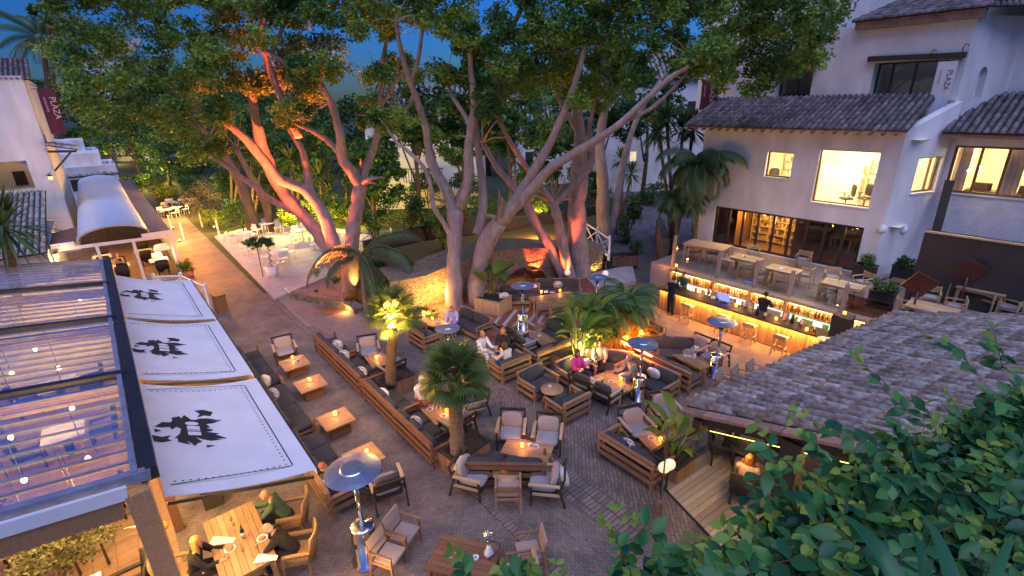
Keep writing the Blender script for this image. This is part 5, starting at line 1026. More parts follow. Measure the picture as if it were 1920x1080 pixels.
# far row of trees closing the garden
FT = [(130, 300, 86, 'below the high lavender house'), (205, 285, 92, 'behind the pergola'), (285, 300, 80, 'just right of the pergola'), (350, 295, 74, 'above the round lit bush'), (430, 300, 70, 'behind the lit palms on the left'), (520, 290, 78, 'behind the leaning red limbs'), (600, 310, 66, 'above the white deck'), (680, 300, 72, 'left of the balcony house'), (745, 250, 82, 'over the balcony house roof'), (825, 235, 76, 'behind the central fork'), (915, 300, 64, 'right of the balcony house'), (985, 240, 84, 'behind the lit red tree'), (1060, 240, 78, 'behind the thick old trunk'), (1150, 230, 74, 'left of the far white house'), (1235, 205, 84, 'over the far white house'), (1285, 240, 70, 'beside the big white building')]
for k, (u, v, y, wd) in enumerate(FT):
    p = G(u, 190 + FL * CH / y * .97, 0); p = YD(u, v, y); p = np.array([p[0], y, 0]); h = 10 + 5 * random.random()
    o = thing('far_tree', 'dark distant tree ' + wd, 'tree', p, 0, 'dark trees closing the garden'); m_ = MB(); m_.tube([(0, 0, 0), (.2, 0, h * .5), (0, .3, h * .8)], [.35, .25, .12], 7); m_.tube([(.2, 0, h * .45), (1.6, 0, h * .75)], [.15, .06], 6); m_.build('trunk', 'bark_dark', o)
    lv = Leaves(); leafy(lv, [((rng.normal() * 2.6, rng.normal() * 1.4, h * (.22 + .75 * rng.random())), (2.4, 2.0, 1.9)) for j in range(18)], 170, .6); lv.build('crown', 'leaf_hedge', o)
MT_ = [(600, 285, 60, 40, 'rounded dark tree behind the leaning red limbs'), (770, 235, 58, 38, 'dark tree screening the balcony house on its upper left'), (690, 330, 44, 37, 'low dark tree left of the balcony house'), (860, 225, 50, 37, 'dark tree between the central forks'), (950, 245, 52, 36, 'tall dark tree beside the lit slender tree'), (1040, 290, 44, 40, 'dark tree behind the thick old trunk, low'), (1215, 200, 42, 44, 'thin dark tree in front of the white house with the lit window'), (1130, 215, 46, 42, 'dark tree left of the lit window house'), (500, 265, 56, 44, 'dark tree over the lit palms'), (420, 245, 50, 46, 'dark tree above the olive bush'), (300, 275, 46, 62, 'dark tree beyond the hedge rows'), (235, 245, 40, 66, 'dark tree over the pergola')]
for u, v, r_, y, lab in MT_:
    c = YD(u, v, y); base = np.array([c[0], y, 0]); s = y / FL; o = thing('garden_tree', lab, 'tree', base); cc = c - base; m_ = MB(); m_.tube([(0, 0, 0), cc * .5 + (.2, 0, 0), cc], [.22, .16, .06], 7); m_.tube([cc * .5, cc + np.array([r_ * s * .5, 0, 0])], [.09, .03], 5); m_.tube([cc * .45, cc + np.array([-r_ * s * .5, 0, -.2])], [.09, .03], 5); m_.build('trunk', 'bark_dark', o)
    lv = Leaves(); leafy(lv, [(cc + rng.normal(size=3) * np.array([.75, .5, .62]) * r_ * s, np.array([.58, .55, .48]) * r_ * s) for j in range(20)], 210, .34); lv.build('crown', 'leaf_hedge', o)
# bushes: (u, v centre, rx, rz px, ground v, material, name, label)
def bush(u, v, rx, rz, vb, lf, name, label, cat='bush', n=1400, size=.16, Y=None, stem=True, group=None, zb=0.):
    g_ = G(u, vb, zb); y = g_[1] if Y is None else Y; c = YD(u, v, y); s = y / FL; base = np.array([c[0], y, zb])
    o = thing(name, label, cat, base, 0, group); lv = Leaves(); k = 12
    bl = []
    for j in range(k): d = rng.normal(size=3); d /= np.linalg.norm(d); d *= .62; bl.append(((c - base) + d * np.array([rx * s, rx * s * .8, rz * s]), np.array([rx, rx * .9, rz]) * s * .5))
    leafy(lv, bl, n // k, size); lv.build('foliage', lf, o)
    if stem: m_ = MB(); m_.tube([(0, 0, 0), c - base], [.05, .03], 6); [m_.tube([(c - base) * .3, b_[0]], [.03, .012], 5) for b_ in bl[:6]]; m_.build('stem', 'bark_dark', o)
    return o
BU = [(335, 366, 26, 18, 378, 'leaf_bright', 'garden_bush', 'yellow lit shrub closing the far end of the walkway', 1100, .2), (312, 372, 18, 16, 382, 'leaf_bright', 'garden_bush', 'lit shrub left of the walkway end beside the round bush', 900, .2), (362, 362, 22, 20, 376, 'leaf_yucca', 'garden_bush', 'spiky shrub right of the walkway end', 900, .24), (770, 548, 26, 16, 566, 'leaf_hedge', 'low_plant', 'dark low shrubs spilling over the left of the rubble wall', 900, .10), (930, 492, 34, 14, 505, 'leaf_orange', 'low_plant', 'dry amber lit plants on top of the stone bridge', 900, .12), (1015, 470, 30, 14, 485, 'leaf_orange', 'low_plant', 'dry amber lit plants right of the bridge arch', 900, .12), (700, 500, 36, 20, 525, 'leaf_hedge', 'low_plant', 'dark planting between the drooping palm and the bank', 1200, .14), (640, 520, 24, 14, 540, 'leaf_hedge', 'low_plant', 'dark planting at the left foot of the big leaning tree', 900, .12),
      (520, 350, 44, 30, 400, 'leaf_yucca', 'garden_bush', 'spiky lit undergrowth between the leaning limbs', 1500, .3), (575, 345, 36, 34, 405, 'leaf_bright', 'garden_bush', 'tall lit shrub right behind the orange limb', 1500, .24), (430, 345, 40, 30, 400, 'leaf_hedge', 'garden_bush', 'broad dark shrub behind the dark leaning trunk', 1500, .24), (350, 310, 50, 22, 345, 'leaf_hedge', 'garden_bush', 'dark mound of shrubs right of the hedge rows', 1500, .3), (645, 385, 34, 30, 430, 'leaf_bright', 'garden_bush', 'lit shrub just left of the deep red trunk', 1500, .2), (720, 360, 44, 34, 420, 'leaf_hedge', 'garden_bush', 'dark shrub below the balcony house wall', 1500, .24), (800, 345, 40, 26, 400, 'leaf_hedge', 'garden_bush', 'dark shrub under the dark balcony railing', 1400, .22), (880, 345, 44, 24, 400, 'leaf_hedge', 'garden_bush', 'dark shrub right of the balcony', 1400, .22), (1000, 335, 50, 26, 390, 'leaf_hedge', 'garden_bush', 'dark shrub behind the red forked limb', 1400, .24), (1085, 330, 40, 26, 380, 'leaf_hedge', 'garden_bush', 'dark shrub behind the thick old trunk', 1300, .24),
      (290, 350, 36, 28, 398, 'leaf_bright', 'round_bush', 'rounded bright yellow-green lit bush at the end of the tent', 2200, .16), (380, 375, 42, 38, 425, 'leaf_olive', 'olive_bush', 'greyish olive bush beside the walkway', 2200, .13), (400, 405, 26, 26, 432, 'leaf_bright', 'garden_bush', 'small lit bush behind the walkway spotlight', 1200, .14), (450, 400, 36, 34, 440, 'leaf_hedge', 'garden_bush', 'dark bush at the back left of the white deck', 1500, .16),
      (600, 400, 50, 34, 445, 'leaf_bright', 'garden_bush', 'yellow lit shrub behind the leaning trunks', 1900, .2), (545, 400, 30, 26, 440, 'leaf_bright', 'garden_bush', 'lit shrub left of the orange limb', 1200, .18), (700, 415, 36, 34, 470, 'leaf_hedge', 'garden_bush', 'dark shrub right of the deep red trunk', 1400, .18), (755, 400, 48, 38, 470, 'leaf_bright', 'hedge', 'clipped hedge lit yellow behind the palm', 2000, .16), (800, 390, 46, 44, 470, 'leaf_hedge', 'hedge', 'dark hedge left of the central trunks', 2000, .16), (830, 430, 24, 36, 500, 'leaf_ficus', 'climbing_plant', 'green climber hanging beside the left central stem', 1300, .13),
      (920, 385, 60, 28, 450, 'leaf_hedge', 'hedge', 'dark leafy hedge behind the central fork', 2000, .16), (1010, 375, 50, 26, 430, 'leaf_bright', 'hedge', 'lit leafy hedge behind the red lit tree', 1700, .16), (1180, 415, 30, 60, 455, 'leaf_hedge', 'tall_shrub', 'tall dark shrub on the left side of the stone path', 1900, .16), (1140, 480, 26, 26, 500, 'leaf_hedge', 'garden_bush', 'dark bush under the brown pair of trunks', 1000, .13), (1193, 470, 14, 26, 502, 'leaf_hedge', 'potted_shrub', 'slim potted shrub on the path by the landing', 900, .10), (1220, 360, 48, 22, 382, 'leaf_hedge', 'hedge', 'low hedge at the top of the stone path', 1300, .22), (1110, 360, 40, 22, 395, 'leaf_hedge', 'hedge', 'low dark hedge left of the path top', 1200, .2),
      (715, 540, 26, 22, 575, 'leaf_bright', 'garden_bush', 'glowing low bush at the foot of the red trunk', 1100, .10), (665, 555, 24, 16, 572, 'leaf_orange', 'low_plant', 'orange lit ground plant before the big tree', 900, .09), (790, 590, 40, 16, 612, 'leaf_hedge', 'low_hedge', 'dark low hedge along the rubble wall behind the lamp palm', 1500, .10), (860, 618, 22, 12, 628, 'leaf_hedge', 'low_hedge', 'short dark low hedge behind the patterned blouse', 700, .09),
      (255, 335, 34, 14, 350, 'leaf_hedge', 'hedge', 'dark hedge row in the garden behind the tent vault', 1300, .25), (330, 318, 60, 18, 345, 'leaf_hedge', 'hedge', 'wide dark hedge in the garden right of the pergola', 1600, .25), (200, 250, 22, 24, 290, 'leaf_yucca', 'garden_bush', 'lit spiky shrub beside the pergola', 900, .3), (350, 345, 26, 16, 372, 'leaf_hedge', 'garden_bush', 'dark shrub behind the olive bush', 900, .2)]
for a in BU: bush(*a[:6], a[6], a[7], n=a[8], size=a[9])
# clipped topiary on the walkway and the terrace
def boxball(): pass
def palm_fan(lv, petioles, hub, d, R, n=24, pet=.6, tint=.5):
    d = d / np.linalg.norm(d); up = np.array([0, 0, 1.]); x = np.cross(d, up); nx = np.linalg.norm(x); x = x / nx if nx > .05 else np.array([1., 0, 0]); nrm = np.cross(x, d)
    droop = .10 + .2 * max(0, 1 - d[2]); c = hub + d * pet + np.array([0, 0, -droop * pet]); petioles.append((hub, hub + d * pet * .55, c))
    an = np.linspace(-1.9, 1.9, n); D = np.outer(np.cos(an), d) + np.outer(np.sin(an), x) + np.outer(-.15 + .12 * np.cos(an * 3), nrm) * .5; L = R * (.72 + .28 * np.cos(an * .5)); D[:, 2] -= .22; D /= np.linalg.norm(D, axis=1)[:, None]
    for Di, Li in zip(D, L):
        w_ = np.cross(Di, nrm); w_ /= np.linalg.norm(w_) + 1e-9; a = R * .045; q = np.array([c, c + Di * Li * .5 + w_ * a, c + Di * Li - np.array([0, 0, .10 * Li]), c + Di * Li * .5 - w_ * a]); lv.V.append(q); lv.T.append(np.array([np.clip(tint + rng.normal() * .12, 0, 1)]))
def fan_palm(label, base, hub, R, nf, trunk_r, name='fan_palm', lf='leaf_palm', pet=.6, lowest=-.5):
    base = np.array(base); hub = np.array(hub) - base; o = thing(name, label, 'palm', base); m_ = MB(); N = 16
    m_.tube([hub * k / N + np.array([.015 * math.sin(k * 2), .015 * math.cos(k * 3), 0]) for k in range(N + 1)], [trunk_r * (1.15 - .15 * k / N + .06 * (k % 2)) for k in range(N + 1)], 12); m_.build('trunk', 'palm_bark', o)
    lv = Leaves(); pt = []
    for k in range(nf):
        a = k * 2.39996; e = lowest + (1.45 - lowest) * ((k + .5) / nf) ** 1.1; d = np.array([math.cos(a) * math.cos(e), math.sin(a) * math.cos(e), math.sin(e)]); palm_fan(lv, pt, hub + np.array([0, 0, .05]), d, R * (.9 + .2 * random.random()), 22, pet * (.8 + .4 * random.random()), .25 + .5 * random.random())
    lv.build('fronds', lf, o); s_ = MB()
    for p in pt: s_.tube(p, [.014, .011, .008], 4)
    s_.build('leaf_stalks', 'green_stem', o); return o
def feather(lv, st_, hub, az_, el, L, droop=1.0, n=34, leaf=.5, tint=.4):
    P = []; p = np.array(hub, float); e = el; ds = L / 14
    for k in range(15): P.append(p.copy()); d = np.array([math.cos(az_) * math.cos(e), math.sin(az_) * math.cos(e), math.sin(e)]); p = p + d * ds; e -= droop * (.06 + .10 * k / 14)
    P = np.array(P); st_.append(P); side = np.array([-math.sin(az_), math.cos(az_), 0])
    for k in range(n):
        f = (.12 + .88 * k / n) * 14; i = min(int(f), 13); c = P[i] + (P[i + 1] - P[i]) * (f - i); t = P[i + 1] - P[i]; t /= np.linalg.norm(t); l = leaf * (math.sin(math.pi * (.12 + .83 * k / n)) ** .6)
        for sg in (-1, 1):
            d = side * sg * .75 + t * .55 + np.array([0, 0, -.55]); d /= np.linalg.norm(d); w_ = np.cross(d, [0, 0, 1.]); w_ /= np.linalg.norm(w_) + 1e-9; a = .024 * (leaf / .5)
            lv.V.append(np.array([c, c + d * l * .4 + t * a, c + d * l + np.array([0, 0, -.15 * l]), c + d * l * .4 - t * a])); lv.T.append(np.array([np.clip(tint + rng.normal() * .12, 0, 1)]))
def feather_palm(label, base, hub, L, nf, tr, leaf=.5, els=(-.1, 1.2), lf='leaf_palm', droop=1., name='feather_palm', azs=None, bark='palm_bark'):
    base = np.array(base); hub = np.array(hub) - base; o = thing(name, label, 'palm', base); m_ = MB(); m_.tube([hub * k / 10 for k in range(11)], [tr * (1.2 - .3 * k / 10) for k in range(11)], 10); m_.build('trunk', bark, o)
    lv = Leaves(); ss = []
    for k in range(nf): feather(lv, ss, hub, (k * 2.39996 if azs is None else azs[k]), els[0] + (els[1] - els[0]) * random.random(), L * (.8 + .4 * random.random()), droop, 36, leaf, .2 + .5 * random.random())
    lv.build('fronds', lf, o); s_ = MB()
    for P in ss: s_.tube(P, np.linspace(.03, .008, len(P)), 5)
    s_.build('leaf_stalks', 'green_stem', o); return o
def rosette(label, base, heads, n=60, L=1.0, lf='leaf_yucca', tr=.1, name='yucca_palm', w_=.05):
    base = np.array(base); o = thing(name, label, 'palm', base); m_ = MB(); lv = Leaves()
    for h in heads:
        h = np.array(h) - base; m_.tube([(0, 0, 0), h * .5 + (.08, 0, 0), h], [tr * 1.2, tr, tr * .8], 8)
        for k in range(n):
            e = rng.uniform(-.7, 1.4); a = rng.uniform(0, 6.283); d = np.array([math.cos(a) * math.cos(e), math.sin(a) * math.cos(e), math.sin(e)]); l = L * rng.uniform(.75, 1.1); x = np.cross(d, [0, 0, 1.]); x /= np.linalg.norm(x) + 1e-9
            lv.V.append(np.array([h, h + d * l * .45 + x * w_ * L, h + d * l - np.array([0, 0, .18 * l]), h + d * l * .45 - x * w_ * L])); lv.T.append(np.array([rng.random()]))
    m_.build('trunk', 'palm_bark', o); lv.build('fronds', lf, o); return o
fan_palm('fan palm with a bright lamp fixed under its crown, in a timber planter', G(732, 722, .5), G(736, 590, 3.05), .54, 30, .14, lowest=-.12, lf='leaf_yucca', pet=.5)
fan_palm('stout fan palm in the timber planter nearest the camera', G(858, 852, .5), G(852, 703, 2.45), .58, 34, .16, lowest=-.3, lf='leaf_yucca', pet=.5)
rosette('big dark spiky palm at the left picture edge in front of the clay roof', np.array([*YD(10, 600, 15)[:2], 0]), [YD(5, 425, 15)], 170, 1.75, 'leaf_palm', .16, 'spiky_palm', .028)
feather_palm('drooping feathery palm standing in front of the red trunk', G(688, 596), G(676, 478, 2.1), 3.1, 11, .10, .75, (.15, .9), 'leaf_palm', 1.35, azs=[2.6, 2.95, 3.3, 3.7, 4.3, -.1, -.5, .35, .8, 5.2, 2.2])
feather_palm('shaggy palm against the corner of the white building', np.array([*YD(1302, 470, 25.2)[:2], 0]), YD(1312, 305, 25.2), 2.3, 30, .14, .8, (-.3, 1.1), 'leaf_palm', 1.5)
feather_palm('second shaggy palm, lower and left of the building corner', np.array([*YD(1268, 470, 25.6)[:2], 0]), YD(1272, 380, 25.6), 1.6, 22, .12, .6, (-.2, 1.1), 'leaf_palm', 1.5)
rosette('tall yucca with spiky heads above the shaggy palms', np.array([*YD(1265, 440, 28)[:2], 0]), [YD(1250, 225, 28), YD(1280, 240, 28), YD(1235, 250, 28), YD(1300, 245, 28)], 110, 1.5, 'leaf_palm', .1)
feather_palm('tall palm high behind the white house', np.array([*YD(90, 250, 75)[:2], 0]), YD(78, 72, 75), 6, 22, .35, 1.4, (-.2, 1.3), 'leaf_palm', 1.0)
for u, v, vb, y, L, lab in ((430, 272, 400, 40, 1.9, 'lit spiky palm by the orange leaning limb'), (470, 290, 400, 39, 1.5, 'second lit spiky palm, lower and further right'), (545, 300, 410, 38, 1.7, 'lit spiky palm between the leaning limbs'), (600, 330, 420, 38, 1.7, 'lit spiky palm behind the orange limb'), (648, 310, 420, 40, 1.9, 'spiky palm just left of the red fork'), (965, 300, 400, 40, 1.5, 'spiky palm between the two lit trees'), (1165, 300, 380, 38, 1.4, 'spiky palm behind the slender trunks')):
    rosette(lab, np.array([*YD(u, vb, y)[:2], 0]), [YD(u, v, y), YD(u + 18, v + 26, y)], 60, L)
o = thing('whorled_pine', 'tall sparse pine with clumped branches in the open sky', 'tree', np.array([*YD(88, 250, 60)[:2], 0])); b0 = np.array(o.location); m_ = MB(); m_.tube([(0, 0, 0), YD(90, 50, 60) - b0, YD(80, -40, 60) - b0], [.35, .18, .08], 8); lv = Leaves()
for u, v, r_ in ((60, 18, 14), (85, 12, 16), (108, 8, 14), (72, -8, 12), (95, 42, 14), (50, -14, 14), (110, 55, 10)):
    q = YD(u, v, 60) - b0; m_.tube([YD(89, v + 28, 60) - b0, q], [.09, .04], 5); leafy(lv, [(q, np.array([1, .8, .6]) * r_ * 60 / FL)], 260, .4)
m_.build('trunk', 'bark_dark', o); lv.build('crown', 'leaf_hedge', o)
# ------------------------------------------------------------------ planters
def planter(label, c, sx, sy, h, rz, mt='teak', cat='planter', name='planter', rim='dark_metal', base_r=0):
    o = thing(name, label, cat, c, rz); m_ = MB(); n = max(3, int(sx / .12))
    for k in range(n):
        a = -sx / 2 + sx * k / n; m_.box(a + .004, a + sx / n - .004, -sy / 2, -sy / 2 + .03, .02, h); m_.box(a + .004, a + sx / n - .004, sy / 2 - .03, sy / 2, .02, h)
    n = max(3, int(sy / .12))
    for k in range(n):
        a = -sy / 2 + .03 + (sy - .06) * k / n; m_.box(-sx / 2, -sx / 2 + .03, a + .004, a + (sy - .06) / n - .004, .02, h); m_.box(sx / 2 - .03, sx / 2, a + .004, a + (sy - .06) / n - .004, .02, h)
    m_.build('box', mt, o); m_ = MB()
    for a in ((-sx / 2 - .02, sx / 2 + .02, -sy / 2 - .02, -sy / 2 + .07), (-sx / 2 - .02, sx / 2 + .02, sy / 2 - .07, sy / 2 + .02), (-sx / 2 - .02, -sx / 2 + .07, -sy / 2 + .07, sy / 2 - .07), (sx / 2 - .07, sx / 2 + .02, -sy / 2 + .07, sy / 2 - .07)): m_.box(*a, h + .002, h + .04)
    m_.build('rim', rim, o); m_ = MB(); m_.box(-sx / 2 + .035, sx / 2 - .035, -sy / 2 + .035, sy / 2 - .035, .02, h - .06); m_.build('soil', 'soil', o); return o
planter('timber planter under the fan palm carrying the bright lamp', G(735, 728, 0), 1.15, 1.15, .55, PHI)
planter('timber planter under the stout fan palm nearest the camera', G(862, 862, 0), 1.15, 1.15, .55, PHI + .12)
planter('pale timber planter holding the banana plant on the platform', W(*GS(925, 582, .22)[:2], .22), 1.3, 1.0, .62, PHI + .35, 'pale_wood', rim='pale_wood')
planter('long timber planter full of lit plants in the middle of the lounge', W(-10.45, 12.75, 0), 1.5, 4.2, .6, PHI, 'teak')
planter('small timber planter beside the roof post with leafy shrub', W(-5.3, 9.3, 0), .8, .8, .5, PHI)
planter('timber planter at the end of the landing', W(*GS(1170, 505, 0)[:2], .25), 1.4, .5, .6, PHI + .9, 'brown_wood')
for k, (u, v, wd) in enumerate(((1618, 523, 'left of the white corner by the door'), (1690, 525, 'right of the white corner'), (1650, 575, 'behind the smoked glass panel'), (1918, 575, 'at the right picture edge'))):
    c = G(u, v, ZT + .02); c[2] = ZT + .013; o = planter('dark planter box with a clipped ball ' + wd, c, .75, .5, .6, PHI, 'wall_dark', rim='wall_dark', name='planter_box'); lv = Leaves(); leafy(lv, [((c[0] + rng.normal() * .1, c[1] + rng.normal() * .1, ZT + .80 + rng.normal() * .05), .3) for q in range(5)], 300, .07)
    q = thing('topiary_ball', 'clipped green ball in the planter ' + wd, 'topiary', c + np.array([0, 0, .6])); lv.build('foliage', 'leaf_hedge', q, c + np.array([0, 0, .6]))
c = G(355, 520, 0); o = thing('topiary_ball', 'clipped green ball in a low pot behind the white gate', 'topiary', c); m_ = MB(); m_.lathe([(0, 0), (.24, 0), (.3, .4), (0, .4)], 16); m_.build('pot', 'clay_edge', o); lv = Leaves(); leafy(lv, [((rng.normal() * .12, rng.normal() * .12, .68 + rng.normal() * .08), .36) for q in range(6)], 300, .08); lv.build('foliage', 'leaf_bright', o)
c = G(513, 522, 0); o = thing('white_planter', 'tapered square white pot at the corner of the white deck', 'planter', c, PHI); m_ = MB(); m_.lathe([(0, 0), (.26, 0), (.40, .72), (.33, .72), (.3, .66), (0, .66)], 4); m_.build('pot', 'white_paint', o)
for u, v, lab, wav in ((502, 452, 'standard tree with a plain stem and round head by the white pot', 0), (522, 448, 'standard tree with a spiral stem in the white pot', 1)):
    b = c + np.array([(-.0 if wav else -.55), 0, .66 if wav else 0]); h = G(u, v, 2.05); h = np.array([b[0] + (.1 if wav else 0), b[1], 2.1]); o = thing('standard_tree', lab, 'tree', b); m_ = MB(); N = 24
    m_.tube([(h - b) * k / N + np.array([.07 * math.sin(k * 1.3), .07 * math.cos(k * 1.3), 0]) * wav for k in range(N + 1)], .025, 6); m_.build('trunk', 'bark_dark', o); lv = Leaves(); leafy(lv, [(h - b + rng.normal(size=3) * (.22, .22, .08), (.34, .34, .2)) for q in range(7)], 180, .10); lv.build('crown', 'leaf_hedge', o)
# ------------------------------------------------------------------ planting in the beds
def broadleaf(label, base, n, h, lf, name='banana_plant', w_=.28, spread=.5, L=1.0, cat='plant'):
    base = np.array(base); o = thing(name, label, cat, base); lv = MB(); st_ = MB()
    for k in range(n):
        a = k * 2.4 + random.random(); e = h * (.55 + .45 * random.random()); r_ = .06 + .1 * random.random(); s = np.array([r_ * math.cos(a), r_ * math.sin(a), 0]); d = np.array([math.cos(a), math.sin(a), 0]); tip = s + d * spread * .35 + np.array([0, 0, e]); st_.tube([s, s + d * .06 + np.array([0, 0, e * .5]), tip], [.022, .018, .012], 5)
        l = L * (.7 + .5 * random.random()); x = np.array([-d[1], d[0], 0]); el = 1.2 - .5 * random.random(); P = []; p = tip.copy()
        for j in range(7): P.append(p.copy()); p = p + (d * math.cos(el) + np.array([0, 0, math.sin(el)])) * l / 6; el -= .22
        V = []; 
        for j, q in enumerate(P): ww = w_ * l * math.sin(math.pi * min(.97, .08 + j / 6.4)); V += [q + x * ww + (0, 0, .05 * l * 0 + ww * .25), q, q - x * ww + (0, 0, ww * .25)]
        Fc = [(3 * j + i, 3 * j + i + 1, 3 * j + i + 4, 3 * j + i + 3) for j in range(6) for i in (0, 1)]; lv.add(V, Fc, 0, random.random(), True)
    lv.build('leaves', lf, o); st_.build('stems', 'green_stem', o); return o
c = W(*GS(925, 578, .22)[:2], .80); broadleaf('banana plant with broad leaves in the pale planter on the platform', c, 9, 1.0, 'leaf_bright', L=.95)
BS, BT = -10.45, 12.75
for k, (ds, dt, h, n, lab) in enumerate(((.35, -1.75, 1.25, 14, 'lit bird of paradise plant at the near corner of the long planter'), (-.15, -1.3, 1.6, 14, 'taller lit bird of paradise plant behind the near corner of the long planter'), (.4, -.9, 1.05, 12, 'lower broad-leaved plant along the front of the long planter'), (-.3, -.5, 1.45, 10, 'broad-leaved plant in the second row of the long planter'))):
    broadleaf(lab, W(BS + ds, BT + dt, .55), n, h, 'leaf_bright', 'strelitzia', .15, .5, .95)
for k, (ds, dt, L, lab) in enumerate(((-.3, .3, 1.5, 'dark arching fern palm in the middle of the long planter'), (-.2, 1.4, 1.4, 'dark arching fern palm at the far end of the long planter'), (.2, .7, 1.25, 'smaller dark fern palm between the lit plants of the long planter'), (-.45, 1.9, 1.2, 'outermost dark fern palm nearest the bar'))):
    b = W(BS + ds, BT + dt, .55); feather_palm(lab, b, b + np.array([0, 0, 1.05]), L, 24, .09, .34, (.0, 1.25), 'leaf_hedge', 1.25, 'fern_palm')
for k, (ds, dt, lab) in enumerate(((.4, .1, 'orange lit tuft of grass near the red heater tube'), (.45, .9, 'orange lit tuft of grass in the middle front of the long planter'), (.4, 1.6, 'orange lit tuft of grass toward the bar end of the long planter'))):
    b = W(BS + ds, BT + dt, .55); rosette(lab, b, [b + np.array([0, 0, .12])], 300, 1.05, 'leaf_orange', .05, 'grass_tuft', .012)
bush(1140, 612, 34, 26, 655, 'leaf_bright', 'garden_bush', 'dense bright undergrowth filling the long planter', n=1500, size=.11, zb=.55, stem=False)
b = W(-5.3, 9.3, .45); broadleaf('leafy shrub in the small planter beside the roof post', b, 14, .8, 'leaf_bright', 'leafy_shrub', .2, .6, .55)
b = W(-5.55, 9.9, 0); broadleaf('tall plant with upright leaves rising past the roof corner', b, 5, 1.3, 'leaf_bright', 'leafy_shrub', .12, .3, 1.0)
b = W(-4.3, 18.1, 0); broadleaf('broad dark leaves at the end of the bar counter', b, 5, 1.0, 'leaf_palm', 'banana_plant', .3, .5, 1.0)
# plants below the open end of the glass pavilion
for k, (s_, t_) in enumerate([tuple(GS(u, v, .7)[:2]) for u, v in ((185, 1010), (130, 1030), (70, 1020), (20, 1040), (110, 1075))]):
    b = W(s_, t_, 0); o = thing('pavilion_shrub', 'small-leaved dark shrub at the open end of the glass pavilion, ' + ['beside the post', 'second from the post', 'third from the post', 'farthest from the post', 'in front of the others'][k], 'bush', b); lv = Leaves(); leafy(lv, [((rng.normal() * .35, rng.normal() * .35, .7 + rng.random() * .7), (.4, .4, .35)) for q in range(7)], 130, .09); lv.build('foliage', 'leaf_olive', o); m_ = MB(); m_.tube([(0, 0, 0), (0, 0, 1)], [.03, .015], 5); m_.build('stem', 'bark_dark', o)
lamp(W(-8.3, -2.2, 2.6), 130, (1, .62, .13), .2); lamp(W(-7.9, -3.6, 2.6), 90, (1, .6, .14), .2)
m_ = MB(); m_.box(-7.9, -7.5, -4.6, -.9, 0, .35); ssingle('pavilion_trough', m_, 'cream_wall', 'low pale trough holding shrubs at the open end of the glass pavilion', 'planter', (-7.8, -2.7, 0))
# ------------------------------------------------------------------ the uplights in the trees (lit in the photograph)
RED = (1, .12, .03); AMB = (1, .50, .09)
def uplight(label, p, to, power, col, spot=75, r=.08):
    o = thing('tree_uplight', label, 'spotlight', p); a = MB(); a.lathe([(0, 0), (.08, 0), (.1, .14), (.085, .15), (0, .10)], 12); a.build('housing', 'dark_metal', o); lamp(np.array(p) + (0, 0, .2), power, col, r, 'SPOT', to, spot)
def near(p, du, dy): return np.array([p[0] + du, p[1] + dy, 0])
uplight('red uplight in front of the big leaning tree', near(b1, -1.0, -.7), YD(640, 200, 24), 15000, RED, 52)
uplight('red uplight on the left side of the big leaning tree', near(b1, -1.6, -.2), YD(545, 300, 25), 15000, RED, 46)
uplight('amber uplight low at the right foot of the big leaning tree', near(b1, .55, -.6), YD(665, 450, 24), 140, AMB, 60)
uplight('red uplight behind the central double trunk', near(b2, .9, .8), YD(905, 300, 21.5), 7000, RED, 50)
uplight('red uplight at the red lit slender tree', near(b3, -.2, -.8), YD(1045, 330, 24), 11000, RED, 52)
uplight('red uplight under the leaning limb near the bridge', near(b3, -1.6, -.6), YD(985, 330, 24.5), 8000, RED, 48)
uplight('amber uplight on the bank below the old trunk', near(b4, .8, .8), YD(1120, 380, 28), 380, AMB, 90)
uplight('red uplight hidden beside the limb high in the central crown', near(b2, .2, 1.6), YD(960, 30, 20), 3000, RED, 40)
for u, v, h, pw in ((752, 566, .25, 30), (800, 585, .5, 36), (835, 575, .9, 30), (880, 520, .5, 40), (960, 480, 1.3, 60), (1010, 470, 1.4, 60), (708, 572, .2, 8), (655, 578, .2, 9)):
    p = G(u, v, 0) + np.array([0, -.5, h]); lamp(p, pw * 2.2, AMB, .1)
for u, v, y, pw in ((430, 350, 37, 150), (545, 370, 35, 190), (600, 390, 35, 170), (660, 380, 37, 120), (755, 420, 32, 110), (1010, 380, 34, 90), (385, 390, 44, 150), (290, 385, 50, 220), (965, 340, 38, 60), (700, 300, 40, 80)):
    lamp(YD(u, v + 25, y), pw * 2.6, (1, .66, .11), .2)
p = G(736, 609, 2.87); lamp(p + np.array([0, -.05, .14]), 200, (1, .52, .10), .08); o = thing('palm_lamp', 'dazzling round lamp on the trunk under the fan palm crown', 'lamp', p + np.array([0, -.17, 0])); m_ = MB(); m_.blob((0, 0, 0), (.10, .08, .10)); m_.build('bulb', 'glow_warm', o); m_ = MB(); m_.tube([(0, .02, 0), (0, .45, .0)], .03, 6); m_.build('bracket', 'dark_metal', o)
lamp(p + np.array([-.1, -.6, .1]), 60, (1, .50, .10), .06)
for ds, dt, z, pw, col in ((.62, -1.9, .95, 26, (1, .74, .18)), (.66, -1.2, .9, 22, (1, .74, .18)), (-.2, -.9, .8, 16, (1, .74, .18)), (.72, .3, .9, 22, (1, .32, .04)), (.72, 1.2, .85, 22, (1, .32, .04)), (-.5, .8, .9, 12, (1, .6, .1))): lamp(W(BS + ds, BT + dt, z), pw * 2.6, col, .08)
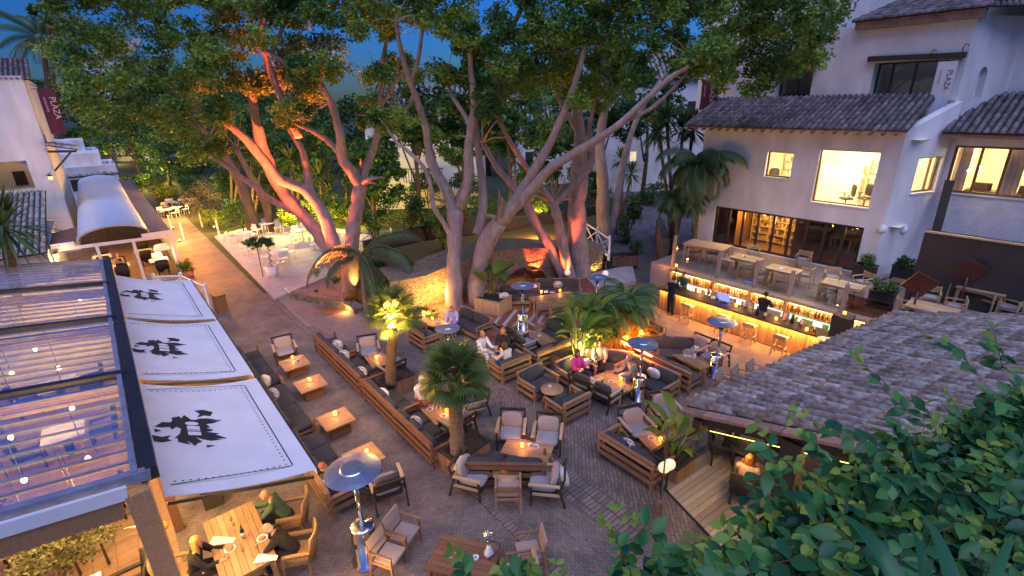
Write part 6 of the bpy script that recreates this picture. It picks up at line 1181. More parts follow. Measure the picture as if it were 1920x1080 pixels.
for k, (ds, dt, z) in enumerate(((.6, -1.95, 1.35), (.66, -1.7, 1.0), (.55, -2.0, .8))):
    o = thing('string_bulb', 'tiny glowing garden bulb among the leaves of the long planter', 'lamp', W(BS + ds, BT + dt, z), 0, 'garden bulbs in the long planter'); m_ = MB(); m_.blob((0, 0, 0), (.04, .04, .045)); m_.build('bulb', 'glow_warm', o); m_ = MB(); m_.tube([(0, 0, -z + .55), (0, 0, -.03)], .006, 5); m_.build('stake', 'dark_metal', o)
# ================================================================== furniture of the lounge
def lounge_chair(fab='grey_fabric', pil='taupe_fabric'):
    o = thing('lounge_chair', '', 'armchair')
    m_ = MB(); m_.cushion((0, .06, .40), (.60, .66, .15)); m_.build('seat_cushion', fab, o)
    m_ = MB(); m_.cushion((0, -.20, .63), (.58, .16, .44), 0, rotx(.24)); m_.build('back_cushion', pil, o)
    m_ = MB(); m_.box(-.31, .31, -.28, .36, .27, .32); m_.build('seat_frame', 'dark_wood', o)
    m_ = MB(); m_.beam((-.34, -.33, .44), (-.34, -.45, .82), .05, .045); m_.beam((.34, -.33, .44), (.34, -.45, .82), .05, .045); m_.beam((-.36, -.44, .80), (.36, -.44, .80), .05, .06); m_.beam((-.32, -.38, .60), (.32, -.38, .60), .03, .05); m_.build('back_frame', 'dark_wood', o)
    for x in (-.36, .36):
        m_ = MB(); m_.beam((x, -.34, .585), (x * 1.03, .38, .60), .075, .035); m_.build('armrest', 'pale_wood', o)
        m_ = MB(); m_.beam((x, .33, 0), (x, .31, .57), .045, .045); m_.build('leg', 'dark_wood', o)
        m_ = MB(); m_.beam((x, -.46, 0), (x, -.30, .57), .045, .05); m_.build('leg', 'dark_wood', o)
        m_ = MB(); m_.beam((x * .98, -.36, .33), (x * .98, .32, .33), .035, .06); m_.build('side_rail', 'pale_wood', o)
    return o
def slat_sofa(Lw=1.6, wood='teak', cush='charcoal_fabric', arms=(1, 1), n=None, backc=True, low=False, D=.84):
    o = thing('slat_sofa', '', 'sofa'); h = Lw / 2; n = n or max(1, int(round(Lw / .8)))
    for x in (-h + .04, h - .04):
        for y, hh in ((-D / 2 + .03, .74), (D / 2 - .04, .58)): m_ = MB(); m_.box(x - .035, x + .035, y - .035, y + .035, 0, hh); m_.build('leg', wood, o)
    m_ = MB()
    for z in (.22, .44, .66): m_.box(-h, h, -D / 2 - .035, -D / 2 - .008, z - .05, z + .06)
    m_.box(-h, h, -D / 2 - .04, -D / 2 + .06, .745, .775); m_.build('back_slats', wood, o)
    for sg, k in ((-1, 0), (1, 1)):
        if not arms[k]: continue
        m_ = MB(); x = sg * h
        for z in (.24, .47): m_.box(min(x - sg * .002, x + sg * .028), max(x - sg * .002, x + sg * .028), -D / 2, D / 2, z - .05, z + .05)
        m_.box(x - .05, x + .05, -D / 2 + .065, D / 2 + .01, .585, .615); m_.build('arm_slats', wood, o)
    m_ = MB(); m_.box(-h + .08, h - .08, -D / 2 + .08, D / 2 - .02, .18, .25); m_.box(-h + .08, h - .08, D / 2 - .055, D / 2 - .02, .12, .26); m_.build('seat_base', wood, o)
    w_ = (Lw - .12) / n
    for k in range(n):
        x = -h + .06 + w_ * (k + .5)
        m_ = MB(); m_.cushion((x, .03, .335), (w_ - .01, D - .10, .18)); m_.build('seat_cushion', cush, o)
        if backc: m_ = MB(); m_.cushion((x, -D / 2 + .17, .60), (w_ - .03, .20, .44), 0, rotx(.18)); m_.build('back_cushion', cush, o)
    return o
def block_table():
    o = thing('coffee_table', '', 'coffee table'); m_ = MB()
    for k in range(5): m_.box(-.42 + .17 * k, -.42 + .17 * k + .162, -.42, .42, .40, .445)
    m_.build('tabletop', 'oak_board', o); m_ = MB()
    for k in range(3): m_.box(-.28, .28, -.28, .28, .02 + .125 * k, .135 + .125 * k)
    m_.build('plinth', 'brown_wood', o); return o
def leg_table(sx=1.25, sy=.68, h=.42, mt='oak_board', name='coffee_table', lg=.07):
    o = thing(name, '', 'coffee table' if h < .6 else 'table'); m_ = MB(); n = max(4, int(sy / .11))
    for k in range(n): m_.box(-sx / 2, sx / 2, -sy / 2 + sy * k / n, -sy / 2 + sy * (k + 1) / n - .008, h - .04, h)
    m_.build('tabletop', mt, o); m_ = MB(); m_.box(-sx / 2 + .05, sx / 2 - .05, -sy / 2 + .05, -sy / 2 + .08, h - .12, h - .045); m_.box(-sx / 2 + .05, sx / 2 - .05, sy / 2 - .08, sy / 2 - .05, h - .12, h - .045); m_.box(-sx / 2 + .05, -sx / 2 + .08, -sy / 2 + .08, sy / 2 - .08, h - .12, h - .045); m_.box(sx / 2 - .08, sx / 2 - .05, -sy / 2 + .08, sy / 2 - .08, h - .12, h - .045); m_.build('apron', mt, o)
    for x in (-1, 1):
        for y in (-1, 1): m_ = MB(); m_.beam((x * (sx / 2 - .06), y * (sy / 2 - .06), 0), (x * (sx / 2 - .1), y * (sy / 2 - .1), h - .045), lg, lg); m_.build('leg', mt, o)
    return o
def round_table(r=.36, h=.48, mt='oak_board', legs='pale_wood'):
    o = thing('side_table', '', 'side table'); m_ = MB(); m_.lathe([(0, h - .035), (r - .01, h - .035), (r, h - .02), (r - .01, h), (0, h)], 26); m_.build('tabletop', mt, o)
    for k in range(3): a = k * 2.094; m_ = MB(); m_.beam((r * .85 * math.cos(a), r * .85 * math.sin(a), 0), (r * .45 * math.cos(a), r * .45 * math.sin(a), h - .036), .04, .04); m_.build('leg', legs, o)
    return o
def heater():
    o = thing('patio_heater', '', 'patio heater'); m_ = MB(); m_.lathe([(0, .0), (.28, .0), (.28, .03), (.22, .05), (.22, .84), (.20, .87), (.0, .88)], 26); m_.build('cylinder', 'steel', o)
    m_ = MB(); m_.box(-.07, .07, -.235, -.215, .50, .60); m_.build('badge', 'dark_metal', o)
    m_ = MB(); m_.tube([(0, 0, .87), (0, 0, 1.88)], .045, 12); m_.build('pole', 'steel', o)
    m_ = MB(); m_.lathe([(0, 1.84), (.07, 1.84), (.11, 1.90), (.12, 2.05), (.07, 2.10), (0, 2.1)], 16); m_.build('burner', 'dark_metal', o)
    m_ = MB(); N = 24
    pr = [(.48, 2.085), (.49, 2.092), (.40, 2.115), (.22, 2.15), (.20, 2.168), (.13, 2.172), (0, 2.176)]; a = np.arange(N) * 2 * math.pi / N
    V = np.concatenate([np.stack([r * np.cos(a), r * np.sin(a), np.full(N, z)], 1) for r, z in pr])
    for i in range(len(pr) - 1):
        for j in range(N): pass
    for sct in range(8):
        Fc = [(i * N + j, i * N + (j + 1) % N, (i + 1) * N + (j + 1) % N, (i + 1) * N + j) for i in range(len(pr) - 1) for j in range(sct * 3, sct * 3 + 3)]; m_.add(V, Fc, 0, (.3, .7)[sct % 2] + .1 * random.random(), False)
    V2 = np.concatenate([np.stack([r * np.cos(a), r * np.sin(a), np.full(N, z)], 1) for r, z in ((.48, 2.083), (.2, 2.135), (.001, 2.14))]); m_.add(V2, [((i + 1) * N + j, (i + 1) * N + (j + 1) % N, i * N + (j + 1) % N, i * N + j) for i in range(2) for j in range(N)], 0, .5); m_.build('reflector', 'steel_dish', o)
    return o
def armchair(slat=False):
    o = thing('dining_armchair', '', 'chair'); wd = 'yellow_teak'
    m_ = MB(); m_.box(-.25, .25, -.22, .28, .42, .46); m_.build('seat', 'taupe_fabric', o)
    m_ = MB()
    if slat:
        for z in (.62, .69, .76): m_.beam((-.26, -.30, z), (.26, -.30, z), .025, .05)
        m_.build('back_slats', 'teak', o)
    else: m_.box(-.27, .27, -.018, .018, -.2, .2, 0, rotx(.16), (0, -.30, .68)); m_.build('backrest', 'taupe_fabric', o)
    for x in (-.28, .28):
        m_ = MB(); m_.beam((x, .26, 0), (x, .24, .64), .045, .045); m_.build('leg', 'teak', o); m_ = MB(); m_.beam((x, -.34, 0), (x, -.27, .50), .045, .05); m_.beam((x, -.27, .5), (x, -.33, .80), .04, .045); m_.build('leg', 'teak', o)
        m_ = MB(); m_.beam((x, .28, .655), (x, -.30, .66), .05, .03); m_.build('armrest', 'teak', o)
    m_ = MB(); m_.beam((-.28, .25, .40), (.28, .25, .40), .03, .05); m_.beam((-.28, -.29, .40), (.28, -.29, .40), .03, .05); m_.beam((-.28, -.28, .40), (-.28, .24, .40), .03, .05); m_.beam((.28, -.28, .40), (.28, .24, .40), .03, .05); m_.build('frame', 'teak', o); return o
def bar_stool():
    o = thing('bar_stool', '', 'bar stool'); m_ = MB(); m_.cushion((0, 0, .72), (.46, .36, .09)); m_.box(-.22, .22, -.19, -.14, .73, .84); m_.build('seat', 'pale_wood', o)
    for x in (-1, 1):
        for y in (-1, 1): m_ = MB(); m_.beam((x * .21, y * .19, 0), (x * .16, y * .13, .69), .04, .04); m_.build('leg', 'pale_wood', o)
    m_ = MB(); m_.beam((-.19, .17, .28), (.19, .17, .28), .03, .03); m_.beam((-.19, -.17, .28), (.19, -.17, .28), .03, .03); m_.beam((-.2, -.16, .33), (-.2, .16, .33), .03, .03); m_.beam((.2, -.16, .33), (.2, .16, .33), .03, .03); m_.build('footrest', 'pale_wood', o); return o
def terrace_chair():
    o = thing('terrace_chair', '', 'chair'); m_ = MB(); m_.box(-.24, .24, -.22, .25, .42, .45); m_.build('seat', 'pale_wood', o); m_ = MB(); m_.cushion((0, .02, .475), (.44, .42, .06)); m_.build('seat_pad', 'grey_fabric', o)
    m_ = MB()
    for z in (.60, .68, .76): m_.beam((-.24, -.27, z), (.24, -.27, z), .022, .05)
    m_.build('back_slats', 'pale_wood', o)
    for x in (-.26, .26):
        m_ = MB(); m_.beam((x, .24, 0), (x, .23, .63), .04, .04); m_.build('leg', 'pale_wood', o); m_ = MB(); m_.beam((x, -.29, 0), (x, -.26, .8), .04, .04); m_.build('leg', 'pale_wood', o); m_ = MB(); m_.beam((x, .26, .64), (x, -.27, .64), .05, .03); m_.build('armrest', 'pale_wood', o)
    return o
def gp0(u, v, h, zb=0.): p = G(u, v, zb + h); p[2] = zb + .012 if zb < .1 else zb; return p
# ---- lounge chairs: seat centre pixel, facing in pixels, label
LC = [(534, 655, 9, 23, 'alone at the far end of the walkway tables', 'g'), (691, 655, 4, 24, 'behind the small candle table by the lamp palm', 'g'), (733, 690, -25, -15, 'tucked behind the lamp palm trunk', 'g'), (959, 806, -4, 25, 'left one of the pair facing the low plank table', 'g'), (1027, 815, -4, 25, 'right one of the pair facing the low plank table', 'g'), (1193, 800, 20, 22, 'above the dark sofa by the roof corner', 'g'), (1247, 770, 20, 22, 'half hidden by plants at the roof corner', 'g'),
      (886, 890, 25, 6, 'with a pale pillow, left of the small round candle table', 'g'), (1024, 901, -25, -2, 'with a pale pillow, right of the small round candle table', 'g'), (725, 907, -8, -22, 'with its back to us beside the nearest heater', 'd'), (1098, 717, 20, -14, 'with its back to us, left of the yellow lit table', 'd'), (1137, 735, 20, -14, 'with its back to us, nearest the central heater', 'd'), (1303, 653, -22, 10, 'left of the pole of the heater by the bar', 'g'), (1338, 667, -22, 10, 'directly behind the heater by the bar', 'g'), (967, 627, 22, -8, 'with a dark back just below the striped platform edge', 'd'), (983, 643, 22, -8, 'with a dark back facing the brown table near the stripes', 'd'), (857, 793, -22, -12, 'behind the trunk of the stout fan palm', 'g'), (885, 753, -22, 6, 'to the right of the stout fan palm crown', 'd')]
for u, v, du, dv, wd, ty in LC:
    if ty == 'g': place('lounge_g', lounge_chair, gp0(u, v, .44), front(u, v, du, dv), 'low grey cushioned lounge chair ' + wd, 'low lounge chairs')
    else: place('lounge_d', lambda: lounge_chair('grey_fabric', 'brown_fabric'), gp0(u, v, .44), front(u, v, du, dv), 'low brown-backed lounge chair ' + wd, 'low lounge chairs')
# ---- slatted sofas
def sofa_at(key, mk, loc, rz, label): return place(key, mk, np.array([loc[0], loc[1], loc[2] if loc[2] > .02 else .012]), rz, label, 'slatted wooden sofas')
sf = PHI - math.pi / 2 + math.pi / 2   # +y along B
for k, (s_, lab) in enumerate(((-16.9, 'long dark sofa backing onto the walkway, farthest part'), (-14.75, 'long dark sofa backing onto the walkway, part beside the lamp palm'))):
    sofa_at('sofa22', lambda: slat_sofa(2.12, 'brown_wood', 'charcoal_fabric', (0, 1), 3), W(s_, 5.22), PHI, lab)
for k, (s_, lab) in enumerate(((-12.45, 'brown slatted sofa backing onto the walkway beside the planter of the lamp palm'), (-10.35, 'brown slatted sofa backing onto the walkway, the part nearest the stout palm'))):
    sofa_at('sofa22', None, W(s_, 5.22), PHI, lab)
for k, (s_, lab) in enumerate(((-17.3, 'far part'), (-14.2, 'middle part'))):
    sofa_at('sofa30', lambda: slat_sofa(3.06, 'teak', 'charcoal_fabric', (0, 0), 4), W(s_, 2.62), PHI, 'very long charcoal sofa along the awnings, ' + lab)
sofa_at('sofa30n', lambda: slat_sofa(3.06, 'teak', 'charcoal_fabric', (0, 1), 4), W(-10.9, 2.62), PHI, 'very long charcoal sofa along the awnings, near end with a reclining man')
SO = [('s16', lambda: slat_sofa(1.7), 1190, 848, 20, -14, 'slatted two-seat sofa with dark mattress by the roof posts'), ('s10', lambda: slat_sofa(1.05), 1064, 755, -22, -14, 'small slatted armchair sofa, its back towards us, before the round table'), ('s10', None, 1009, 716, 22, 13, 'dark cushioned slatted armchair facing the round side table'), ('s12', lambda: slat_sofa(1.2), 955, 683, -20, -13, 'slatted seat holding the woman in the light sweater'), ('s16', None, 1030, 657, -22, -13, 'amber lit slatted sofa left of the long planter'), ('s12', None, 797, 628, 20, -7, 'slatted sofa with open sides right of the lamp palm'), ('s20', lambda: slat_sofa(1.9, 'teak', 'charcoal_fabric', (1, 1), 2), 880, 605, -20, 8, 'dark sofa below the central trunks with the guest in a patterned blouse'),
      ('s10', None, 1080, 697, 20, 12, 'slatted seat holding the woman in pink'), ('s20b', lambda: slat_sofa(1.9, 'teak', 'brown_fabric', (0, 0), 2), 1132, 682, -6, 20, 'brown sofa against the long planter with a printed cushion'), ('s20', None, 1212, 708, -20, 11, 'slatted sofa beside the central heater with a white pillow'), ('s20b', None, 1262, 690, 20, -10, 'slatted sofa back to back with the one beside the central heater'), ('s19', lambda: slat_sofa(1.9, 'brown_wood', 'brown_fabric', (0, 0), 1), 1250, 657, 3, 20, 'plain brown sofa with a printed cushion near the bar stripe'), ('s16', None, 1045, 628, -20, 9, 'dark sofa with white pillow at the right of the stripes'), ('s28', lambda: slat_sofa(2.1, 'brown_wood', 'charcoal_fabric', (0, 0), 2), 945, 870, 2, -20, 'dark bench sofa, its back towards the two nearest lounge chairs'), ('s10', None, 1213, 628, -20, 9, 'small slatted seat at the bar end of the long planter')]
for key, mk, u, v, du, dv, lab in SO: sofa_at(key, mk, gp0(u, v, .42), front(u, v, du, dv), lab)
pz = CZ + .001
for u, v, du, dv, L, lab in ((975, 552, 4, 20, 1.9, 'left half of the dark platform sofa under the red tree'), (1047, 541, 3, 20, 2.1, 'right half of the dark platform sofa under the red tree')):
    sofa_at('plat%g' % L, lambda: slat_sofa(L, 'pale_wood', 'brown_fabric', (0, 0), 2), gp0(u, v, .42, CZ), front(u, v, du, dv, CZ + .42), lab)
# ---- tables
TB = [('blk', block_table, 552, 680, 'solid-based coffee table with a candle, farthest on the walkway'), ('blk', None, 582, 719, 'solid-based coffee table with a white menu, second on the walkway'), ('blk', None, 630, 785, 'solid-based coffee table, third on the walkway'), ('blk', None, 681, 856, 'solid-based coffee table half hidden by the nearest heater dish')]
for key, mk, u, v, lab in TB: place(key, mk, gp0(u, v, .445), PHI, lab, 'block tables on the walkway')
TB = [('leg', leg_table, 706, 672, 12, 16, 'low table with candle in front of the lamp palm chair'), ('leg', None, 818, 770, 14, 14, 'low table crowded with glasses by the stout palm'), ('leg', None, 989, 842, 20, 4, 'low plank table with candle before the pair of grey chairs'), ('leg', None, 1230, 828, 14, 14, 'low plank table before the dark sofa at the roof corner'), ('leg', None, 1152, 716, 16, 10, 'yellow lit low table in the corner of pink-clad guest'), ('leg', None, 1299, 674, 18, 9, 'low table with a curled hose by the bar heater'), ('leg', None, 1013, 632, 16, 10, 'brown low table at the foot of the striped floor'), ('leg', None, 812, 604, 18, 4, 'low dark table before the patterned blouse'), ('leg', None, 928, 668, 16, 12, 'dark table between the two light-clad women')]
for key, mk, u, v, du, dv, lab in TB: place(key, mk, gp0(u, v, .42), heading(u, v, du, dv, .42), lab, 'low slatted tables')
place('rnd', round_table, gp0(950, 884, .48), 0, 'small round table with candle in front of the dark bench sofa', 'round side tables'); place('rnd', None, gp0(1035, 729, .48), 1, 'small round table with a dish beside the dark slatted armchair', 'round side tables'); place('rndw', lambda: round_table(.3, .46, 'white_paint'), gp0(838, 618, .46), 0, 'small white-topped table beside the patterned blouse', 'round side tables')
place('legbig', lambda: leg_table(1.3, .85, .45, 'brown_wood'), gp0(870, 1046, .45), heading(870, 1046, 22, 5, .45), 'dark slatted coffee table carrying the water pipe in the foreground')
bigT = gp0(448, 1012, .75); place('dining', lambda: leg_table(1.9, .95, .75, 'oak_board', 'dining_table'), bigT, PHI, 'honey-coloured dining table with bottle and glasses at bottom left')
place('platT', lambda: leg_table(2.0, .6, .6, 'oak_board', 'lounge_table'), gp0(1035, 556, .6, CZ), heading(1035, 556, 20, -3), 'long platform table in front of the dark sofa under the red tree')
# ---- heaters by their base pixel
for u, v, z, s_, lab in ((690, 1050, 0, 1.09, 'big heater with blue reflecting dish nearest the camera'), (1340, 705, 0, .95, 'heater standing near the bar stools'), (1197, 748, 0, .92, 'heater between the central sofas'), (981, 622, CZ, .93, 'heater on the striped platform'), (846, 705, 0, .86, 'heater hidden below its dish behind the stout palm'), (1117, 598, CZ, .88, 'heater behind the dark ferns of the long planter')):
    o = place('heater', heater, G(u, v, z) + np.array([0, 0, .008]), PHI + random.random(), 'steel mushroom patio ' + lab, 'patio heaters'); o.scale = (s_,) * 3
# glowing heater tube behind the sofa
q0 = G(1165, 640, .95); q1 = G(1222, 668, .95); m_ = MB(); m_.tube([q0, q1], .035, 8); o = thing('heater_tube', 'red glowing heater tube along the sofa back by the long planter', 'heater', q0); m_.xform(None, -q0); m_.build('tube', 'glow_tube', o); m_ = MB(); d = q1 - q0; m_.beam(np.array([0, .06, -.95]), np.array([0, .06, .06]), .04, .04); m_.beam(d + (0, .06, -.95), d + (0, .06, .06), .04, .04); m_.beam((0, .06, .05), d + (0, .06, .05), .02, .12); m_.build('stand', 'dark_metal', o)
strip_light(q0 + (0, -.1, 0), q1 + (0, -.1, 0), 24, (1, .13, .03), .1, (-.1, -.8, -.5)); lamp((q0 + q1) / 2 + (0, -.25, .1), 7, (1, .16, .04), .1)
# ---- wooden dining armchairs
for u, v, du, dv, lab, zb in ((757, 997, 27, 9, 'far one of the two nearest orange lit pair', 0), (729, 1038, 27, 9, 'near one of the two orange lit pair by the heater', 0), (993, 1032, -25, 4, 'far one facing the water pipe table', 0), (976, 1072, -25, 4, 'near one facing the water pipe table, cut by the frame', 0), (1362, 722, 22, 8, 'leftmost of the three under the roof edge', 0), (1392, 713, 22, 8, 'middle of the three under the roof edge', 0), (1420, 703, 22, 8, 'rightmost of the three under the roof edge', 0)):
    o = place('armchair', armchair, gp0(u, v, .46, zb), front(u, v, du, dv, .46), 'wooden armchair with fabric back, ' + lab, 'wooden armchairs with fabric backs'); o.scale = (.9, .9, 1)
place('armslat', lambda: armchair(True), gp0(953, 916, .46), front(953, 916, 0, -20), 'orange wooden chair with slatted back before the small round table')
for k, (u, v) in enumerate(((1018, 572), (1046, 568), (1071, 562), (1096, 557))):
    place('armslat', None, gp0(u, v, .46, CZ), front(u, v, -3, -20, .6), 'slatted wooden chair on the platform, ' + ['leftmost', 'second from left', 'third from left', 'rightmost behind a heater'][k] + ' along the long table', 'slatted chairs on the platform')
# ---- bar stools
for k, (u, v) in enumerate(((1290, 572), (1357, 592), (1407, 609), (1465, 631))):
    place('stool', bar_stool, gp0(u, v, .76), PHI, 'pale wooden bar stool, ' + ['nearest the standing man', 'second along the bar, behind a heater dish', 'third along the bar', 'fourth, nearest the roof'][k], 'bar stools at the counter')
# ---- terrace furniture
TT = [(1327, 458, 1.9, 1.1, .9, 'big pale terrace table at the left end by the building corner'), (1400, 483, 1.2, .8, .75, 'pale terrace table second from the left corner'), (1470, 504, 1.2, .8, .75, 'pale terrace table with a folded blue menu'), (1580, 532, 1.3, .8, .75, 'honey terrace table in front of the last folding door'), (1692, 527, .7, .6, .75, 'small dark terrace table between the ball planters'), (1765, 514, 1.4, .7, .9, 'high plank terrace table by the dark fence'), (1842, 541, 1.3, .8, .78, 'plank terrace table right of the red panel by the fence'), (1748, 576, 1.3, .85, .75, 'weathered terrace table beyond the tiled roof edge')]
for u, v, sx, sy, h, lab in TT:
    place('tt%g%g%g' % (sx, sy, h), lambda: leg_table(sx, sy, h, 'pale_wood' if u < 1690 or u > 1700 else 'dark_wood', 'terrace_table', .08), gp0(u, v, h, ZT + .013), PHI + (.1 if u < 1340 else 0), lab, 'terrace tables')
TC = [(1303, 472, 8, -14, 'left chair under the big left terrace table'), (1337, 474, 8, -14, 'middle chair under the big left terrace table'), (1362, 470, 8, -14, 'right chair at the big left terrace table'), (1366, 485, 20, 4, 'left of the second terrace table'), (1397, 502, 4, -16, 'in front of the second terrace table'), (1412, 474, -3, 14, 'behind the second terrace table'), (1432, 512, 20, 4, 'left of the blue menu table'), (1466, 526, 4, -16, 'in front of the blue menu table'), (1506, 486, -12, 10, 'grey, by the lit folding door'), (1510, 515, -20, -4, 'right of the blue menu table'), (1553, 545, 20, 4, 'left of the honey table'), (1560, 518, 2, 14, 'behind the honey table'), (1600, 553, -4, -16, 'in front of the honey table'), (1618, 528, -18, 2, 'right of the honey table'), (1700, 578, 18, 2, 'left of the weathered table'), (1744, 556, 0, 14, 'behind the weathered table'), (1790, 574, -18, -3, 'right of the weathered table'), (1782, 543, 20, 0, 'beside the red panel by the fence'), (1857, 562, -18, -6, 'blue-cushioned, right of the fence table'), (1893, 577, -16, -4, 'at the far right above the roof tiles')]
for u, v, du, dv, lab in TC: place('tc', terrace_chair, gp0(u, v, .46, ZT + .013), front(u, v, du, dv, ZT + .46), 'pale slatted terrace chair ' + lab, 'slatted terrace chairs')
for u, v, ub, vb, lab in ((1715, 560, 1703, 610, 'left red square panel tilted on a post on the terrace'), (1810, 528, 1795, 580, 'right red square panel tilted on a post before the dark fence')):
    p = G(ub, vb, ZT); o = thing('panel_stand', lab, 'panel stand', p + np.array([0, 0, .013]), PHI + .5); m_ = MB(); m_.tube([(0, 0, 0), (0, 0, 1.2)], .035, 8); m_.lathe([(0, 0), (.22, 0), (.2, .04), (0, .05)], 14); m_.build('post', 'red_lacquer', o); m_ = MB(); m_.box(-.36, .36, -.02, .02, -.36, .36, 0, rotz(-.2) @ rotx(.35) @ roty(.5), (0, 0, 1.45)); m_.build('panel', 'red_lacquer', o)
b = gp0(1722, 600, .3, ZT); m_ = MB(); m_.box(-.28, .28, -.2, .2, 0, .55); o = thing('dark_crate', 'dark crate with white scribbled lettering beside the roof edge', 'crate', b, PHI + .2); m_.build('box', 'wall_dark', o); m_ = MB()
for k in range(3): m_.box(-.16 + .1 * k, -.10 + .1 * k, -.204, -.2005, .25, .42); m_.box(-.1, .06, -.204, -.2005, .12, .2)
m_.build('lettering', 'white_paint', o)
# ---- small things on tables
def candle():
    o = thing('candle_lamp', '', 'candle'); m_ = MB(); m_.lathe([(0, 0), (.045, 0), (.05, .10), (.044, .10), (.04, .02), (0, .02)], 12); m_.build('holder', 'candle_glass', o); m_ = MB(); m_.lathe([(0, .02), (.018, .03), (.012, .075), (0, .10)], 8); m_.build('flame', 'glow_flame', o); return o
def put(u, v, z): p = G(u, v, z); return p + np.array([0, 0, .002])
CD = [(549, 673, .445, 'far walkway table'), (580, 714, .445, 'second walkway table'), (628, 778, .445, 'third walkway table'), (688, 850, .445, 'walkway table behind the nearest heater'), (706, 673, .42, 'table by the lamp palm'), (838, 773, .42, 'glass-laden table by the stout palm'), (979, 838, .42, 'plank table before the pair of grey chairs'), (940, 879, .48, 'round table before the dark bench'), (1238, 827, .42, 'plank table at the roof corner'), (1164, 713, .42, 'yellow lit table'), (811, 600, .42, 'table before the patterned blouse'), (829, 613, .46, 'small white-topped table'), (940, 662, .42, 'table between the two light-clad women'), (1015, 549, CZ + .6, 'left part of the platform table'), (1050, 547, CZ + .6, 'right part of the platform table'), (1312, 549, 1.06, 'bar top near the bartender'), (1380, 575, 1.06, 'bar top by the till screen'), (1455, 600, 1.06, 'bar top by the flower vase'), (1512, 620, 1.06, 'bar top toward the roof'), (1268, 500, 1.8, 'tall stand at the bar corner'), (1583, 590, ZT + .76, 'smoked glass corner of the terrace')]
for u, v, z, wd in CD:
    p = put(u, v, z); place('candle', candle, p, 0, 'glowing candle lamp on the ' + wd, 'candle lamps on tables'); lamp(p + np.array([0, 0, .17]), 3.6 if z < 1 else 4.0, (1, .36, .06), .03)
m_ = MB(); pz_ = G(1268, 500, 1.8); m_.tube([(0, 0, 0), (0, 0, 1.79)], .03, 8); m_.lathe([(0, 0), (.18, 0), (.16, .03), (0, .04)], 12); single('candle_stand', m_, 'dark_metal', 'tall thin iron stand carrying the lamp at the bar corner', 'stand', (pz_[0], pz_[1], .012))
m_ = MB(); pz_ = G(1583, 590, ZT + .76); m_.box(-.25, .25, -.25, .25, 0, .745); single('smoked_cabinet', m_, 'wall_dark', 'low dark cabinet behind the smoked glass carrying a candle', 'cabinet', (pz_[0], pz_[1], ZT + .013), PHI)
def menu(): o = thing('menu_card', '', 'menu'); m_ = MB(); m_.box(-.075, .075, -.13, .13, 0, .008); m_.build('card', 'paper', o); m_ = MB(); [m_.box(-.05, .05, -.10 + .03 * k, -.09 + .03 * k, .008, .0085) for k in range(6)]; m_.build('print', 'cloth_grey', o); return o
MN = [(540, 680, .445, 'far walkway table'), (588, 725, .445, 'second walkway table'), (634, 790, .445, 'third walkway table'), (674, 860, .445, 'fourth walkway table'), (699, 666, .42, 'table by the lamp palm'), (803, 763, .42, 'glass-laden table'), (1001, 841, .42, 'plank table before the grey pair'), (962, 884, .48, 'round table by the dark bench'), (1218, 818, .42, 'plank table at the roof corner'), (1166, 722, .42, 'yellow lit table'), (1024, 730, .48, 'round table by the dark armchair'), (843, 1042, .45, 'water pipe table'), (1337, 558, 1.06, 'bar top'), (824, 600, .42, 'table before the patterned blouse'), (1024, 547, CZ + .6, 'platform table'), (1465, 503, ZT + .763, 'terrace table in the middle'), (838, 617, .46, 'small white-topped table')]
for u, v, z, wd in MN: place('menu', menu, put(u, v, z), PHI + rng.normal() * .6, 'pale paper menu lying on the ' + wd, 'menus on tables')
def bowl(): o = thing('ashtray', '', 'ashtray'); m_ = MB(); m_.lathe([(0, 0), (.05, 0), (.065, .05), (.055, .05), (.04, .012), (0, .012)], 14); m_.build('bowl', 'ceramic', o); m_ = MB(); m_.lathe([(0, .05), (.02, .05), (.02, .055), (0, .055)], 8); m_.build('stub', 'black_plastic', o); return o
BW = [(555, 679, .445, 'far walkway table'), (582, 715, .445, 'second walkway table'), (629, 780, .445, 'third walkway table'), (994, 836, .42, 'plank table before the grey pair'), (951, 880, .48, 'round table by the dark bench'), (1031, 726, .48, 'round table by the dark armchair'), (1011, 631, .42, 'brown table by the stripes'), (1285, 669, .42, 'curled hose table'), (1293, 670, .42, 'curled hose table, dark blue side'), (892, 1048, .45, 'water pipe table'), (712, 668, .42, 'lamp palm table')]
for u, v, z, wd in BW: place('bowl', bowl, put(u, v, z), 0, 'small white ashtray bowl on the ' + wd, 'ashtrays on tables')
def glass(): o = thing('wine_glass', '', 'glass'); m_ = MB(); m_.lathe([(0, 0), (.035, 0), (.033, .005), (.006, .01), (.006, .08), (.03, .11), (.036, .15), (.03, .19), (.027, .19), (.032, .15), (.026, .115), (0, .1)], 10); m_.build('bowl', 'clear_glass', o); m_ = MB(); m_.lathe([(0, .105), (.024, .117), (.03, .14), (0, .14)], 10); m_.build('drink', 'lips', o); return o
GL = [(812, 757, .42, 'stout palm table, first of three'), (822, 760, .42, 'stout palm table, second of three'), (829, 764, .42, 'stout palm table, third of three'), (1135, 707, .42, 'yellow lit table, left'), (1145, 703, .42, 'yellow lit table, right'), (923, 663, .42, "light-clad women's table, left"), (931, 671, .42, "light-clad women's table, right"), (436, 984, .75, 'dining table by the far edge'), (460, 1018, .75, 'dining table beside the wine bottle'), (458, 1042, .75, 'dining table by the near edge'), (484, 1034, .75, 'dining table next to the black-clad man'), (441, 993, .75, 'dining table, behind the napkin')]
for u, v, z, wd in GL: place('glass', glass, put(u, v, z), 0, 'stemmed glass on the ' + wd, 'glasses on tables')
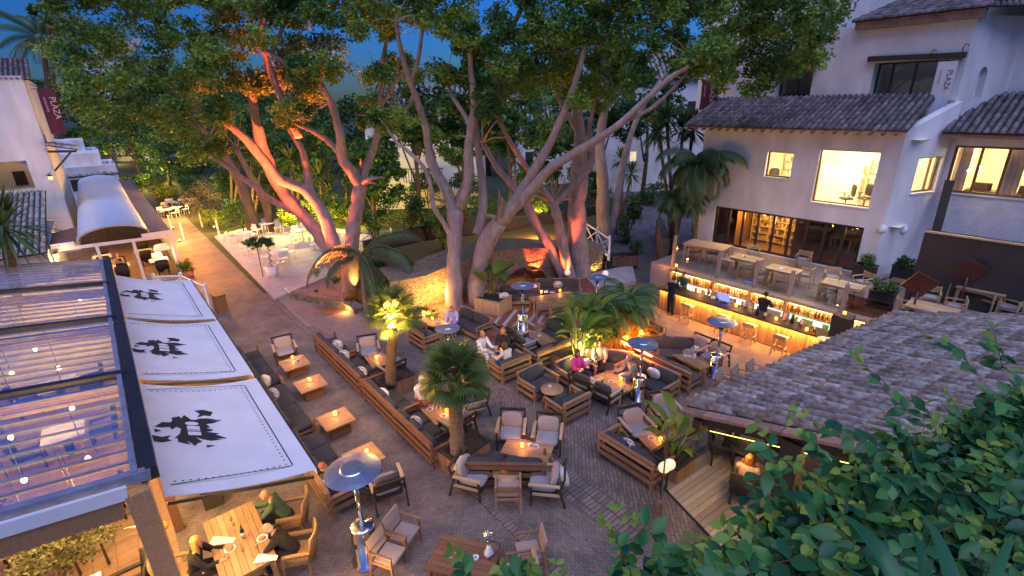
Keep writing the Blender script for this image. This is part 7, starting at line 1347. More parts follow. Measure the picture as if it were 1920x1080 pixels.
p = put(457, 1008, .75); o = thing('wine_bottle', 'dark wine bottle with pale label standing on the dining table', 'bottle', p); m_ = MB(); m_.lathe([(0, 0), (.038, 0), (.038, .19), (.014, .24), (.014, .31), (0, .31)], 14); m_.build('bottle', 'black_plastic', o); m_ = MB(); m_.lathe([(.0385, .06), (.039, .06), (.039, .14), (.0385, .14)], 14); m_.build('label', 'paper', o)
p = put(417, 1043, .75); o = thing('phone', 'black-screened phone in a white case on the dining table', 'phone', p, PHI + .1); m_ = MB(); m_.box(-.045, .045, -.075, .075, 0, .008); m_.build('case', 'white_paint', o); m_ = MB(); m_.box(-.036, .036, -.062, .062, .0085, .0095); m_.build('screen', 'black_plastic', o)
for u, v, z, sc_, wd in ((418, 1015, .75, .2, 'at the left edge of the dining table'), (500, 1048, .75, .17, 'at the near right of the dining table'), (855, 728, .5, .12, 'draped near the stout palm crown')):
    p = put(u, v, z); m_ = MB(); N = 10; V = [((i / N - .5) * sc_ * 2.4, (j / N - .5) * sc_ * 1.3 * (1 - .5 * i / N), .012 + .03 * abs(math.sin(i * 1.9 + j)) * (.5 + .5 * math.sin(j * 2.3))) for i in range(N + 1) for j in range(N + 1)]; m_.add(V, [(i * (N + 1) + j, (i + 1) * (N + 1) + j, (i + 1) * (N + 1) + j + 1, i * (N + 1) + j + 1) for i in range(N) for j in range(N)], 0, .5, True)
    if z == .75: single('napkin', m_, 'white_cloth', 'crumpled white napkin ' + wd, 'napkin', p, PHI + .9)
# water pipe
def hookah(p, lab):
    o = thing('water_pipe', lab, 'water pipe', p); m_ = MB(); m_.lathe([(0, 0), (.09, 0), (.1, .05), (.05, .17), (.03, .24), (0, .24)], 16); m_.build('vase', 'window_glass' if 0 else 'ceramic', o); m_ = MB(); m_.tube([(0, 0, .24), (0, 0, .52)], [.02, .014], 8); m_.blob((0, 0, .34), (.03, .03, .03)); m_.build('stem', 'brass', o); m_ = MB(); m_.lathe([(0, .52), (.09, .525), (.095, .54), (.03, .545), (.045, .60), (.02, .6), (0, .57)], 16); m_.build('bowl', 'steel', o); m_ = MB(); a = np.linspace(0, 5.2, 26); m_.tube([(.02 + .16 * math.sin(x) + .03 * x, .12 * math.cos(x * .9) - .1, .32 - .05 * x + .1 * math.sin(x * .7)) for x in a], .011, 6); m_.build('hose', 'black_plastic', o); return o
hookah(put(917, 1040, .45), 'brass and glass water pipe on the foreground slatted table')
h2 = hookah(put(1302, 672, .42), 'pale water pipe with curled hose on the table by the bar heater'); h2.scale = (.8, .8, .8)
# throw pillows
def pillow(mt, s=.44): o = thing('pillow', '', 'pillow'); m_ = MB(); m_.blob((0, 0, 0), (s / 2, .085, s / 2), 0, .55, 22, 11, None, .5, .75); m_.build('cover', mt, o); m_ = MB(); 
def pil(mt, s=.44): m_ = MB(); m_.blob((0, 0, 0), (s / 2, .085, s / 2), 0, .6, 22, 11, None, .5, .8); return m_
PL = [(633, 648, .62, 6, -4, 'cushion_print', 'printed pillow at the far end of the walkway-side sofa'), (645, 668, .62, 6, -4, 'cushion_print', 'printed pillow second along the walkway-side sofa'), (677, 700, .62, 6, -4, 'cushion_print', 'printed pillow beside the lamp palm planter'), (717, 741, .62, 6, -4, 'white_cloth', 'striped blue-white pillow below the lamp palm planter'), (779, 795, .62, 6, -4, 'cushion_print', 'printed pillow at the near end of the walkway-side sofa'), (1096, 683, .62, 4, 4, 'cushion_print', 'striped pillow beside the woman in pink'), (1154, 664, .62, -2, 6, 'cushion_print', 'printed pillow on the sofa against the long planter'), (1226, 700, .6, -6, 4, 'white_cloth', 'white pillow beside the central heater'), (1259, 640, .62, 1, 6, 'cushion_print', 'printed pillow on the plain brown sofa'), (1053, 612, .6, -6, 3, 'white_cloth', 'white pillow at the right of the stripes'), (1000, 540, CZ + .6, 1, 6, 'white_cloth', 'white pillow in the middle of the platform sofa'), (1046, 534, CZ + .6, 1, 6, 'cushion_print', 'printed pillow on the right of the platform sofa'), (945, 556, CZ + .6, 2, 6, 'white_cloth', 'white pillow at the left end of the platform sofa'), (1175, 838, .6, 5, -4, 'cushion_print', 'pale rounded pillow on the dark sofa by the roof posts'), (860, 872, .62, 6, 1, 'cream_fabric', 'cream pillow on the left chair of the round table'), (1058, 893, .62, -6, 0, 'cream_fabric', 'cream pillow on the right chair of the round table'), (512, 741, .5, 5, -3, 'cushion_print', 'black and white pillow peeping out under the middle awning'), (497, 715, .5, 5, -3, 'cream_fabric', 'pale pillow peeping out between the awnings')]
for u, v, z, du, dv, mt, lab in PL:
    p = G(u, v, z); rz = front(u, v, du, dv, z); o = single('pillow', pil(mt), mt, lab, 'pillow', p, 0, 'throw pillows'); o.rotation_euler = (-.35, .1, rz)
# things on the bar top
p = put(1358, 566, 1.06); o = thing('till_screen', 'glowing blue till screen on the bar top', 'screen', p, PHI); m_ = MB(); m_.box(-.22, .22, -.02, .02, .06, .38, 0, rotx(.3)); m_.build('screen', 'screen', o); m_ = MB(); m_.box(-.12, .12, -.1, .12, 0, .03); m_.beam((0, 0, .03), (0, 0, .12), .06, .04); m_.build('stand', 'dark_metal', o)
for k, (u, v, mt, h) in enumerate(((1328, 552, 'brass', .22), (1345, 560, 'ceramic', .2), (1398, 575, 'cloth_rose', .3), (1405, 588, 'pale_wood', .22), (1420, 590, 'dark_metal', .25), (1433, 596, 'steel', .2), (1472, 600, 'cloth_rose', .28), (1485, 605, 'dark_metal', .3), (1500, 611, 'steel', .22), (1525, 627, 'brass', .24))):
    m_ = MB(); m_.lathe([(0, 0), (.06, 0), (.07, h * .5), (.045, h * .8), (.055, h), (.04, h), (0, h * .3)], 12); single('bar_jar', m_, mt, ['gold', 'white', 'pink', 'pale', 'black', 'silver', 'rosy', 'dark tall', 'silver low', 'brassy'][k] + ' vessel on the bar top, %s from the left end' % ['first', 'second', 'third', 'fourth', 'fifth', 'sixth', 'seventh', 'eighth', 'ninth', 'tenth'][k], 'vessel', put(u, v, 1.06))
p = put(1545, 637, 1.06); m_ = MB(); m_.lathe([(0, 0), (.2, 0), (.22, .03), (.2, .03), (0, .012)], 20); single('tray', m_, 'steel', 'round steel tray at the roof end of the bar top', 'tray', p)
for u, v, zb, lab in ((916, 615, 0, 'red and white service bin beside the pale banana planter'),):
    p = G(905, 585, 0); o = thing('service_bin', lab, 'bin', p + np.array([0, 0, .012])); m_ = MB(); m_.lathe([(0, 0), (.16, 0), (.2, .55), (0, .55)], 16); m_.build('bin', 'red_lacquer', o); m_ = MB(); m_.blob((0, 0, .62), (.2, .2, .16)); m_.build('linen', 'white_cloth', o)
m_ = MB(); p = G(600, 590, 0); single('menu_board', MB().box(-.25, .25, -.02, .02, 0, .5, 0, rotx(.5)), 'white_paint', 'small tilted white notice lying by the planting bed', 'sign', G(548, 555, .0) + np.array([0, 0, .02]), PHI)
m_ = MB(); m_.box(-.32, .32, -.22, .22, 0, .8); o = thing('host_stand', 'brown wooden box stand at the far corner of the farthest awning', 'stand', G(416, 582, 0), PHI + .1); m_.build('box', 'brown_wood', o); MB().box(-.34, .34, -.24, .24, .802, .83).build('top', 'dark_wood', o)
m_ = MB(); m_.box(-.25, .25, -.2, .2, 0, .62); o = thing('black_stand', 'black box stand on the paving below the nearest awning', 'stand', gp0(402, 940, 0), PHI - .1); m_.build('box', 'wall_dark', o); MB().box(-.27, .27, -.22, .22, .622, .64).build('top', 'dark_metal', o)
p = G(302, 990, 1.9); p0 = np.array([p[0], p[1], p[2]]); o = thing('wall_lantern_brass', 'round yellow lantern on a bracket at the corner of the glass pavilion', 'lantern', p0); m_ = MB(); m_.lathe([(0, -.05), (.10, -.04), (.13, .03), (.08, .07), (0, .07)], 16); m_.build('shade', 'yellow_lacquer', o); m_ = MB(); m_.tube([(0, 0, .06), (0, 0, .16), (-.45, -.2, .2)], .015, 6); m_.build('bracket', 'brass', o); lamp(p0 + (0, 0, -.16), 24, (1, .55, .14), .06)
for u, v, r_ in ((889, 872, .0),): pass
for k, (u, v, z, h) in enumerate(((1064, 511, .9, 0), (1135, 513, .9, 0), (1246, 877, .8, 0), (1255, 872, .8, 0))):
    p = G(u, v, z); m_ = MB(); o = thing('globe_lamp', ['white round lamp on the railing at the foot of the red tree', 'white round lamp on the landing railing', 'cream round lamp on the deck post nearest the dark sofa', 'white round lamp just behind the cream one'][k], 'lamp', (p[0], p[1], 0.012)); m_.lathe([(0, -.06), (.12, -.05), (.15, 0), (.12, .05), (0, .06)], 16); m_.xform(rotx(1.3), (0, 0, z)); m_.build('globe', 'lamp_globe' if k == 2 else 'white_shade', o); MB().tube([(0, .05, 0), (0, .05, z)], .025, 8).build('post', 'dark_metal', o)
# railings of the platform and landing
def railing(label, pts, h, mt='dark_metal', z0=0, glass=None, name='railing'):
    P = [G(u, v, z0) for u, v in pts]; o = thing(name, label, 'railing', P[0])
    for p in P: MB().beam(p - P[0], p - P[0] + (0, 0, h), .08, .08).build('post', 'brown_wood', o)
    m_ = MB(); m_.tube([p - P[0] + (0, 0, h - .03) for p in P], .018, 6); m_.build('handrail', mt, o)
    if glass:
        for a, b in zip(P[:-1], P[1:]): MB().beam(a - P[0] + (0, 0, h * .5), b - P[0] + (0, 0, h * .5), .012, h * .8).build('glass_panel', glass, o)
    return o
railing('thin dark handrail on posts behind the platform sofa', [(905, 565), (985, 545), (1062, 530), (1135, 525), (1195, 503)], 1.0)
railing('glass railing on brown posts around the small deck under the roof', [(1395, 800), (1243, 898), (1232, 1010)], 1.0, glass='clear_glass')
for i_ in (): pass
N = 18; dkk = MB()
c0, c1, c2, c3 = [np.array(G(u, v, .09)) for u, v in ((1238, 905), (1345, 835), (1560, 930), (1400, 1075))]
q = [st(c_) for c_ in (c0, c1, c2, c3)]; dkb = MB().prism([(p[0], p[1]) for p in q], 0, .07); struct('deck_base', dkb, 'dark_wood')
for k in range(N):
    a = c0 + (c3 - c0) * k / N; b = c1 + (c2 - c1) * k / N; a2 = c0 + (c3 - c0) * (k + .93) / N; b2 = c1 + (c2 - c1) * (k + .93) / N
    dkk.add([(p[0], p[1], z) for z in (.072, .1) for p in (a, b, b2, a2)], [(3, 2, 1, 0), (4, 5, 6, 7), (0, 1, 5, 4), (1, 2, 6, 5), (2, 3, 7, 6), (3, 0, 4, 7)])
o = dkk.build('deck', 'grey_wood'); o['kind'] = 'structure'
for k, (u, v, du, dv, lab) in enumerate(((1357, 845, 16, 4, 'black tub chair carrying a dark jacket on the small deck'), (1395, 915, 2, -14, 'black tub chair of the blonde woman on the small deck'))):
    place('wick_b', lambda: wicker_chair('wicker_black'), gp0(u, v, .46) + np.array([0, 0, .09]), front(u, v, du, dv), lab, 'black chairs on the small deck')
p = gp0(1390, 850, .7) + np.array([.15, .1, .09]); place('rdk', lambda: round_table(.38, .72, 'dark_wood', 'dark_wood'), p, 0, 'dark round table between the black chairs on the small deck')
lamp(G(1392, 845, 1.5), 12, (1, .66, .16), .1); lamp(G(1450, 900, 2.2), 12, (1, .62, .16), .1)
# wicker chairs at the dining table
for u, v, du, dv, lab in ((545, 968, -20, 4, 'behind the bald man in green'), (558, 1035, -20, 4, 'behind the bald man in black'), (345, 1075, 20, -4, 'of the blonde woman at bottom left')):
    place('wicker', wicker_chair, gp0(u, v, .46), front(u, v, du, dv), 'tall woven chair ' + lab, 'woven chairs at the dining table')
lamp(G(470, 1000, 2.6), 10, (1, .55, .17), .2)
lamp(G(560, 1000, 1.2) , 14, (1, .5, .1), .1); lamp(G(705, 1075, .7), 14, (1, .52, .08), .05)

for s_, t_, pw in ((-10.6, 21.4, 26), (-7.0, 21.0, 16), (-3.4, 20.6, 8)): lamp(W(s_, t_, 3.4), pw, (1, .60, .2), .3)  # unseen fill lamps in mid-air, added as warm spill over the terrace

def plate(): o = thing('plate', '', 'plate'); m_ = MB(); m_.lathe([(0, 0), (.07, 0), (.11, .018), (.10, .02), (.065, .006), (0, .006)], 18); m_.build('dish', 'ceramic', o); m_ = MB(); m_.blob((.01, 0, .02), (.05, .04, .02)); m_.build('food', 'cloth_tan', o); return o
for u, v, z, wd in ((806, 768, .42, 'glass-laden table by the stout palm, beside the menu'), (832, 780, .42, 'glass-laden table by the stout palm, near end'), (922, 668, .42, "light-clad women's table, left side"), (936, 671, .42, "light-clad women's table, right side"), (1146, 716, .42, 'yellow lit table'), (818, 606, .42, 'table before the patterned blouse'), (1003, 838, .42, 'plank table before the grey pair'), (1222, 822, .42, 'plank table at the roof corner'), (1035, 549, CZ + .6, 'platform table'), (1396, 481, ZT + .763, 'second terrace table'), (1590, 531, ZT + .763, 'honey terrace table'), (432, 1030, .75, 'dining table before the blonde woman'), (492, 1010, .75, 'dining table before the green sweater')):
    place('plate', plate, put(u, v, z), 0, 'small white plate on the ' + wd, 'plates on tables')
for u, v, z, wd in ((700, 676, .42, 'lamp palm table'), (996, 844, .42, 'plank table before the grey pair'), (1245, 833, .42, 'plank table at the roof corner'), (1158, 708, .42, 'yellow lit table, far corner'), (826, 602, .42, 'table before the patterned blouse'), (1006, 630, .42, 'brown table by the stripes'), (1020, 634, .42, 'brown table by the stripes, near side'), (1312, 680, .42, 'curled hose table'), (560, 683, .445, 'far walkway table'), (636, 783, .445, 'third walkway table'), (1061, 545, CZ + .6, 'platform table, right end'), (1404, 484, ZT + .763, 'second terrace table'), (1476, 503, ZT + .763, 'terrace table with the blue menu'), (1572, 531, ZT + .763, 'honey terrace table')):
    place('glass', glass, put(u, v, z), 0, 'stemmed glass on the ' + wd, 'glasses on tables')
lv = Leaves(); N = 900; P = np.array([W(rng.uniform(-26, -3), rng.uniform(3.3, 14.5), .02) for k in range(N)]); lv.add(P, .05, rng.random(N), .55, 0, .05, np.stack([rng.normal(size=N), rng.normal(size=N), np.zeros(N) + .02], 1)); o = lv.build('fallen_leaves', 'grass_dry'); tag(o, 'small dry fallen leaves scattered over the paving', 'leaves', None, 'stuff')
# ================================================================== people
def skinned(V, E, R, sub=1):
    me = bpy.data.meshes.new('tmp'); me.from_pydata([tuple(v) for v in V], E, []); o = bpy.data.objects.new('tmp', me); COL.objects.link(o)
    o.modifiers.new('s', 'SKIN'); 
    if not me.skin_vertices: return None
    for i, r in enumerate(R): d = me.skin_vertices[0].data[i]; d.radius = (r, r) if not isinstance(r, tuple) else r; d.use_root = i == 0
    sb = o.modifiers.new('b', 'SUBSURF'); sb.levels = sub
    bpy.context.view_layer.update(); dg = bpy.context.evaluated_depsgraph_get(); ev = o.evaluated_get(dg); m = ev.to_mesh(); vs = np.array([v.co[:] for v in m.vertices]); fs = [tuple(p.vertices) for p in m.polygons]; ev.to_mesh_clear(); bpy.data.objects.remove(o); bpy.data.meshes.remove(me); return vs, fs
def person(label, loc, rz, top, bottom, hair='hair_brown', pose='sit', lean=.1, reach=.25, side=0., hairlen=0, sleeves='long', headtilt=0., feet=True, legs_fwd=1., hip=.52, twist=0., arm_drop=.0, group=None, fringe=0):
    """one continuous body facing +y; clothes and hair are its parts"""
    o = thing('person', label, 'person', loc, rz, group)
    Rl = rotx(-lean) @ roty(side)
    P = np.array([0, 0, hip if pose == 'sit' else .93]); up = lambda x, y, z: P + Rl @ np.array([x, y, z])
    ch = up(0, 0, .27); nk = up(0, 0, .49); sh = [up(-.17, 0, .45), up(.17, 0, .45)]; hd = up(0, .03 + headtilt * .1, .68)
    if pose == 'sit':
        hips = [P + (-.09, .02, -.02), P + (.09, .02, -.02)]; kn = [P + (-.12, .42 * legs_fwd, .0), P + (.12, .44 * legs_fwd, .0)]; an = [np.array([-.12, .46 * legs_fwd, .10]), np.array([.13, .50 * legs_fwd, .10])]; 
        if pose == 'sit' and hip < .45: an = [kn[0] + (0, .38, -.06), kn[1] + (.05, .36, -.02)]
    else: hips = [P + (-.09, 0, -.03), P + (.09, 0, -.03)]; kn = [np.array([-.10, .03, .50]), np.array([.10, -.02, .50])]; an = [np.array([-.10, .0, .09]), np.array([.11, -.06, .09])]
    toe = [a + (0, .15, -.05) for a in an]
    el = [s + np.array([sg * .05, .10 + reach * .4, -.25]) for s, sg in zip(sh, (-1, 1))]; wr = [e + np.array([-sg * .05, .10 + reach * .5, .04 - arm_drop]) for e, sg in zip(el, (-1, 1))]
    V = [P, ch, nk, nk + (hd - nk) * .45] + sh + el + wr + hips + kn + an + toe; E = [(0, 1), (1, 2), (2, 3), (2, 4), (2, 5), (4, 6), (5, 7), (6, 8), (7, 9), (0, 10), (0, 11), (10, 12), (11, 13), (12, 14), (13, 15), (14, 16), (15, 17)]
    R = [(.13, .10), (.13, .09), .05, .046, .045, .045, .042, .042, .028, .028, .09, .09, .062, .062, .042, .042, .035, .035]
    bd = MB(); s_ = skinned(V, E, R)
    if s_: bd.add(s_[0], s_[1], 0, .5, True)
    bd.blob(hd, (.075, .092, .115), 0, 1, 16, 11); bd.blob(hd + (0, .025, -.055), (.056, .062, .065), 0, 1, 12, 9); bd.blob(hd + (0, .098, -.012), (.013, .022, .024), 0, 1, 8, 6)
    for sg in (-1, 1): bd.blob(hd + (sg * .078, 0, -.005), (.012, .022, .032), 0, 1, 8, 6); bd.blob(hd + (sg * .03, .083, .012), (.012, .008, .008), 1, 1, 8, 6)
    bd.blob(hd + (0, .092, -.055), (.024, .007, .007), 2, 1, 8, 5)
    for w_, e_, sg in ((wr[0], el[0], -1), (wr[1], el[1], 1)):
        d = (w_ - e_) / np.linalg.norm(w_ - e_); x = np.cross(d, [0, 0, 1.]); x /= np.linalg.norm(x); n = np.cross(x, d); pc = w_ + d * .05; Rm = np.stack([x, d, n], 1); bd.blob(pc, (.04, .052, .016), 0, .8, 10, 7, Rm)
        for k in range(4): f0 = pc + x * (-.03 + .02 * k) + d * .045; L = (.07, .078, .074, .058)[k if sg > 0 else 3 - k]; bd.tube([f0, f0 + d * L * .55 - n * .008, f0 + d * L * .9 - n * .035], [.0095, .009, .007], 6)
        t0 = w_ + d * .03 - x * sg * .03; bd.tube([t0, t0 - x * sg * .03 + d * .03, t0 - x * sg * .035 + d * .06 - n * .01], [.012, .011, .008], 6)
    bd.build('body', ['skin', 'eye', 'lips'], o)
    m_ = MB(); n_ = 18; V = []; RG = [(-.10, .15, .12), (-.02, .17, .128), (.10, .155, .115), (.24, .172, .122), (.36, .19, .118), (.43, .19, .108), (.48, .155, .095), (.515, .10, .078), (.54, .066, .062)]; q_ = np.linspace(0, 2 * math.pi, n_, endpoint=False)
    for z, rx_, ry_ in RG:
        for k in range(n_): w_ = 1 + .035 * math.sin(5 * q_[k] + z * 40) * (z < .4); V.append(up(rx_ * w_ * math.cos(q_[k]), ry_ * w_ * math.sin(q_[k]), z))
    m_.add(V, [(i * n_ + k, i * n_ + (k + 1) % n_, (i + 1) * n_ + (k + 1) % n_, (i + 1) * n_ + k) for i in range(len(RG) - 1) for k in range(n_)] + [tuple(range(n_ - 1, -1, -1))], 0, .5, True)
    for s0, e0, w0 in zip(sh, el, wr):
        c0 = s0 * .86 + nk * .14 - (nk - ch) * .06; L2 = [c0, s0, s0 * .5 + e0 * .5, e0] + ([e0 * .5 + w0 * .5, w0 * .92 + e0 * .08] if sleeves == 'long' else []); m_.tube(L2, [.075, .082, .066, .056, .05, .043][:len(L2)], 10)
    m_.build('top', top, o); m_ = MB(); m_.blob(P + (0, .0, -.01), (.172, .14, .12), 0, 1, 16, 9)
    for h0, k0, a0 in zip(hips, kn, an): m_.tube([h0 - (k0 - h0) * .1, h0, h0 * .5 + k0 * .5, k0 + (k0 - h0) * .06, k0 * .5 + a0 * .5, a0 * .95 + k0 * .05], [.09, .104, .092, .078, .066, .06], 12)
    m_.build('trousers', bottom, o)
    for a, t in zip(an, toe): m_ = MB(); m_.blob((a + t) / 2 + (0, .02, -.02), (.048, .13, .045), 0, .8, 12, 7); m_.build('shoe', 'black_plastic', o)
    if fringe: m_ = MB(); m_.blob(hd + (0, -.03, -.015), (.083, .078, .055), 0, 1, 16, 9); m_.build('hair', 'hair_grey', o)
    if hair:
        m_ = MB(); m_.blob(hd + (0, -.018, .035), (.086, .095, .095), 0, 1, 16, 10)
        if hairlen: m_.blob(hd + (0, -.055, -.04 - hairlen * .3), (.09, .05, .09 + hairlen * .5), 0, .9, 14, 9); m_.blob(hd + (-.07, -.01, -.03 - hairlen * .25), (.03, .05, .07 + hairlen * .4)); m_.blob(hd + (.07, -.01, -.03 - hairlen * .25), (.03, .05, .07 + hairlen * .4))
        m_.build('hair', hair, o)
    return o
def seat(u, v, zs=.45, zb=0.): p = G(u, v, zs + zb); p[2] = zb + .012; return p
PP = [('bald man in a green sweater leaning over the dining table', 538, 967, -20, 4, dict(top='cloth_green', bottom='cloth_black', hair=None, lean=.45, reach=.35)),
      ('balding grey-fringed man in a black jacket leaning over the dining table', 548, 1030, -20, 4, dict(top='cloth_black', bottom='cloth_black', hair=None, fringe=1, lean=.5, reach=.35)),
      ('blonde woman in black seen from above at the left of the dining table', 368, 1072, 22, -5, dict(top='cloth_black', bottom='cloth_black', hair='hair_blonde', hairlen=.3, lean=.2)),
      ('grey-haired guest in white with a red blanket beside the lamp palm planter', 787, 747, 16, 9, dict(top='cloth_white', bottom='red_cloth', hair='hair_grey', lean=.25)),
      ('guest in a pale print behind the stout palm crown', 882, 752, -20, 6, dict(top='cloth_lilac_print', bottom='cloth_navy', hair='hair_brown', lean=.1)),
      ('white-clad fair woman in front of a red chair', 903, 660, 20, 10, dict(top='cloth_white', bottom='cloth_white', hair='hair_blonde', lean=.1, reach=.3)),
      ('woman in a light sweater and jeans seen from behind', 955, 686, -20, -8, dict(top='cloth_sweater', bottom='cloth_denim', hair='hair_brown', hairlen=.2, lean=.25, reach=.3)),
      ('red-haired guest half hidden beyond the light sweater woman', 945, 652, -8, 18, dict(top='cloth_black', bottom='cloth_black', hair='hair_red', hairlen=.2, lean=.1)),
      ('guest in a lilac patterned blouse below the central trunks', 850, 604, -6, 18, dict(top='cloth_lilac_print', bottom='cloth_lilac', hair='hair_red', lean=.35, reach=.3)),
      ('woman in a bright pink sweater on the slatted seat', 1080, 698, 20, 12, dict(top='cloth_pink', bottom='cloth_black', hair='hair_brown', hairlen=.12, lean=.05, reach=.1)),
      ('bare-armed woman in beige by the long planter', 1123, 678, 2, 20, dict(top='cloth_beige', bottom='cloth_black', hair='hair_brown', hairlen=.15, lean=.05, sleeves='short')),
      ('man in a grey jacket leaning toward the yellow lit table', 1190, 704, -20, 6, dict(top='cloth_grey', bottom='cloth_grey', hair='hair_grey', lean=.4, reach=.35)),
      ('blonde woman in a rose top on the black tub chair of the deck', 1396, 912, 4, -14, dict(top='cloth_rose', bottom='cloth_tan', hair='hair_red', hairlen=.1, lean=.05)),
      ('dark-jacketed guest on the far black tub chair of the deck', 1362, 843, 18, 4, dict(top='cloth_black', bottom='cloth_black', hair='hair_black', lean=.15, reach=.3))]
for lab, u, v, du, dv, kw in PP: person(lab, seat(u, v, .47), front(u, v, du, dv), **kw)
# fringe of the black-clad man, the reclining man, standing people
person('man in a blue patterned shirt reclining on the near end of the awning sofa', W(-9.75, 2.62, .0), PHI - .7, 'cloth_print', 'cloth_black', 'hair_red', lean=-.55, hip=.44, reach=.05, legs_fwd=1.1, arm_drop=.05)
p = G(1256, 590, 0); person('man in dark clothes standing at the end of the bar', np.array([p[0], p[1], .012]), PHI + .2, 'cloth_black', 'cloth_black', 'hair_brown', 'stand', lean=.1)
for lab, s_, t_, kw, a in (('bartender in dark green behind the bar by the left shelves', -11.0, 18.62, dict(top='cloth_green', bottom='cloth_black', hair='hair_brown'), math.pi), ('bartender in black seen from behind in the middle of the bar', -7.55, 18.62, dict(top='cloth_black', bottom='cloth_black', hair='hair_black'), 0)):
    person(lab, W(s_, t_, .012), PHI + a, pose='stand', **kw)
p = G(1252, 488, 0.3); person('dark figure waiting at the red stone wall beside the bar', np.array([p[0], p[1], .012]), PHI + 1, 'cloth_black', 'cloth_black', 'hair_black', 'stand')
for lab, s_, t_, a, kw in (('diner with dark hair in the left bay of the tent', -35.2, -1.9, -1.57, dict(top='cloth_black', bottom='cloth_black')), ('diner in rose in the left bay of the tent', -33.2, -1.8, 1.57, dict(top='cloth_rose', bottom='cloth_black', hair='hair_black')), ('diner in red-brown in the middle bay of the tent', -35.0, -.3, -1.57, dict(top='cloth_tan', bottom='cloth_black', hair='hair_red')), ('diner in black in the middle bay of the tent', -33.4, -.2, 1.57, dict(top='cloth_black', bottom='cloth_black', hair='hair_black')), ('diner in white in the right bay of the tent', -34.8, 1.5, -1.57, dict(top='cloth_white', bottom='cloth_navy'))):
    person(lab, W(s_, t_, .012), PHI + a, **kw)
# ================================================================== tiled roof in the foreground on the right
E0 = st(G(1287, 762, 3.0)); E1 = st(G(1682, 590, 3.0)); EV = E1 - E0; SL = np.array([7.0, 0, 2.05])
cr = sthing('corner_pavilion', 'open timber pavilion with a weathered barrel tile roof in the right foreground', 'pavilion', (E0[0] + .5, E0[1], 0))
m_ = MB(); tiles(m_, E0, EV, SL, .235, .50, .098, 0, .05, .014, seg=9); m_.build('roof', ['tile_clay', 'tile_valley_shade'], cr)
m_ = MB(); n = 15
for k in range(n):
    a = E0 + SL * (k / n) - (0, .03, .0); b = E0 + SL * ((k + .96) / n) - (0, .03, .0); m_.beam(a - (0, .10, .03), b - (0, .10, .03), .22, .06)
m_.build('verge_tiles', 'clay_edge', cr)
m_ = MB(); m_.beam(E0 + (.25, .05, -.16), E0 + SL + (.25, .05, -.16), .16, .22); m_.build('verge_beam', 'dark_wood', cr)
m_ = MB(); m_.beam(E0 + (.3, -.1, -.22), E0 + EV + (.3, 0, -.22), .16, .22); m_.build('eave_beam', 'dark_wood', cr)
for k in range(9): q = E0 + EV * (k + .5) / 9 + (.1, 0, -.10); MB().beam(q, q + SL * .9, .10, .12).build('rafter', 'dark_wood', cr)
for s_, t_, h_ in ((E0[0] + 2.0, E0[1] + .05, 3.35), (E0[0] + .35, E0[1] + 7.7, 2.75), (E0[0] + .35, E0[1] + 4, 2.75)): MB().box(s_ - .16, s_ + .16, t_ - .16, t_ + .16, 0, h_).build('post', 'dark_wood', cr)
MB().box(E0[0] + 3.4, E0[0] + 3.55, E0[1] + .3, E0[1] + 8, 0, 3.6).build('back_wall', 'cream_wall', cr)
MB().beam(E0 + (.5, .1, -.36), E0 + SL * .55 + (.5, .1, -.36), .008, .008).build('light_string', 'glow_string', cr)
strip_light(W(*(E0 + np.array([.6, .25, -.4]))), W(*(E0 + SL * .5 + (.5, .25, -.4))), 30, (1, .62, .15), .05)
# ================================================================== vine and strap leaves close to the camera
VT = [(1100, 1190), (1180, 1120), (1260, 1110), (1330, 1105), (1390, 1085), (1440, 1000), (1490, 930), (1540, 885), (1620, 860), (1680, 815), (1740, 795), (1800, 765), (1850, 745), (1930, 700)]
vu = [p[0] for p in VT]; vv = [p[1] for p in VT]; VB = YD(1600, 1080, 2.4)
vn = thing('climbing_vine', 'large green climbing vine spilling over the roof in the right foreground', 'vine', VB)
def leaf(mb, c, d, n, l, w_, tint):
    d = d / np.linalg.norm(d); x = np.cross(d, n); x /= np.linalg.norm(x) + 1e-9; nn = np.cross(x, d); V = []
    for f, q in ((0, .04), (.18, .62), (.42, 1), (.68, .78), (.88, .34), (1, .02)):
        m = c + d * l * f - nn * l * .16 * f * f; V += [m + x * w_ * q * .5 + nn * w_ * q * .16, m, m - x * w_ * q * .5 + nn * w_ * q * .16]
    mb.add(V, [(3 * j + i, 3 * j + i + 1, 3 * j + i + 4, 3 * j + i + 3) for j in range(5) for i in (0, 1)], 0, tint, True)
LO, LY, ST = MB(), MB(), MB(); cen = []
def spray(u, v, y, L, young, dirn=None, npair=5, sz=1.):
    """a shoot with leaf pairs"""
    p = YD(u, v, y) - VB; d = np.array([rng.normal() * .8, rng.normal() * .5, .35 + .5 * rng.random()]) if dirn is None else np.array(dirn, float); d /= np.linalg.norm(d); P = [p]; 
    for k in range(npair): d = d + rng.normal(size=3) * .16 + np.array([0, 0, -.03]); d /= np.linalg.norm(d); P.append(P[-1] + d * L / npair)
    ST.tube(P, np.linspace(.004, .0018, len(P)), 4)
    for k, q in enumerate(P):
        for sg in (-1, 1):
            x = np.cross(d, [0, 0, 1.]); x /= np.linalg.norm(x) + 1e-9; ld = x * sg * .9 + d * .5 + rng.normal(size=3) * .35 + np.array([0, 0, -.1]); nrm = np.array([0, -.45, 1]) + rng.normal(size=3) * .35; yg = young and k >= npair - 2 or rng.random() < .05; l = sz * (.095 + .075 * rng.random()) * (.6 if yg else 1); leaf(LY if yg else LO, q, ld, nrm, l, l * (.5 + .14 * rng.random()), float(np.clip(rng.random() * .8, 0, 1)))
N = 0
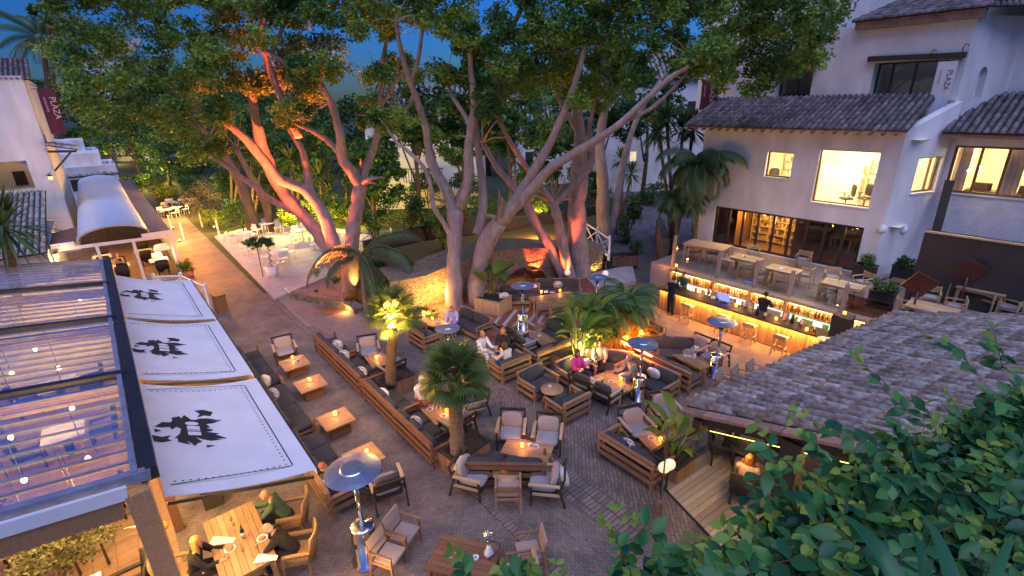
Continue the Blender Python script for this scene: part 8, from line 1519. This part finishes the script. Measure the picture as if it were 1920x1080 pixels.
while N < 430:
    u = rng.uniform(1090, 1960); lim = np.interp(u, vu, vv); v = lim + (1130 - lim) * rng.random() ** .9
    if u < 1330 and rng.random() < .82: continue
    f = (1120 - v) / 440; y = 2.15 + 2.0 * f + rng.normal() * .22; spray(u, v + 12, max(1.7, y), .24 + .16 * rng.random(), rng.random() < .5); N += 1
for u, v, y, L, d in ((1700, 770, 3.0, .55, (-.6, .1, .5)), (1830, 700, 3.2, .5, (-.5, .1, .6)), (1560, 870, 2.7, .5, (-.6, 0, .6)), (1470, 890, 2.6, .45, (-.2, 0, .8)), (1250, 1030, 2.4, .4, (-.5, .2, .6)), (1180, 1075, 2.3, .38, (-.2, .1, .9)), (1400, 930, 2.4, .5, (.1, .1, 1)), (1000, 1115, 2.5, .30, (-.62, .2, .62)), (880, 1085, 2.5, .22, (-.35, .2, .9)), (965, 1095, 2.3, .2, (.5, .1, .8)), (1880, 690, 3.2, .5, (-.3, 0, .8)), (1620, 830, 3.0, .5, (-.7, .1, .3))): spray(u, v, y, L, True, d, 6, 1.0)
LO.build('leaves', 'leaf_vine', vn); LY.build('young_leaves', 'leaf_vine_young', vn)
for k in range(16):
    u = rng.uniform(1150, 1900); lim = np.interp(u, vu, vv); P = [YD(u + 120 * j * .3, 1150 - (1150 - lim) * j / 5 * (.85 + .2 * rng.random()), 1.8 + .32 * j) - VB for j in range(5)]; ST.tube(P, np.linspace(.008, .003, 5), 5)
ST.build('stems', 'brown_wood', vn)
# dark leafy mass under it so that nothing hangs in the air
lv = Leaves()
for k in range(150):
    u = rng.uniform(1300, 1980); lim = np.interp(u, vu, vv) + 45; v = lim + (1180 - lim) * rng.random(); f = (1120 - v) / 440; c = YD(u, v, max(1.6, 2.0 + 2.3 * f + .25 * rng.random())) - VB; P, t = crown_pts(c, .22, 26, 5); lv.add(P, .12, t * .5, .6, .3)
lv.build('inner_leaves', 'leaf_vine', vn)
sp = thing('strap_leaf_plant', 'plant with long strap-like blades in front of the vine at bottom right', 'plant', YD(1700, 1200, 1.5)); B0 = YD(1700, 1200, 1.5); m_ = MB()
for u0, v0, u1, v1, y0, y1, w_ in ((1700, 1130, 1572, 958, 1.35, 1.75, .085), (1790, 1120, 1722, 958, 1.4, 1.8, .09), (1740, 1140, 1705, 985, 1.4, 1.7, .06), (1650, 1150, 1660, 1005, 1.4, 1.6, .06), (1840, 1140, 1900, 1000, 1.4, 1.7, .07), (1690, 1150, 1630, 1020, 1.3, 1.5, .06)):
    a = YD(u0, v0, y0) - B0; b = YD(u1, v1, y1) - B0; x = np.cross(b - a, np.array([0, -1, .6])); x /= np.linalg.norm(x); V = []
    for j in range(9): f = j / 8; q = a + (b - a) * f + np.array([0, 0, .05 * math.sin(math.pi * f)]); ww = w_ * (1 - f ** 2.2) * .5 + .001; V += [q + x * ww + (0, 0, ww * .35), q, q - x * ww + (0, 0, ww * .35)]
    m_.add(V, [(3 * j + i, 3 * j + i + 1, 3 * j + i + 4, 3 * j + i + 3) for j in range(8) for i in (0, 1)], 0, rng.random(), True)
m_.build('blades', 'leaf_blade', sp)
